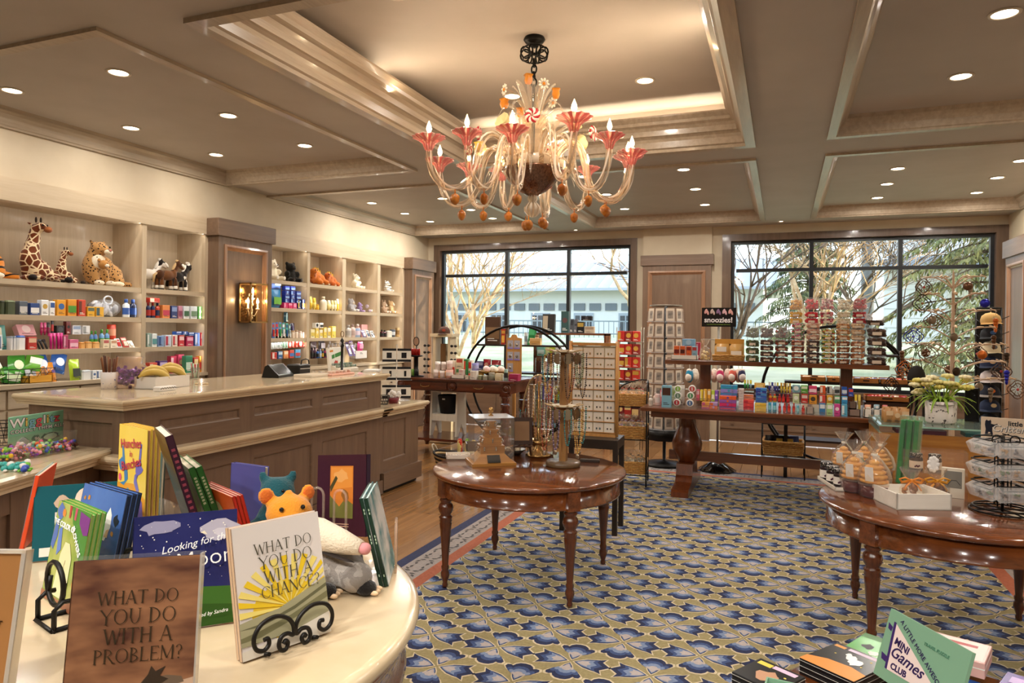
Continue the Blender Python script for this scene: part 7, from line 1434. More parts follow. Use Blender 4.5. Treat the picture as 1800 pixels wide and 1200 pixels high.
for x in (-.18, .36): MB().box(x-.02, x+.02, -.37, -.345, .92, .975).build('clamp', M('5a5a5e', .3, .8), cs)
o = thing('leaning_board', 'narrow honey wood board leaning beside the display case', 'board', (.68, 6.2, 0)); MB().box(-.02, .015, -.02, .0, .0, .86).build('board', HWX, o)
flat('folded_scarf', 'dark plum folded cloth under the case glass', 'cloth', (1.0, 6.22, .905), 0, .34, .2, .035, '4a2030'); flat('teal_book', 'teal tray under the case glass', 'tray', (1.36, 6.2, .905), 0, .14, .16, .03, '1c4a4c')
fp = thing('flower_pot', 'white speckled oval planter of pale yellow flowers on the display case', 'planter', (1.18, 6.40, .968)); fp.scale = (.8, .8, .85); POT = noisy('e6ddd6', '3a302c', 28, .5, .60, .64, key='potsp')
m = MB(); m.lathe([(0, 0), (.12, 0), (.135, .02), (.14, .205), (.128, .205), (.122, .03), (0, .03)], 28); o_ = m.build('pot', POT, fp); o_.scale = (1, .75, 1)
MB().lathe([(0, .17), (.128, .18)], 20, cap=False).build('soil', M('3a2a1c', .9), fp)
q = random.Random(12); ST = M('9ab83a', .5); LFM = M('7fa02c', .45)
for i in range(26):
    a = q.uniform(0, 6.28); r = .04+.2*q.random(); h = .14+.16*q.random()-.5*max(0, r-.12); b_ = Vector((.05*cos(a), .04*sin(a), .19)); e = Vector((r*cos(a)*1.15, r*sin(a)*.6, .17+h)); md = b_.lerp(e, .55)+Vector((0, 0, .07))
    s_ = MB().tube(bez([b_, md, e], 6), .0045, 5).build('stem', ST, fp); m = MB()
    for k in range(7): t = 2*pi*k/7; m.ball((e.x+.032*cos(t), e.y+.032*sin(t), e.z+.006), (.03, .022, .017), 6, rot=(.3, .3, t))
    m.ball(e, (.03, .03, .028), 7); m.build('bloom', M(('d8cc6a', 'e2d890', 'e6d88a', 'e8dcae')[i % 4], .6), s_)
for i in range(22):
    a = 2*pi*i/22; m = MB(); L = .22+.08*q.random(); u = Vector((cos(a), .65*sin(a), 0)); sd = Vector((-sin(a), cos(a), 0)); vs = []
    for k in range(6): t = k/5; p = u*(.03+L*t)+Vector((0, 0, .19+.24*t-.22*t*t*(1+.5*(i % 2)))); w_ = .016*sin(pi*min(.97, .12+t*.85)); vs += [p-sd*w_, p+Vector((0, 0, .004)), p+sd*w_]
    m.add(vs, [(3*k+j, 3*k+j+1, 3*k+j+4, 3*k+j+3) for k in range(5) for j in (0, 1)], 0, True); m.build('leaf', LFM, fp)
o = thing('black_box', 'tall black open display box right of the planter', 'box', (1.44, 6.62, .968), -.2)
for b in ((-.05, .05, .12, .13, 0, .27), (-.05, -.04, 0, .13, 0, .27), (.04, .05, 0, .13, 0, .27), (-.05, .05, 0, .13, .26, .27), (-.05, .05, 0, .13, 0, .01)): MB().box(*b).build('side', M('15120f', .35), o)
for i in range(3):
    for j in range(2): item('pouch', 'brown kraft bag on the case top, row %s, %s from left' % (('front', 'back')[j], ORD[i]), (.80+.055*i, 6.24+.12*j, .968), .2, .075, .05, .115, 'b98a58', 'd8b890', 'kraft bags on the display case')
# ---------------------------------------------------------------- games on the low table
GZ = .536
def gbox(label, x, y, z, rz, w, d, h, c, polys, group=None, n=1, name='game_box'):
    for k in range(n):
        o = thing(name, label if k == n-1 else label.replace('top of', ('bottom of', 'second of', 'third of')[k]), 'box', (x, y, z+k*(h+.001)), rz, group); MB().bbox(-w/2, w/2, -d/2, d/2, 0, h, .002).build('box', fm(c, .3), o); MB().box(-w/2-.0003, w/2+.0003, -d/2-.0003, d/2+.0003, h*.55, h*.62).build('edge_line', M('e8e4dc', .4), o)
    m = MB(); cs_ = []
    for i, (cc, pts) in enumerate(polys):
        if cc not in cs_: cs_.append(cc)
        m.poly([(a*w, b*d, h+.0004+.00015*i) for a, b in pts], cs_.index(cc))
    m.build('top_print', [M(cc, .35) for cc in cs_], o, fix=False); return o
R4 = lambda x0, x1, y0, y1: [(x0, y0), (x1, y0), (x1, y1), (x0, y1)]
gbox('black travel game box with a yellow label, top of a stack at the left end', -.03, 2.36, GZ, -.55, .16, .16, .016, '141416', [('e0c84a', R4(-.42, -.12, .25, .4)), ('d8b8d0', R4(-.1, .4, .28, .42)), ('b88a6a', blob(.05, -.1, .22, 12, .3, 3)), ('e8d060', blob(.3, .1, .03, 8, .2, 4))], n=3)
gbox('black space game box with a white astronaut, top of a stack', .205, 2.55, GZ, -.62, .19, .22, .017, '121214', [('e08a3a', [(-.5, -.5), (.5, -.5), (.5, -.2), (.2, -.12), (-.2, -.16), (-.5, -.3)]), ('e8c8dc', R4(-.2, .4, .36, .44)), ('d8903a', R4(-.45, -.25, .34, .42)), ('eceae4', blob(.02, .15, .09, 12, .2, 3)), ('eceae4', blob(.14, .05, .11, 12, .3, 5)), ('eceae4', blob(-.08, .22, .05, 10, .4, 6)), ('e8c84a', blob(.3, .25, .02, 5, .1, 7)), ('e8c84a', blob(-.25, .1, .02, 5, .1, 8)), ('e8c84a', blob(.3, -.02, .02, 5, .1, 9))], n=3)
gbox('bright green game box with farm tiles, top of a stack', .325, 2.70, GZ, -.5, .19, .22, .010, '3a9a24', [('2a6a1a', R4(-.5, .5, .32, .5)), ('1a1a1a', blob(-.2, .0, .1, 10, .3, 3)), ('d87a2a', blob(.12, .02, .1, 10, .3, 4)), ('e8e4da', blob(-.02, -.2, .08, 10, .3, 5)), ('e8e4da', R4(-.1, .25, .34, .46)), ('1a1a1a', blob(.28, -.2, .07, 8, .3, 6))], n=4)
gbox('clear wrapped pink puzzle pack behind the mint lid', .56, 2.72, GZ+.04, -.35, .17, .17, .05, 'd8a8a0', [('e8d0c8', R4(-.45, .45, -.45, .45)), ('b04a4a', R4(-.3, .3, .15, .28)), ('7a8a90', R4(-.35, .1, -.3, -.1))], name='puzzle_pack')
for k in range(3): gbox('purple and sky blue story book, %s of a fan of three at the right' % ('lowest', 'middle', 'top')[k], .745+.008*k, 2.56+.004*k, GZ+.013*k, -.45, .24, .2, .012, '4a2a86', [('7ab0d8', [(-.1, .5), (.5, .5), (.5, .1), (.2, .2)]), ('c8b0e0', R4(-.42, -.25, .1, .35)), ('e06a3a', [(.3, .5), (.5, .5), (.5, .3)]), ('d87aa0', R4(-.2, .1, -.3, -.22))], name='story_book', group='fanned story books')
gbox('blue and green flat puzzle box in front of the purple books', .60, 2.52, GZ, -.5, .16, .2, .02, '2a5aa8', [('4a9a3a', R4(-.5, .5, -.2, .1)), ('e8e4da', R4(-.3, .3, .2, .4)), ('8ac0e8', R4(-.4, .2, -.45, -.3))], name='puzzle_box')
mt = thing('games_case', 'open mint green Mini Games Club box with its printed lid standing up', 'box', (.235, 2.36, GZ), rad(-6)); MINT = M('7ba488', .4)
for b in ((-.26, .03, -.235, -.23, 0, .075), (-.26, .03, -.105, -.10, 0, .075), (-.26, -.255, -.23, -.105, 0, .075), (.025, .03, -.23, -.105, 0, .075), (-.26, .03, -.23, -.105, 0, .004)): MB().box(*b).build('side', MINT, mt)
ld = MB().box(-.155, .155, 0, .012, 0, .21).build('lid', MINT, mt, (.128, -.0, .06)); ld.rotation_euler = (-.30, rad(0), rad(-52))
def lart(c, pts, k=0): MB().poly([(a, -.0006-.0003*k, b) for a, b in pts]).build('lid_print', M(c, .4), mt, fix=False); o = bpy.data.objects[KIDS[mt.name][-1].name]; o.location = ld.location; o.rotation_euler = ld.rotation_euler
lart('3a2464', [(-.118, .035), (-.108, .035), (-.118, .178), (-.128, .178)]); lart('e6d2cc', [(-.108, .035), (.105, .045), (-.117, .175)], 1); lart('3a2464', [(-.128, .16), (-.148, .168), (-.145, .150), (-.13, .145)]); lart('3a2464', [(-.12, .07), (-.145, .075), (-.14, .055), (-.12, .052)])
lx = Euler(ld.rotation_euler).to_matrix()
def ltext(s, size, c, x, z, ang=0, **k):
    p = Vector(ld.location)+lx @ Vector((x, -.0014, z)); o = text(s, size, M(c, .4), mt, p, **k); R = (lx.to_4x4() @ Euler((pi/2, -ang, 0)).to_matrix().to_4x4()).to_euler(); o.rotation_euler = R
ltext('MINI', .030, '2c1a50', -.075, .122, rad(-10), bold=.0008); ltext('Games', .048, '2c1a50', -.045, .088, rad(-6), shear=.35, bold=.0006); ltext('CLUB', .026, '2c1a50', -.065, .052, bold=.0008); ltext('A LITTLE MORE AWESOME', .020, '2c1a50', .0, .13, rad(-31)); ltext('TRAVEL PUZZLE', .013, '3f7a60', .045, .165, 0)
# ================================================================ candy on the trestle table
TT = .9005; YF_ = 7.20
CLR = lambda k='bin': glass('fdfcfa', .02, .04, k)
bins = thing('candy_bins', 'clear acrylic divided bins along the front of the trestle table', 'bins', (0, YF_-.03, TT))
for x in (-1.06, -.80, -.46, -.14, .17, .46): MB().box(x-.002, x+.002, 0, .40, 0, .24).build('divider', CLR('b1'), bins)
for z, y in ((.09, .10), (.17, .24)): MB().box(-1.06, .46, y, y+.14, z-.004, z).build('tier', CLR('b2'), bins)
MB().box(-1.06, .46, 0, .002, 0, .03).build('front_lip', CLR('b3'), bins)
Y0 = ('y', YF_); Y1 = ('y', YF_+.11); Y2 = ('y', YF_+.25)
row(('y', YF_-.04), TT, '''box 1163 1181 38 7fb4cc 4a2a20; can 1151 1161 20 e8c8c4 f0e0dc b=.12; bottle 1140 1148 18 e8dcd0 c8bcb0 b=.05; bottle 1148 1156 22 e4d4cc b8a8a0 b=.16; pouch 1160 1172 26 e88a9a f0e0e0 b=.3; pouch 1172 1190 32 e0e8d0 8ac03a b=.32; pouch 1190 1204 34 eceae4 7aa84a b=.34''', 'left end of the trestle table')
def disc_tin(label, px, py, y, c):
    p = ony(px, py, y); o = thing('round_tin', label, 'tin', p, 0, 'round sweet tins in the first bin'); o.rotation_euler = (pi/2, 0, 0)
    MB().lathe([(0, 0), (.036, 0), (.038, .004), (.038, .018), (.034, .022), (0, .022)], 20).build('tin', M('e8e6e2', .3), o); MB().lathe([(0, .0225), (.027, .0225)], 16, cap=False).build('lid_print', fm(c), o); MB().at((0, 0, .023)).prism([(-.004, -.018), (.006, -.016), (.004, .018), (-.006, .016)], 0, .0005, 'z').build('emblem', M('d8dcd8', .3), o)
for i, (px, py, c, n) in enumerate(((1192, 683, '8ab04a', 'yellow green'), (1217, 683, 'c04a4a', 'rose'), (1192, 695, '6a8a70', 'grey green'), (1214, 695, '4a8a5a', 'green'), (1190, 707, 'b8323a', 'red'), (1213, 708, '4a6a9a', 'blue'))):
    disc_tin('round white tin with a %s lid on edge, %s column of the first bin' % (n, ('left', 'right')[i % 2]), px, py, YF_+.10-.03*(i//2), c)
row(Y1, TT, '''box 1224 1230 19 e86a8a f4d0d8 z=12; box 1231 1236 19 f0d83a f8f0c0 z=12; box 1237 1243 20 e8b83a f0e0b0 z=12; box 1244 1250 20 e8a83a f0e4c0 z=12; box 1251 1257 19 b8d84a eef4d0 z=12; box 1257 1263 19 8a5ac0 d8c8f0 z=12''', 'sweet cartons of the second bin')
def bars(px0, px1, py, n, hpx, cs, y, d, phrase, kind='box'):
    """a pile of flat packs: n tiers upward from pixel row py"""
    for k in range(n):
        a, b = ony(px0, py, y), ony(px1, py, y); h = hpx*(a-Vector((0, 0, CAMH))).dot(FW)/FPX; c = cs[k % len(cs)]; z = max(a.z, TT)+k*h
        item(kind, '%s flat sweet pack, %s from the bottom of %s' % (cname(c), ORD[k], phrase), ((a.x+b.x)/2, y, z), 0, (b.x-a.x)*.97, d, h*.97, c, cs[(k+1) % len(cs)], 'flat packs in the candy bins', name='sweet_pack', cat='pack')
bars(1233, 1247, 719, 2, 6, ['c85a8a', 'e0a04a'], YF_, .09, 'the low purple pile'); bars(1247, 1261, 719, 2, 6, ['e8703a', 'b89ad0'], YF_, .09, 'the low orange pile')
bars(1266, 1296, 697, 3, 7, ['3a8ac8', '8a8ad8', '2fa0c8'], YF_+.12, .09, 'the blue and violet pile'); bars(1264, 1294, 720, 4, 6, ['7a4a9a', 'd82a6a', '9a5ab0', 'e8602a'], YF_, .09, 'the pink and purple pile')
bars(1298, 1307, 720, 8, 4.6, ['c8b8b8', 'd8c8c4'], YF_, .08, 'the pale grey pile')
row(Y2, TT, '''tube 1308 1312 16 3a9a4a e8d83a z=34; tube 1313 1317 16 4aa85a e8e0a0 z=34; tube 1318 1322 16 8ab0b8 e8d83a z=34; tube 1351 1355 16 2a2a8a e8e4d8 z=32; tube 1356 1360 16 c8c8e0 2a2a8a z=32; tube 1361 1365 16 3a3a9a e8e4d8 z=32; tube 1366 1369 16 2a2a8a d8c83a z=32; tube 1372 1376 18 d8b83a c89a2a z=30; tube 1377 1381 18 e8c84a b8862a z=30; tube 1382 1386 18 d8b83a f0e0a0 z=30; tube 1387 1391 18 e8c84a c89a2a z=30; card 1326 1346 10 e8b04a f0d890 z=36''', 'back tier of the candy bins')
bars(1306, 1325, 703, 2, 5, ['e8802a', 'e8a08a'], YF_+.12, .08, 'the orange pile'); bars(1306, 1325, 721, 3, 6.2, ['b82a3a', 'd84048', 'e8504a'], YF_, .08, 'the red pile')
bars(1328, 1348, 708, 6, 4.4, ['2a4ab0', '3a7ac8', '2f5ac0', '4a8ad0', '2a3a9a', '3a8ad8'], YF_+.08, .08, 'the blue pile'); bars(1326, 1347, 723, 3, 4.8, ['e0b83a', 'e8cc6a'], YF_, .08, 'the yellow pile')
row(Y1, TT, '''bottle 1351 1358 14 e8a03a d83a2a z=16; bottle 1359 1366 14 c8b04a e04a2a z=16; bottle 1368 1374 14 a82028 d8342c z=16; bottle 1375 1381 14 b82a2a d8342c z=16; bottle 1383 1389 14 a82028 c82a2a z=16''', 'middle tier of the candy bins')
row(Y0, TT, '''can 1351 1357 17 3aa0c8 8ad0e0; can 1359 1366 17 3a9ac0 90d8e4; bottle 1369 1374 16 b0242a e04a3a; bottle 1377 1383 17 c02a2a e04a3a; bottle 1385 1391 17 b82428 d83a2a; bottle 1394 1399 18 a83028 d8482a; can 1401 1406 14 6ab8cc a0dce4; bottle 1410 1416 15 b82428 e04a3a; tray 1418 1432 12 a8988c c0b0a4''', 'front tier of the candy bins')
row(Y2, TT, '''box 1393 1407 13 8ab8c4 f0f4f4 z=32; box 1408 1421 13 5aa83a e0f0d0 z=32; box 1422 1437 14 e04a7a f8d8e4 z=31; box 1442 1452 14 e8602a f0e0d0 z=32; box 1454 1464 14 d8d8d4 2a2a2a z=32; box 1467 1477 14 c8d0d0 3a3a3a z=32; box 1480 1490 14 2a5ab8 e0e8f4 z=32; box 1492 1501 14 2a4ab0 e04a3a z=30''', 'top tier of novelty sweet boxes')
row(Y1, TT, '''box 1394 1406 16 c8d8a8 f0f4e8 z=16; box 1409 1421 15 c82a24 f0d8d0 z=17; box 1423 1437 15 e0982a 4a3a2a z=16; box 1441 1452 13 d84a3a f4e8e0 z=19; box 1454 1465 13 e8b03a f0e8d0 z=19; box 1467 1478 13 4aa86a f0f4e8 z=19; box 1480 1491 13 3a9ad0 f0f4f4 z=19''', 'second tier of novelty sweet boxes')
row(Y0, TT, '''box 1441 1452 20 3a78b0 e0e8f0; box 1454 1465 20 a8d08a f0f4e8; box 1467 1478 20 d84a9a f8e0ec; box 1480 1491 20 5aa8c8 e8f4f4; tray 1493 1514 12 8a7468 a89488; tray 1493 1507 12 6a5448 8a7468 z=13; candle 1503 1508 36 d8b83a e8e0d0 b=.12; candle 1509 1514 36 e0c860 c8b050 b=.12''', 'front tier of novelty sweet boxes')
row(('y', 7.14), TT, '''tray 1520 1534 15 eae4da eae4da d=.14; tray 1536 1549 15 eae4da eae4da d=.14; tray 1551 1563 15 e8e2d8 e8e2d8 d=.14; pouch 1521 1533 8 e8a88a f0e0d0 z=14 b=.04; pouch 1537 1548 9 9ab8c8 e8ecf0 z=14 b=.04; pouch 1552 1562 9 d87a7a f0e0e0 z=14 b=.04; box 1565 1580 17 e8d8cc c86a5a b=.1''', 'white soap trays at the table end')
# wooden trays on the back half of the table and behind
def wtray(label, x0, x1, y, z, h, d, fills, seed):
    o = thing('wooden_tray', label, 'tray', ((x0+x1)/2, y, z)); w = x1-x0; WT = wood('9a5a24', 'c8843c', .4, .2, 'X', 1, key='wt')
    for b in ((-w/2, w/2, 0, .008, 0, h), (-w/2, w/2, d-.008, d, 0, h*1.2), (-w/2, -w/2+.008, 0, d, 0, h), (w/2-.008, w/2, 0, d, 0, h), (-w/2, w/2, 0, d, 0, .006)): MB().box(*b).build('side', WT, o)
    MB().box(-w*.12, w*.12, -.001, .001, h*.45, h*.7).build('hand_slot', M('2a1408', .8), o)
    q = random.Random(seed)
    for i, c in enumerate(fills):
        a = (i+.5)/len(fills); item('pouch', '%s packet in the %s, %s from left' % (cname(c), label.split(' with')[0].replace('wooden ', 'wood '), ORD[i]), ((x0+x1)/2+w*(a-.5)*.9, y+d*.35, z+.01), q.uniform(-.3, .3), w/len(fills)*.95, .03, h*1.25, c, fills[(i+1) % len(fills)], 'packets in wooden trays', .5)
def X(px, y): return ony(px, 650, y).x
wtray('long wooden tray behind the bins with red packets', X(1522, 7.9), X(1600, 7.9), 7.9, .99, .05, .2, ['b82a2a', 'd84a3a', 'c83a3a', 'e8d8c0', 'c03a4a'], 1)
flat('tray_riser', 'dark riser block under the long wooden tray', 'riser', (X(1561, 7.9), 8.0, TT), 0, .42, .2, .085, '3a2010')
wtray('wooden tray far right on the trestle back edge with blue packets', X(1548, 8.6), X(1597, 8.6), 8.6, 1.12, .055, .18, ['3a4a8a', '8a8aa0', '6a3a2a', 'c83a3a', 'd86a4a'], 2); wtray('wooden tray middle of the rear rack with navy packets', X(1500, 8.6), X(1546, 8.6), 8.6, 1.12, .055, .18, ['8a9ab0', '2a2a5a', 'c89a4a', '3a3a6a'], 3)
wtray('wooden tray left on the rear rack with cream packets', X(1408, 8.6), X(1452, 8.6), 8.6, 1.12, .055, .18, ['e8d0b0', '3a2a20', 'e0b890'], 4); wtray('short wooden tray near the shelf post with tan packets', X(1454, 8.6), X(1478, 8.6), 8.6, 1.12, .055, .18, ['d89a5a', 'e8c8a0'], 5)
rk = thing('rear_rack', 'dark narrow rack shelf carrying wooden trays behind the trestle table', 'rack', (X(1500, 8.7), 8.68, 0)); MB().box(-.72, .72, -.12, .14, 1.095, 1.12).build('shelf', M('1d130d', .4), rk)
for x in (-.7, .7): MB().box(x-.02, x+.02, -.02, .02, 0, 1.095).build('post', M('1d130d', .4), rk)
row(('y', 7.62), TT, '''pouch 1270 1290 14 8a5a6a d0b0b8 z=16; pouch 1292 1308 14 c89aa0 e0c8c8 z=16; box 1325 1350 14 3a2a30 8a7a80 z=18; box 1352 1378 14 4a3a4a a89aa8 z=18; box 1380 1408 14 8a4a5a c8a0a8 z=18; box 1410 1438 13 6a3a44 c0a0a0 z=18''', 'packs laid behind the bins', dflt=.16)
# ================================================================ tubs on the raised shelf
HZ = 1.371; HY = 7.56
row(('y', HY), HZ, '''tray 1178 1226 8 efe9e0 efe9e0 d=.16; box 1184 1194 16 d8642c 6e1a14 z=8 b=.02; box 1195 1204 16 d8602c 4a1a14 z=8 b=.02; box 1206 1215 16 d8602c 8a2a24 z=8 b=.02; box 1216 1225 16 8ab0c8 b83a3a z=8 b=.02; box 1198 1222 14 7ab4dc a0cce8 z=22 b=.14; box 1223 1231 30 b82a4a e0a0b0 b=.2''', 'left end of the raised shelf')
P = ony(1239, 632, HY+.03); bag('white ribboned cellophane bag of caramels on a white box, raised shelf', (P.x, P.y+.03, HZ+.001), .115, .22, ['e0c890', 'f0e0b8', 'd8b878'], 'f4f0ea')
basket('low_basket', 'low woven tray basket of caramel bags on the raised shelf', ((X(1252, HY)+X(1307, HY))/2, HY+.09, HZ), 0, X(1307, HY)-X(1252, HY)-.02, .16, .055, flare=.008, rows=4, handle=True)
for i, px in enumerate((1267, 1293)):
    o = item('pouch', 'tan paper bag with a white tag in the low basket, %s one' % ('left', 'right')[i], (X(px, HY), HY+.06, HZ+.012), 0, .145, .06, .165, 'd8a860', 'f2ece4'); item('box', 'plain amber card standing behind the tan bag, %s one' % ('left', 'right')[i], (X(px, HY), HY+.135, HZ+.012), 0, .15, .01, .215, 'd8a048', 'd8a048')
TUBS = {}
def tub(label, px, z, y, fill, w=.128, h=.062, d=.12, tilt=0, lid=None):
    """clear clamshell tub: tapered wall, lid, heaped sweets and a paper label"""
    x = X(px, y); o = thing('sweet_tub', label, 'tub', (x, y, z), 0, 'clear tubs of sweets on the raised shelf', rx=tilt); k = '-'.join(fill)
    if k not in TUBS:
        m = MB(); a, b = w/2*.86, w/2; c0, c1 = .012, .0
        m.add([(-a, c0, 0), (a, c0, 0), (a, d-c0, 0), (-a, d-c0, 0), (-b, c1, h*.8), (b, c1, h*.8), (b, d, h*.8), (-b, d, h*.8)], [(3, 2, 1, 0), (0, 1, 5, 4), (1, 2, 6, 5), (2, 3, 7, 6), (3, 0, 4, 7)]); w1 = m.build('tub_wall', glass('fdfdfc', .03, .02, 'tub', .5), o)
        w2 = MB().bbox(-b-.003, b+.003, -.003, d+.003, h*.8, h*.97, .008).build('lid', glass('ffffff', .05, .10, 'tublid', .6), o)
        q = random.Random(len(TUBS)); m = MB(); n = 90
        for i in range(n): m.ball((q.uniform(-a, a)*.92, d*.5+q.uniform(-.5, .5)*(d-.03) if i > n*.55 else .016+.012*q.random(), q.uniform(.006, h*.72)), (.019, .012, .013), 5, i % len(fill), 3, rot=(q.random()*3, 0, q.random()*3))
        w3 = tag(m.build('sweets', [fm(c, .3) for c in fill], o), kind='stuff')
        w4 = MB().poly([(-.03, .0045, h*.12), (.03, .0045, h*.12), (.03, -.0005, h*.48), (-.03, -.0005, h*.48)]).build('paper_label', M('ead8c4', .6), o, fix=False); TUBS[k] = (w1, w2, w3, w4)
    else:
        for s in TUBS[k]: c = s.copy(); COL.objects.link(c); setp(c, o)
    return o
COLS = [(1322, 3, ['4a5a2a', '6a7a3a', '3a4420'], 'green olive'), (1347.5, 4, ['4a2414', '5a2e1a', '3a1a10'], 'dark brown'), (1373.5, 4, ['6a2a1a', '4a5a2a', 'a8402a', '3a1a14'], 'red and green'), (1402, 4, ['8a3a24', 'b0603a', '6a2a1c'], 'rust'), (1429, 4, ['4a2a20', '6a4a3a', '3a2018'], 'cocoa'), (1455.5, 5, ['c8b03a', 'b83a2a', '4a8a3a', 'e0c880', '2a2018'], 'rainbow'), (1482, 4, ['7a3a1a', 'a8622a', '5a2a14'], 'toffee'), (1507.5, 4, ['a8683a', 'c88a5a', '8a4a24'], 'caramel')]
for ci, (px, n, fill, nm) in enumerate(COLS):
    hh = .0625 if n > 3 else .083
    for k in range(n):
        o = tub('clear tub of %s sweets, %s from bottom of the %s front stack' % (nm, ORD[k], ORD[ci]), px, HZ+hh*k*.94, HY, fill); o.scale = (1, 1, hh/.0625*.94)
    if ci < 3:
        o = tub('clear tub of %s sweets propped on end atop the %s front stack' % (nm, ORD[ci]), px, HZ+hh*n*.94+.004, HY+.07, fill, tilt=rad(72))
C2 = [(1402, 3, ['c83a5a', 'e8d8d0', '4a8a4a', 'd86a8a'], 'pink and white'), (1429, 3, ['d8a08a', 'c88a70', 'e0b8a0'], 'salmon'), (1455.5, 2, ['c8b03a', 'b83a2a', '4a8a3a', 'e0c880'], 'bright mixed'), (1482, 3, ['c88a4a', 'e0b07a', 'a8683a'], 'golden'), (1507.5, 3, ['d8b08a', 'e8c8a0', 'b88a5a'], 'pale toffee')]
for ci, (px, n, fill, nm) in enumerate(C2):
    for k in range(n): o = tub('clear tub of %s sweets, %s from bottom of the %s raised stack' % (nm, ORD[k], ORD[ci]), px, HZ+.235+.058*k, HY+.10, fill); o.scale = (1, 1, .93)
C3 = [(1398, ['e0a03a', 'e8b85a'], 'amber'), (1425.5, ['d0182a', 'e02a3a'], 'bright red'), (1452, ['c84a5a', 'e8c8c0', '8a2a3a'], 'pink striped'), (1482, ['e8d8b8', 'f0e8d0', 'c8b088'], 'cream'), (1510, ['a8101f', 'c01a2a'], 'dark red')]
for ci, (px, fill, nm) in enumerate(C3):
    for k in range(2): o = tub('clear tub of %s sweets, %s of two in the top row' % (nm, ('lower', 'upper')[k]), px, HZ+.40+.065*k, HY+.2, fill)
    tub('clear tub of %s sweets propped on end along the top row' % nm, px, HZ+.535, HY+.25, fill, tilt=rad(74))
rs = thing('shelf_riser', 'clear stepped riser under the rear tubs on the raised shelf', 'riser', (X(1455, HY+.2), HY+.2, HZ))
for a, b, y0, y1, z in ((-.36, .36, -.11, .05, .232), (-.36, .38, .0, .20, .397)): MB().box(a, b, y0, y1, z-.003, z).build('step', CLR('rs'), rs)
for x in (-.36, .36): MB().box(x, x+.003, -.10, .20, 0, .39).build('side_sheet', CLR('rs2'), rs)
CH = ['2a140c', '3f2014', '4a2818']
for k in range(4): o = tub('large clear tub of dark chocolate malt balls, %s from bottom at right end' % ORD[k], 1541, HZ+.092*k, HY, CH); o.scale = (1.35, 1.2, 1.42)
o = tub('large clear tub of dark chocolate malt balls tilted on top at right end', 1537, HZ+.375, HY+.06, CH, tilt=rad(24)); o.scale = (1.3, 1.2, 1.3)
# ================================================================ racks and goods near the windows
BKW = M('14110f', .4, .5)
# --- postcard spinner
px_ = thing('postcard_spinner', 'tall revolving rack of sepia photo cards in clear pockets by the middle pilaster', 'rack', (-1.37, 8.85, 0), .1)
m = MB(); m.lathe([(0, 0), (.26, 0), (.26, .02), (.04, .05), (.02, .06), (.02, 2.0), (0, 2.0)], 20); m.build('stand', BKW, px_)
MB().lathe([(.12, 1.985), (.20, 1.985), (.20, 2.0), (.12, 2.0)], 10, cap=False).build('top_ring', M('8a8478', .4, .5), px_); MB().lathe([(0, .32), (.24, .32), (.24, .44), (0, .44)], 10).build('bottom_drum', BKW, px_)
SEP = [noisy('33281f', 'a38f7a', 18, .5, .35, .65, key='sep%d' % i) for i in range(3)]; q = random.Random(3); n = 0
for r_ in range(8):
    z = .47+.19*r_
    for k in range(10):
        a = 2*pi*k/10; 
        if sin(a-pi/2+.1) < -.999: pass
        u = Vector((cos(a), sin(a), 0)); c_ = Matrix.Rotation(a+pi/2, 4, 'Z')
        if u.y > .35: continue
        o = thing('photo_card', 'sepia photo card in a clear pocket, %s row up, %s pocket across' % (ORD[r_], ORD[(k-4) % 10]), 'card', Vector((-1.37, 8.85, z))+Matrix.Rotation(.1, 3, 'Z') @ (u*.215), a+pi/2+.1, 'photo cards on the revolving rack', rx=-.06)
        if n < 1:
            n = 1; MB().box(-.052, .052, 0, .003, 0, .155).build('mount', M('d8c8b4', .5), o); MB().box(-.033, .033, -.001, 0, .03, .125).build('picture', SEP[0], o); MB().box(-.060, .060, -.012, -.010, -.01, .12).build('pocket', glass('ffffff', .04, .06, 'pk'), o); MB().box(-.062, .062, -.014, .004, -.014, -.008).build('pocket_edge', glass('ffffff', .05, .3, 'pk2'), o); c0 = o
        else:
            for s in KIDS[c0.name]: c = s.copy(); COL.objects.link(c); setp(c, o)
# --- wire stand with three wicker baskets
ws = thing('basket_stand', 'arched black wire stand of three wicker baskets beside the trestle table', 'stand', (-1.53, 7.62, 0), .12); m = MB()
for sx in (-1, 1):
    m.tube([(sx*.165, -.17, 0), (sx*.165, -.17, .98)], .008, 6); m.tube([(sx*.165, .17, 0), (sx*.165, .17, .98)], .008, 6)
    m.tube(crv([(sx*.165, -.17, .98), (sx*.165, -.10, 1.09), (sx*.165, 0, 1.13), (sx*.165, .10, 1.09), (sx*.165, .17, .98)]), .008, 6)
m.tube(crv([(-.165, -.17, .9), (-.12, -.17, 1.06), (.05, -.17, 1.14), (.165, -.17, 1.15)]), .007, 6)
for z in (.12, .50, .85):
    m.tube([(-.165, -.17, z), (.165, -.17, z), (.165, .17, z), (-.165, .17, z)], .006, 6, closed=True)
    for i in range(3): m.tube([(-.1+.1*i, -.17, z), (-.1+.1*i, .17, z)], .004, 5)
m.build('frame', BKW, ws)
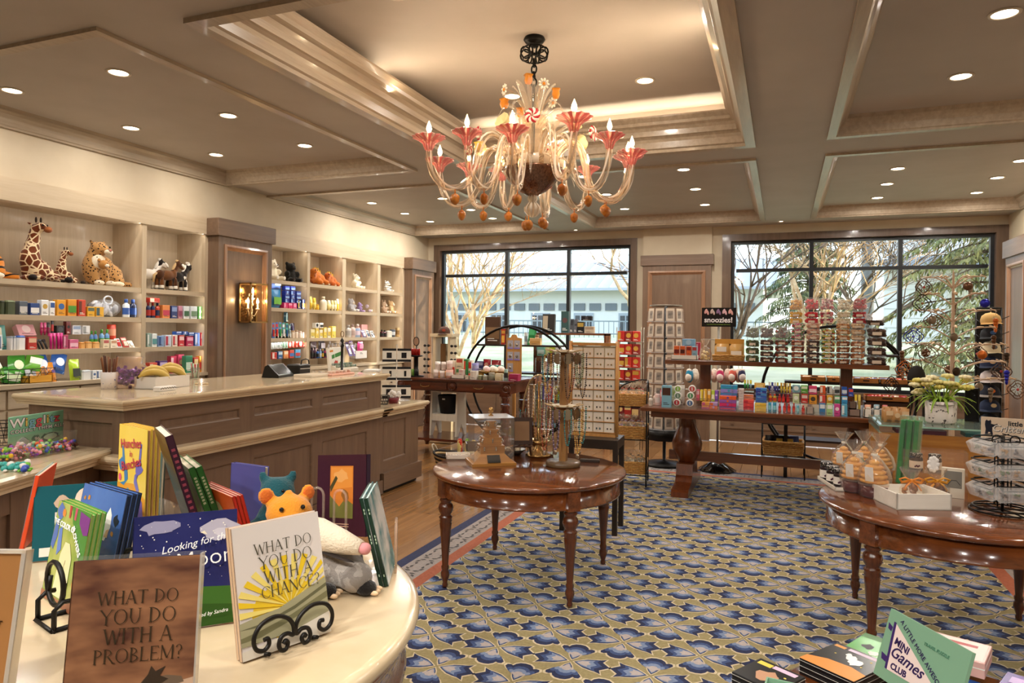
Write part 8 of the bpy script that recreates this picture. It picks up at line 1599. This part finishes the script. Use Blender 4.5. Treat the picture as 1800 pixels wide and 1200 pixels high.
for k, (z, fl) in enumerate(((.127, ['e8e0d0', '3a4a50', 'c8c0b0', '5a6a70']), (.507, ['7a4a9a', 'c8b0d8', 'e8e4f0', '5a8a6a']), (.857, ['e8b890', 'c83a3a', 'f0e0d0', 'd89a70']))):
    basket('wicker_basket', 'wicker basket of sweet bags on the %s tier of the wire stand' % ('bottom', 'middle', 'top')[k], (-1.53, 7.62, z), .12, .29, .29, .13)
    for i in range(6):
        p = Vector((-1.53, 7.62, z+.05))+Matrix.Rotation(.12, 3, 'Z') @ Vector((-.09+.09*(i % 3), -.07+.12*(i//3), 0)); o = bag('clear bag of %s sweets in the %s wicker basket, %s row, %s' % (cname(fl[0]), ('bottom', 'middle', 'top')[k], ('front', 'back')[i//3], ('left', 'centre', 'right')[i % 3]), p, .105, .20, fl, fl[1], group='sweet bags in the wicker baskets'); o.rotation_euler = (.2*((i % 3)-1), .15, i)
# --- basket rack under the trestle table
ur = thing('low_wire_rack', 'low black wire rack with a wicker basket under the trestle table', 'rack', (.02, 8.72, 0)); m = MB()
for sx in (-1, 1):
    for sy in (-1, 1): m.tube([(sx*.23, sy*.16, 0), (sx*.23, sy*.16, .66)], .007, 6)
for z in (.26, .62): m.tube([(-.23, -.16, z), (.23, -.16, z), (.23, .16, z), (-.23, .16, z)], .006, 6, closed=True)
m.tube([(-.23, 0, .26), (.23, 0, .26)], .005, 5); m.build('frame', BKW, ur)
basket('wicker_basket', 'wicker basket of snack bags in the low wire rack under the trestle table', (.02, 8.72, .267), 0, .40, .28, .15); MB_ = MB().box(-.2, .2, -.1, .1, .627, .64).build('top_board', HWX, ur)
for i, c in enumerate(('1f1a1c', '2a2420', '1c1a1e', '8ab03a', '222c5a', '1f2850')): item('pouch', '%s snack bag in the basket under the trestle table, %s from left' % (cname(c), ORD[i]), (-.14+.06*i, 8.66+.04*(i % 2), .31), .1*(i-2), .10, .04, .17, c, 'd8c060' if i != 3 else 'e8f0c0', 'snack bags in the low wicker basket', .3)
# --- slipper stand with header sign
ss = thing('slipper_stand', 'floor stand with a black snoozies sign and hooks of slippers behind the trestle table', 'stand', (-.72, 8.75, 0))
MB().lathe([(0, 0), (.22, 0), (.225, .012), (.03, .13), (.016, .15), (0, .15)], 8).build('base', M('0c0c0d', .12, coat=.6), ss); MB().lathe([(0, .14), (.013, .14), (.013, 1.74), (0, 1.74)], 10).build('pole', M('9a948a', .3, .8), ss)
MB().box(-.20, .20, -.012, .0, 1.735, 1.965).build('sign_board', M('0d0a0d', .3), ss)
text('snoozies!', .088, M('f4f0f2', .4), ss, (-.005, -.0135, 1.815), bold=.0022); text('cozy little foot coverings and more...', .019, M('9ac04a', .4), ss, (.0, -.0135, 1.763))
for i in range(5):
    x = -.145+.07*i; m = MB(); m.ball((x-.008, -.0125, 1.92), (.016, .001, .032), 8, rot=(0, .35, 0)); m.ball((x+.014, -.0125, 1.905), (.014, .001, .03), 8, rot=(0, -.3, 0)); m.build('foot_print', M(('d8a09a', 'c8b0a8', '8a6a90', 'd8b0b8', 'e0a8a0')[i], .5), ss, fix=False)
for z in (1.30, 1.58): m = MB(); m.tube([(.20*cos(t), .14*sin(t), z) for t in [2*pi*i/18 for i in range(18)]], .005, 5, closed=True); m.tube([(-.2, 0, z), (.2, 0, z)], .005, 5); m.build('hook_ring', M('9a948a', .3, .8), ss)
SLC = [('2a8ab0', 'e8e0d4'), ('efe4d4', 'e0d0bc'), ('e0a890', 'f0e4d8'), ('f0e4d4', 'd8c0b0'), ('c83a6a', 'f0dcd8'), ('e8d8c8', 'c8a898'), ('e06a5a', 'f0e0d4'), ('efe2d0', 'd8b8a8'), ('3a3a5a', 'e8e0d8')]
for i, (c1, c2) in enumerate(SLC):
    px = (1212, 1222, 1246, 1256, 1266, 1279, 1288, 1298, 1304)[i]; y = 8.55+.06*(i % 2); p = ony(px, 660, y)
    o = thing('slipper', '%s fleece slipper hanging under the raised shelf, %s from left' % (cname(c1), ORD[i]), 'slipper', (p.x, y, p.z+.0), .3*(i % 3-1), 'slippers on the floor stand')
    MB().ball((0, 0, 0), (.045, .05, .085), 12).build('sole', fur(c1, key='sl'), o); MB().ball((0, -.03, -.02), (.04, .035, .05), 10).build('upper', fur(c2, key='sl'), o); MB().ball((0, -.012, .06), (.035, .02, .025), 8).build('lining', fur('f2e8dc', key='sl'), o); MB().tube([(0, 0, .08), (0, 0, .14)], .003, 4).build('hang_loop', M('c8c0b4', .5), o)
# --- red packet rack by the left window end
rr = thing('packet_rack', 'narrow wire rack of red packets at the right end of the left window', 'rack', (-1.99, 9.6, 0)); m = MB()
for x in (-.17, .17): m.tube([(x, 0, 0), (x, 0, 1.72)], .006, 5); m.tube([(x, .2, 0), (x, .2, 1.72)], .006, 5)
for z in (.98, 1.16, 1.34, 1.52): m.tube([(-.17, -.03, z), (.17, -.03, z), (.17, .2, z), (-.17, .2, z)], .005, 5, closed=True)
m.build('frame', M('8a8478', .3, .8), rr); MB().box(-.19, .19, -.05, .22, .88, .93).build('shelf', CARV, rr); MB().box(-.19, .19, -.05, .22, .42, .46).build('shelf', CARV, rr)
for r_ in range(4):
    for k in range(3): item('box', 'red gift packet with a gold band, %s shelf up, %s on the wire rack' % (ORD[r_], ('left', 'middle', 'right')[k]), (-2.10+.105*k, 9.59, .985+.18*r_), 0, .10, .12, .145, ('b8241c', '8a1c18', 'c02a1c')[(r_+k) % 3], 'c89a3a', 'red packets on the wire rack', .08)
for k in range(3): item('box', 'dark red carton on the low shelf of the wire rack, %s' % ('left', 'middle', 'right')[k], (-2.10+.105*k, 9.6, .465), 0, .10, .14, .2, ('6e1a1a', 'a82a24', '4a1414')[k], 'd8b87a', 'cartons on the low rack shelf')
# --- hoop etageres
def hoop(label, x, y, zc, R, shelves, name='hoop_etagere'):
    o = thing(name, label, 'etagere', (x, y, 0))
    for dy in (0, .34): MB().tube([(R*cos(t), dy, zc+R*sin(t)) for t in [2*pi*i/48 for i in range(48)]], .018, 8, closed=True).build('hoop', M('211d1b', .3, .7), o)
    for z in shelves:
        w = math.sqrt(max(.01, R*R-(z-zc)**2)); MB().box(-w, w, 0, .34, z-.025, z).build('shelf', M('2a1c14', .4), o)
    return o
hoop('round dark hoop shelf unit in front of the left window', -3.60, 9.45, .88, .85, (1.45, 1.05, .30)); hoop('round dark hoop shelf unit behind the trestle table before the right window', .62, 9.35, .90, .86, (1.42, .35))
H1 = 1.451
row(('y', 9.5), H1, '''box 851 879 48 4a3020 8a6a4a d=.05 n=jewel_board; card 880 888 27 c83a24 e8b04a; box 889 892 30 6a4a3a a88a6a; can 920 926 22 d8dce0 8a9aa0; box 926 938 32 1a7a3a 3a9a5a l=.3; box 930 950 12 d8b078 c89a5a; jar 939 946 18 c8a080 b08a68''', 'upper shelf of the left hoop unit')
jb = thing('clip_board', 'wooden hanging board of small bagged charms in front of the left hoop unit', 'board', (ony(903, 640, 9.1).x, 9.1, 0)); MB().prism([(-.115, 1.02), (.115, 1.02), (.115, 1.55), (.05, 1.56), (.03, 1.60), (-.03, 1.60), (-.05, 1.56), (-.115, 1.55)], 0, .012).build('board', LW, jb)
for r_ in range(3):
    for c in range(2):
        if r_ == 2 and c: continue
        k = MB().box(-.095+.1*c, -.01+.1*c, -.004, -.001, 1.40-.16*r_, 1.52-.16*r_).build('charm_bag', glass('e8e8f0', .05, .35, 'chb'), jb); MB().box(-.095+.1*c, -.01+.1*c, -.005, -.003, 1.40-.16*r_, 1.42-.16*r_).build('bag_label', M('8a7ac0', .4), k); MB().ball((-.053+.1*c, -.008, 1.46-.16*r_), (.02, .006, .022), 8).build('charm', SIL, k)
MB().box(-.02, .02, .012, .05, .02, 1.3).build('stand_leg', LW, jb); MB().box(-.10, .10, -.06, .12, -.007, .02).build('foot', LW, jb)
row(('y', 9.6), 1.051, '''pouch 848 862 20 a82430 e0a08a; pouch 862 880 19 b83a44 e8c0b0; box 836 850 16 3a3a6a a8a8c8; jar 940 950 26 4a2a20 8a6a4a; tube 951 956 28 c8c4bc 8a8478; box 957 972 20 e8d8c8 c8a890''', 'lower shelf of the left hoop unit')
# pictures and books on the sill rack in the middle of the left window
rk2 = thing('window_rack', 'dark wood stand of notebooks and frames in the middle of the left window', 'stand', (-2.75, 9.88, 0))
for b in ((-.74, .37, 0, .3, 1.60, 1.63), (-.74, .37, 0, .3, 1.25, 1.28), (-.74, -.71, 0, .3, 0, 1.62), (.34, .37, 0, .3, 0, 1.62), (-.74, .37, 0, .3, .6, .63)): MB().box(*b).build('board', wood('5a3018', '7a4626', .35, .3, 'X', 1, key='rk'), rk2)
row(('y', 9.91), 1.631, '''box 951 974 33 1d1712 b8a890 n=framed_portrait l=.1; box 985 999 38 3a5a5a 6a4a4a n=oval_plaque d=.03; book 1000 1006 26 4a4a50 2a2a30 l=.3; book 1007 1013 26 5a5a62 2a2a30 l=.3; box 1013 1026 20 17171a b89a4a; box 1026 1044 12 c8b8a0 a89078; box 1020 1040 8 1c1c20 4a4a50 z=22''', 'window stand top')
row(('y', 9.91), 1.281, '''box 943 957 17 8ad0c0 d8f0e8; box 958 975 17 b8c83a e8f0b0; box 976 985 18 e8e4dc c8c0b0; box 1000 1014 17 1a1a1e 4a4a50; box 1015 1030 20 202024 3a3a40; book 1055 1062 24 8a8a90 c8c8cc l=.3; box 944 960 10 d89a4a e8c890 b=.12''', 'window stand middle shelf')
row(('y', 9.91), .631, '''box 943 955 26 5a5ac0 c8c8f0; box 957 970 26 e86a5a f0c8b8; box 972 984 24 c8c83a f0f0a0; box 986 1000 22 3a3a44 8a8a90''', 'window stand low shelf')
# --- goods on the carved library table
LT = 1.026; LY = 8.14
row(('y', LY), LT, '''candle 760 769 14 ecdcd4 e0ccc4; candle 771 780 13 efe2da d8c0b8; candle 781 794 15 e8b8a8 f0dcd4; tray 793 817 6 eee4da eee4da d=.12; box 806 814 10 e0c8c0 d8a8a0 z=6 b=.03; tin 817 823 6 e0d4c4 c8b8a4; box 826 838 15 ece4da d8ccc0; candle 823 827 14 3a7a4a e84a3a b=.06; tin 840 846 8 8a8a6a c8c8a8; tin 848 856 8 9a9a88 c0c0b0; jar 857 868 13 8a8a78 b8b0a0; box 870 882 12 d8c8a0 e8dcc0; can 885 892 20 9ab8b0 2a2a2a; box 894 911 12 9a1a4a b02a5a d=.1''', 'front edge of the library table', dflt=.07)
row(('y', LY), LT, '''candle 763 772 14 f0e4dc e0d0c8 z=14 b=.03; candle 774 782 14 efe0d8 d8c4bc z=14 b=.03; candle 783 793 15 ecd8d0 e0c0b8 z=15 b=.03; box 788 800 30 e8dcc8 d83a2a b=.16; box 801 812 17 f0e0c0 3a8a4a b=.16; box 801 814 18 e8d8b8 c84a3a z=17 b=.16; box 815 822 34 3a8a4a e84a3a b=.1; box 823 829 32 e8e0d0 d83a2a b=.12; candle 827 839 13 8a88c0 a8a8d0 z=15 b=.03; box 770 784 10 e8a838 d88a28 b=.2; jar 839 849 14 d8a848 b88a38 b=.12''', 'second row on the library table', dflt=.07)
bb = thing('brass_bowl', 'wide brass bowl of bath bombs on the library table', 'bowl', (ony(868, 660, LY+.25).x, LY+.25, LT)); MB().lathe([(0, 0), (.09, 0), (.10, .015), (.05, .03), (.10, .05), (.21, .105), (.20, .108), (.09, .06), (0, .055)], 26, cap=False).build('bowl', BRS, bb)
for i, c in enumerate(('f0dcd4', 'e8c8b8', 'f4ece0', 'e0e4dc', 'ecd0d0', 'f0e8d8')): a = i*1.05; o = thing('bath_bomb', '%s bath bomb in the wide brass bowl, %s round the rim' % (cname(c), ORD[i]), 'bath bomb', (bb.location.x+.11*cos(a), bb.location.y+.11*sin(a), LT+.125), 0, 'bath bombs in the brass bowl'); MB().ball((0, 0, 0), .042, 12).build('ball', M(c, .8), o)
o = thing('teal_bowl', 'glazed teal bowl behind the bath bombs', 'bowl', (ony(872, 650, LY+.5).x, LY+.5, LT+.11)); MB().lathe([(0, -.1), (.05, -.1), (.04, -.06), (.06, -.03), (.10, .05), (.092, .05), (.05, -.02), (0, -.03)], 20, cap=False).build('bowl', M('1f6a64', .15, coat=.6), o)
# tester tower and sunglass stand
tw = thing('tester_tower', 'slim black tester tower with red bottles and a round mirror on the library table', 'display', (ony(731, 672, LY+.1).x, LY+.10, LT)); m = MB(); m.lathe([(0, 0), (.11, 0), (.11, .012), (.03, .02), (.03, .26), (.09, .27), (.09, .285), (0, .285)], 14); m.build('column', BKW, tw)
MB().at((0, -.0, .47)).tube([(.042*cos(t), 0, .058*sin(t)) for t in [2*pi*i/18 for i in range(18)]], .006, 6, closed=True).build('mirror_frame', BKW, tw); MB().at((0, 0, .47)).prism(ell(0, 0, .04, .055, 16), -.002, .002).build('mirror', M('d8b8a0', .1, .5), tw); MB().tube([(0, 0, .285), (0, 0, .415)], .005, 6).build('mirror_post', BKW, tw)
for i in range(5): MB().lathe([(0, .286), (.016, .286), (.016, .36), (.008, .375), (0, .375)], 10, c=(-.06+.03*i, -.03)).build('red_bottle', M('a01c18', .15, coat=.5), tw); MB().lathe([(0, .012), (.014, .012), (.014, .10), (0, .105)], 8, c=(-.08+.035*i, -.06)).build('green_tube', M('6aa03a' if i < 3 else '202024', .3), tw)
sgs = thing('sunglass_stand', 'cream sunglass display stand with a cap on top by the left window jamb', 'display', (-4.66, 9.24, 0)); CRW = M('dcc9a6', .5)
for b in ((-.18, .18, -.12, .12, 0, .9), (-.14, -.10, -.1, .1, .9, 1.55), (.10, .14, -.1, .1, .9, 1.55), (-.18, .18, -.12, .12, 1.55, 1.60)): MB().box(*b).build('post', CRW, sgs)
MB().box(-.04, .04, -.05, .05, 1.0, 1.45).build('mirror', M('8a6a48', .1, .4), sgs)
for r_ in range(5):
    for sx in (-1, 1): m = MB(); z = 1.02+.1*r_; m.tube([(sx*.16, -.12, z), (sx*.28, -.14, z)], .003, 4); m.ball((sx*.19, -.15, z), (.025, .006, .02), 8); m.ball((sx*.25, -.15, z), (.025, .006, .02), 8); m.build('sunglasses', M('17171c', .1, coat=.6), sgs)
def cap(label, loc, rz, c1, c2, band, group=None):
    o = thing('baseball_cap', label, 'cap', loc, rz, group); m = MB(); m.lathe([(.088, 0), (.09, .03), (.078, .07), (.045, .097), (0, .105)], 18, cap=False); m.build('crown', noisy(c1, c1, 80, .85, key='capc'), o); MB().ball((0, 0, .106), .008, 6).build('button', M(c1, .8), o)
    m = MB(); n = 12; vs = []
    for i in range(n+1): a = pi+pi*i/n; vs += [(.087*cos(a), .087*sin(a), .004), (.098*cos(a), .155*sin(a)-.01, -.006-.012*abs(cos(a)))]
    m.add(vs, [(2*i, 2*i+1, 2*i+3, 2*i+2) for i in range(n)], 0, True); m.build('brim', noisy(c2, c2, 80, .85, key='capb'), o)
    MB().at((0, -.091, .048), 0, 0).prism(ell(0, 0, .026, .02, 12), -.002, .003).build('patch', M(band, .7), o); return o
cap('brown and red cap on top of the sunglass stand', (-4.66, 9.22, 1.601), .4, '4a2c20', '3a2018', '9a3a24')
# stool, tote, basket under the library table
st = thing('step_stool', 'white wooden step stool under the library table', 'stool', (ony(788, 720, 8.55).x, 8.55, .227)); WHT = wood('d8d2c4', 'e8e2d6', .5, 0, 'Z', 1, key='stl')
for sx in (-1, 1): m = MB(); m.prism([(-.16, 0), (-.10, 0), (0, .16), (.10, 0), (.16, 0), (.13, .60), (-.13, .60)], sx*.19-.012, sx*.19+.012, 'x'); m.build('side', WHT, st)
for z in (.27, .585): MB().box(-.18, .18, -.13, .13, z, z+.025).build('step', WHT, st)
MB().box(-.178, .178, -.135, -.118, .20, .27).build('rail', WHT, st)
o = thing('black_tote', 'black pleated bag standing on the step of the white stool', 'bag', (st.location.x+.005, 8.53, .227+.297)); m = MB(); m.lathe([(0, 0), (.10, 0), (.135, .24), (.128, .25), (.095, .01), (0, .01)], 24, rib=.04, ribn=12); m.build('bag', M('121215', .6), o); MB().box(-.02, .02, -.137, -.133, .19, .21).build('label_print', M('d8d8d8', .5), o)
fb = thing('coil_basket', 'oval coiled basket of dark cloths on the floor by the library table', 'basket', (ony(806, 780, 7.35).x, 7.35, -.007)); m = MB(); CO = noisy('2a2018', 'c8a878', 30, .8, .45, .55, key='coil', stretch=(.05, .05, 3))
for i in range(9): k = .78+.03*i; m.tube([(.30*k*cos(t), .20*k*sin(t), .012+.024*i+.03*abs(cos(t))**3*(i/8)) for t in [2*pi*j/28 for j in range(28)]], .014, 6, i % 2, closed=True)
m.build('coils', [M('2a2420', .8), M('c8aa7c', .8)], fb); MB().lathe([(0, .01), (.24, .01), (.24, .014), (0, .014)], 20).build('bottom', M('8a6a44', .8), fb)
for sx in (-1, 1): MB().tube(crv([(sx*.29, -.05, .22), (sx*.33, -.03, .30), (sx*.33, .03, .30), (sx*.29, .05, .22)]), .008, 6).build('handle', M('b8b0a0', .6), fb)
for i, c in enumerate(('b82a1c', '6a9a3a', 'd8c86a', 'a8301c', '3a8a3a')): o = thing('felt_roll', '%s felt roll standing in the coiled basket, %s from left' % (cname(c), ORD[i]), 'cloth roll', (fb.location.x+.03+.055*i, 7.35+.03*(i % 2), .01), 0, 'felt rolls in the coiled basket', rx=.1*(i-2), ry=.14*(i-1)); MB().tube([(0, 0, 0), (0, 0, .36), (0, 0, .38)], [.03, .03, .018], 10).build('roll', [fur(c, 'd8c880', key='felt')], o)
# --- ornament tree, caps
ot = thing('ornament_tree', 'white metal ornament tree hung with filigree ornaments in front of the right window', 'display', (1.52, 7.75, 0)); WT_ = M('c4a78c', .5)
MB().lathe([(0, .0), (.22, .0), (.22, .02), (.03, .04), (.024, .9), (.018, 1.6), (.010, 2.25), (0, 2.3)], 14).build('trunk', WT_, ot)
OC = [('6a4a34', 'b83a3a'), ('7a6a58', 'c84a4a'), ('3a2a1c', '8a5a2a'), ('8a7a68', 'd8d0c0'), ('5a3a24', 'a82a2a'), ('2a2aa0', '4a4ac8'), ('c86a2a', 'e8a04a')]; q = random.Random(5); n = 0
for lv in range(7):
    z = 1.15+.16*lv; R = .52-.045*lv
    for k in range(6):
        a = 2*pi*k/6+lv*.5; u = Vector((cos(a), sin(a)*.45, 0)); e = u*R+Vector((0, 0, z+.12))
        MB().tube(crv([(0, 0, z), tuple(u*R*.5+Vector((0, 0, z+.10))), tuple(e)]), [.006]*10+[.004], 5).build('branch', WT_, ot)
        for j in range(2): f = MB(); p = u*R*(.6+.3*j)+Vector((0, 0, z+.11)); f.ball(p+Vector((.02, 0, .01)), (.035, .012, .006), 6, rot=(0, .5*j, a)); f.build('leaf', M('d8b890', .5), ot)
        if (k+lv) % 2 == 0 or lv < 3:
            c1, c2 = OC[(n*3) % 7]; p = Vector((1.52, 7.75, 0))+e+Vector((0, -.02, -.10)); o = thing('hanging_ornament', '%s %s on the ornament tree, tier %s, hook %s' % (cname(c1), ('filigree ornament', 'round medallion', 'beaded drop')[n % 3], ORD[lv], ORD[k]), 'ornament', p, q.uniform(-.6, .6), 'ornaments on the white tree'); n += 1; s_ = .078 if n % 3 else .06
            m = MB()
            if n % 3 == 1:
                for r in (1, .68): m.tube([(s_*r*cos(t)*(1+.12*cos(4*t)), 0, s_*r*sin(t)*(1+.12*cos(4*t))) for t in [2*pi*i/20 for i in range(20)]], .0045, 5, closed=True)
                for i in range(8): t = 2*pi*i/8; m.tube([(s_*.3*cos(t), 0, s_*.3*sin(t)), (s_*cos(t+.3), 0, s_*sin(t+.3))], .003, 4)
            elif n % 3 == 2: m.lathe([(0, -.012), (.03, -.01), (.042, 0), (.03, .01), (0, .012)], 14); m.v = [(x, z_, y) for x, y, z_ in m.v]
            else: [m.ball((0, 0, -.03*i), (.026-.004*i, .026-.004*i, .024), 7) for i in range(4)]
            m.build('body', M(c1, .3, .6), o); MB().ball((0, -.006, 0), (.014, .006, .014), 7).build('jewel', M(c2, .15, coat=.6), o); MB().tube([(0, 0, s_*.9), (0, 0, .10)], .002, 4).build('hang_wire', M('c8b8a4', .4), o)
bt = thing('striped_bag', 'black and gold striped hanging bag left of the ornament tree', 'bag', (X(1611, 7.5), 7.5, 1.16), .3); MB().ball((0, 0, .10), (.085, .04, .12), 14).build('bag', M('17130f', .6), bt)
for i in range(3): MB().at((0, -.0, .05+.035*i), 0, .0, .35).lathe([(.080-.008*i, -.006), (.081-.008*i, .006)], 18, cap=False).build('stripe', M('c8a83a', .4), bt); bpy.data.objects[KIDS[bt.name][-1].name].scale = (1.06, .52, 1)
MB().tube([(-.05, 0, .19), (0, 0, .42), (.05, 0, .19)], .004, 5).build('strap', M('17130f', .5), bt)
cr = thing('cap_rack', 'tall black wire cap rack at the right window jamb', 'rack', (1.97, 8.35, 0)); m = MB()
for x in (-.11, .11): m.tube([(x, .08, 0), (x, .08, 1.95)], .010, 6)
m.tube([(-.11, .08, 1.95), (.11, .08, 1.95)], .010, 6)
for i in range(8): m.tube([(-.11, .08, .75+.155*i), (-.11, -.06, .72+.155*i)], .004, 5); m.tube([(.11, .08, .75+.155*i), (.15, -.02, .78+.155*i)], .004, 5)
for sx in (-1, 1): m.tube([(sx*.11, -.18, .008), (sx*.11, .26, .008)], .010, 6)
m.build('frame', BKW, cr); MB().box(-.10, .10, .075, .085, .5, 1.93).build('mesh_panel', M('1a1a1c', .6), cr)
for i, (c1, c2, b) in enumerate((('1c2230', '1c2230', '8a8a90'), ('1f2c4a', '1c2844', 'c8b08a'), ('232838', '8a8078', 'd8702a'), ('d8ccc8', 'c8bcb8', '5a5a6a'), ('1d2a4a', '1a2540', 'e8c8a0'), ('e2d4b4', 'd8c8a4', '6a6a70'), ('15151a', '15151a', '3a5a8a'), ('c8a060', 'b88a48', 'e8d0a0'))): cap('%s cap, %s from the bottom of the wire cap rack' % (cname(c1), ORD[i]), (1.95, 8.27, .78+.145*i), .15*(i % 2), c1, c2, b, 'caps on the wire rack')
# ---------------------------------------------------------------- lettering becomes plain mesh
bpy.context.view_layer.update(); dg = bpy.context.evaluated_depsgraph_get()
for o in TEXTS:
    me = bpy.data.meshes.new_from_object(o.evaluated_get(dg)); nm = o.name
    n = bpy.data.objects.new('lettering', me); COL.objects.link(n); n.parent = o.parent; n.location = o.location; n.rotation_euler = o.rotation_euler
    bpy.data.objects.remove(o)
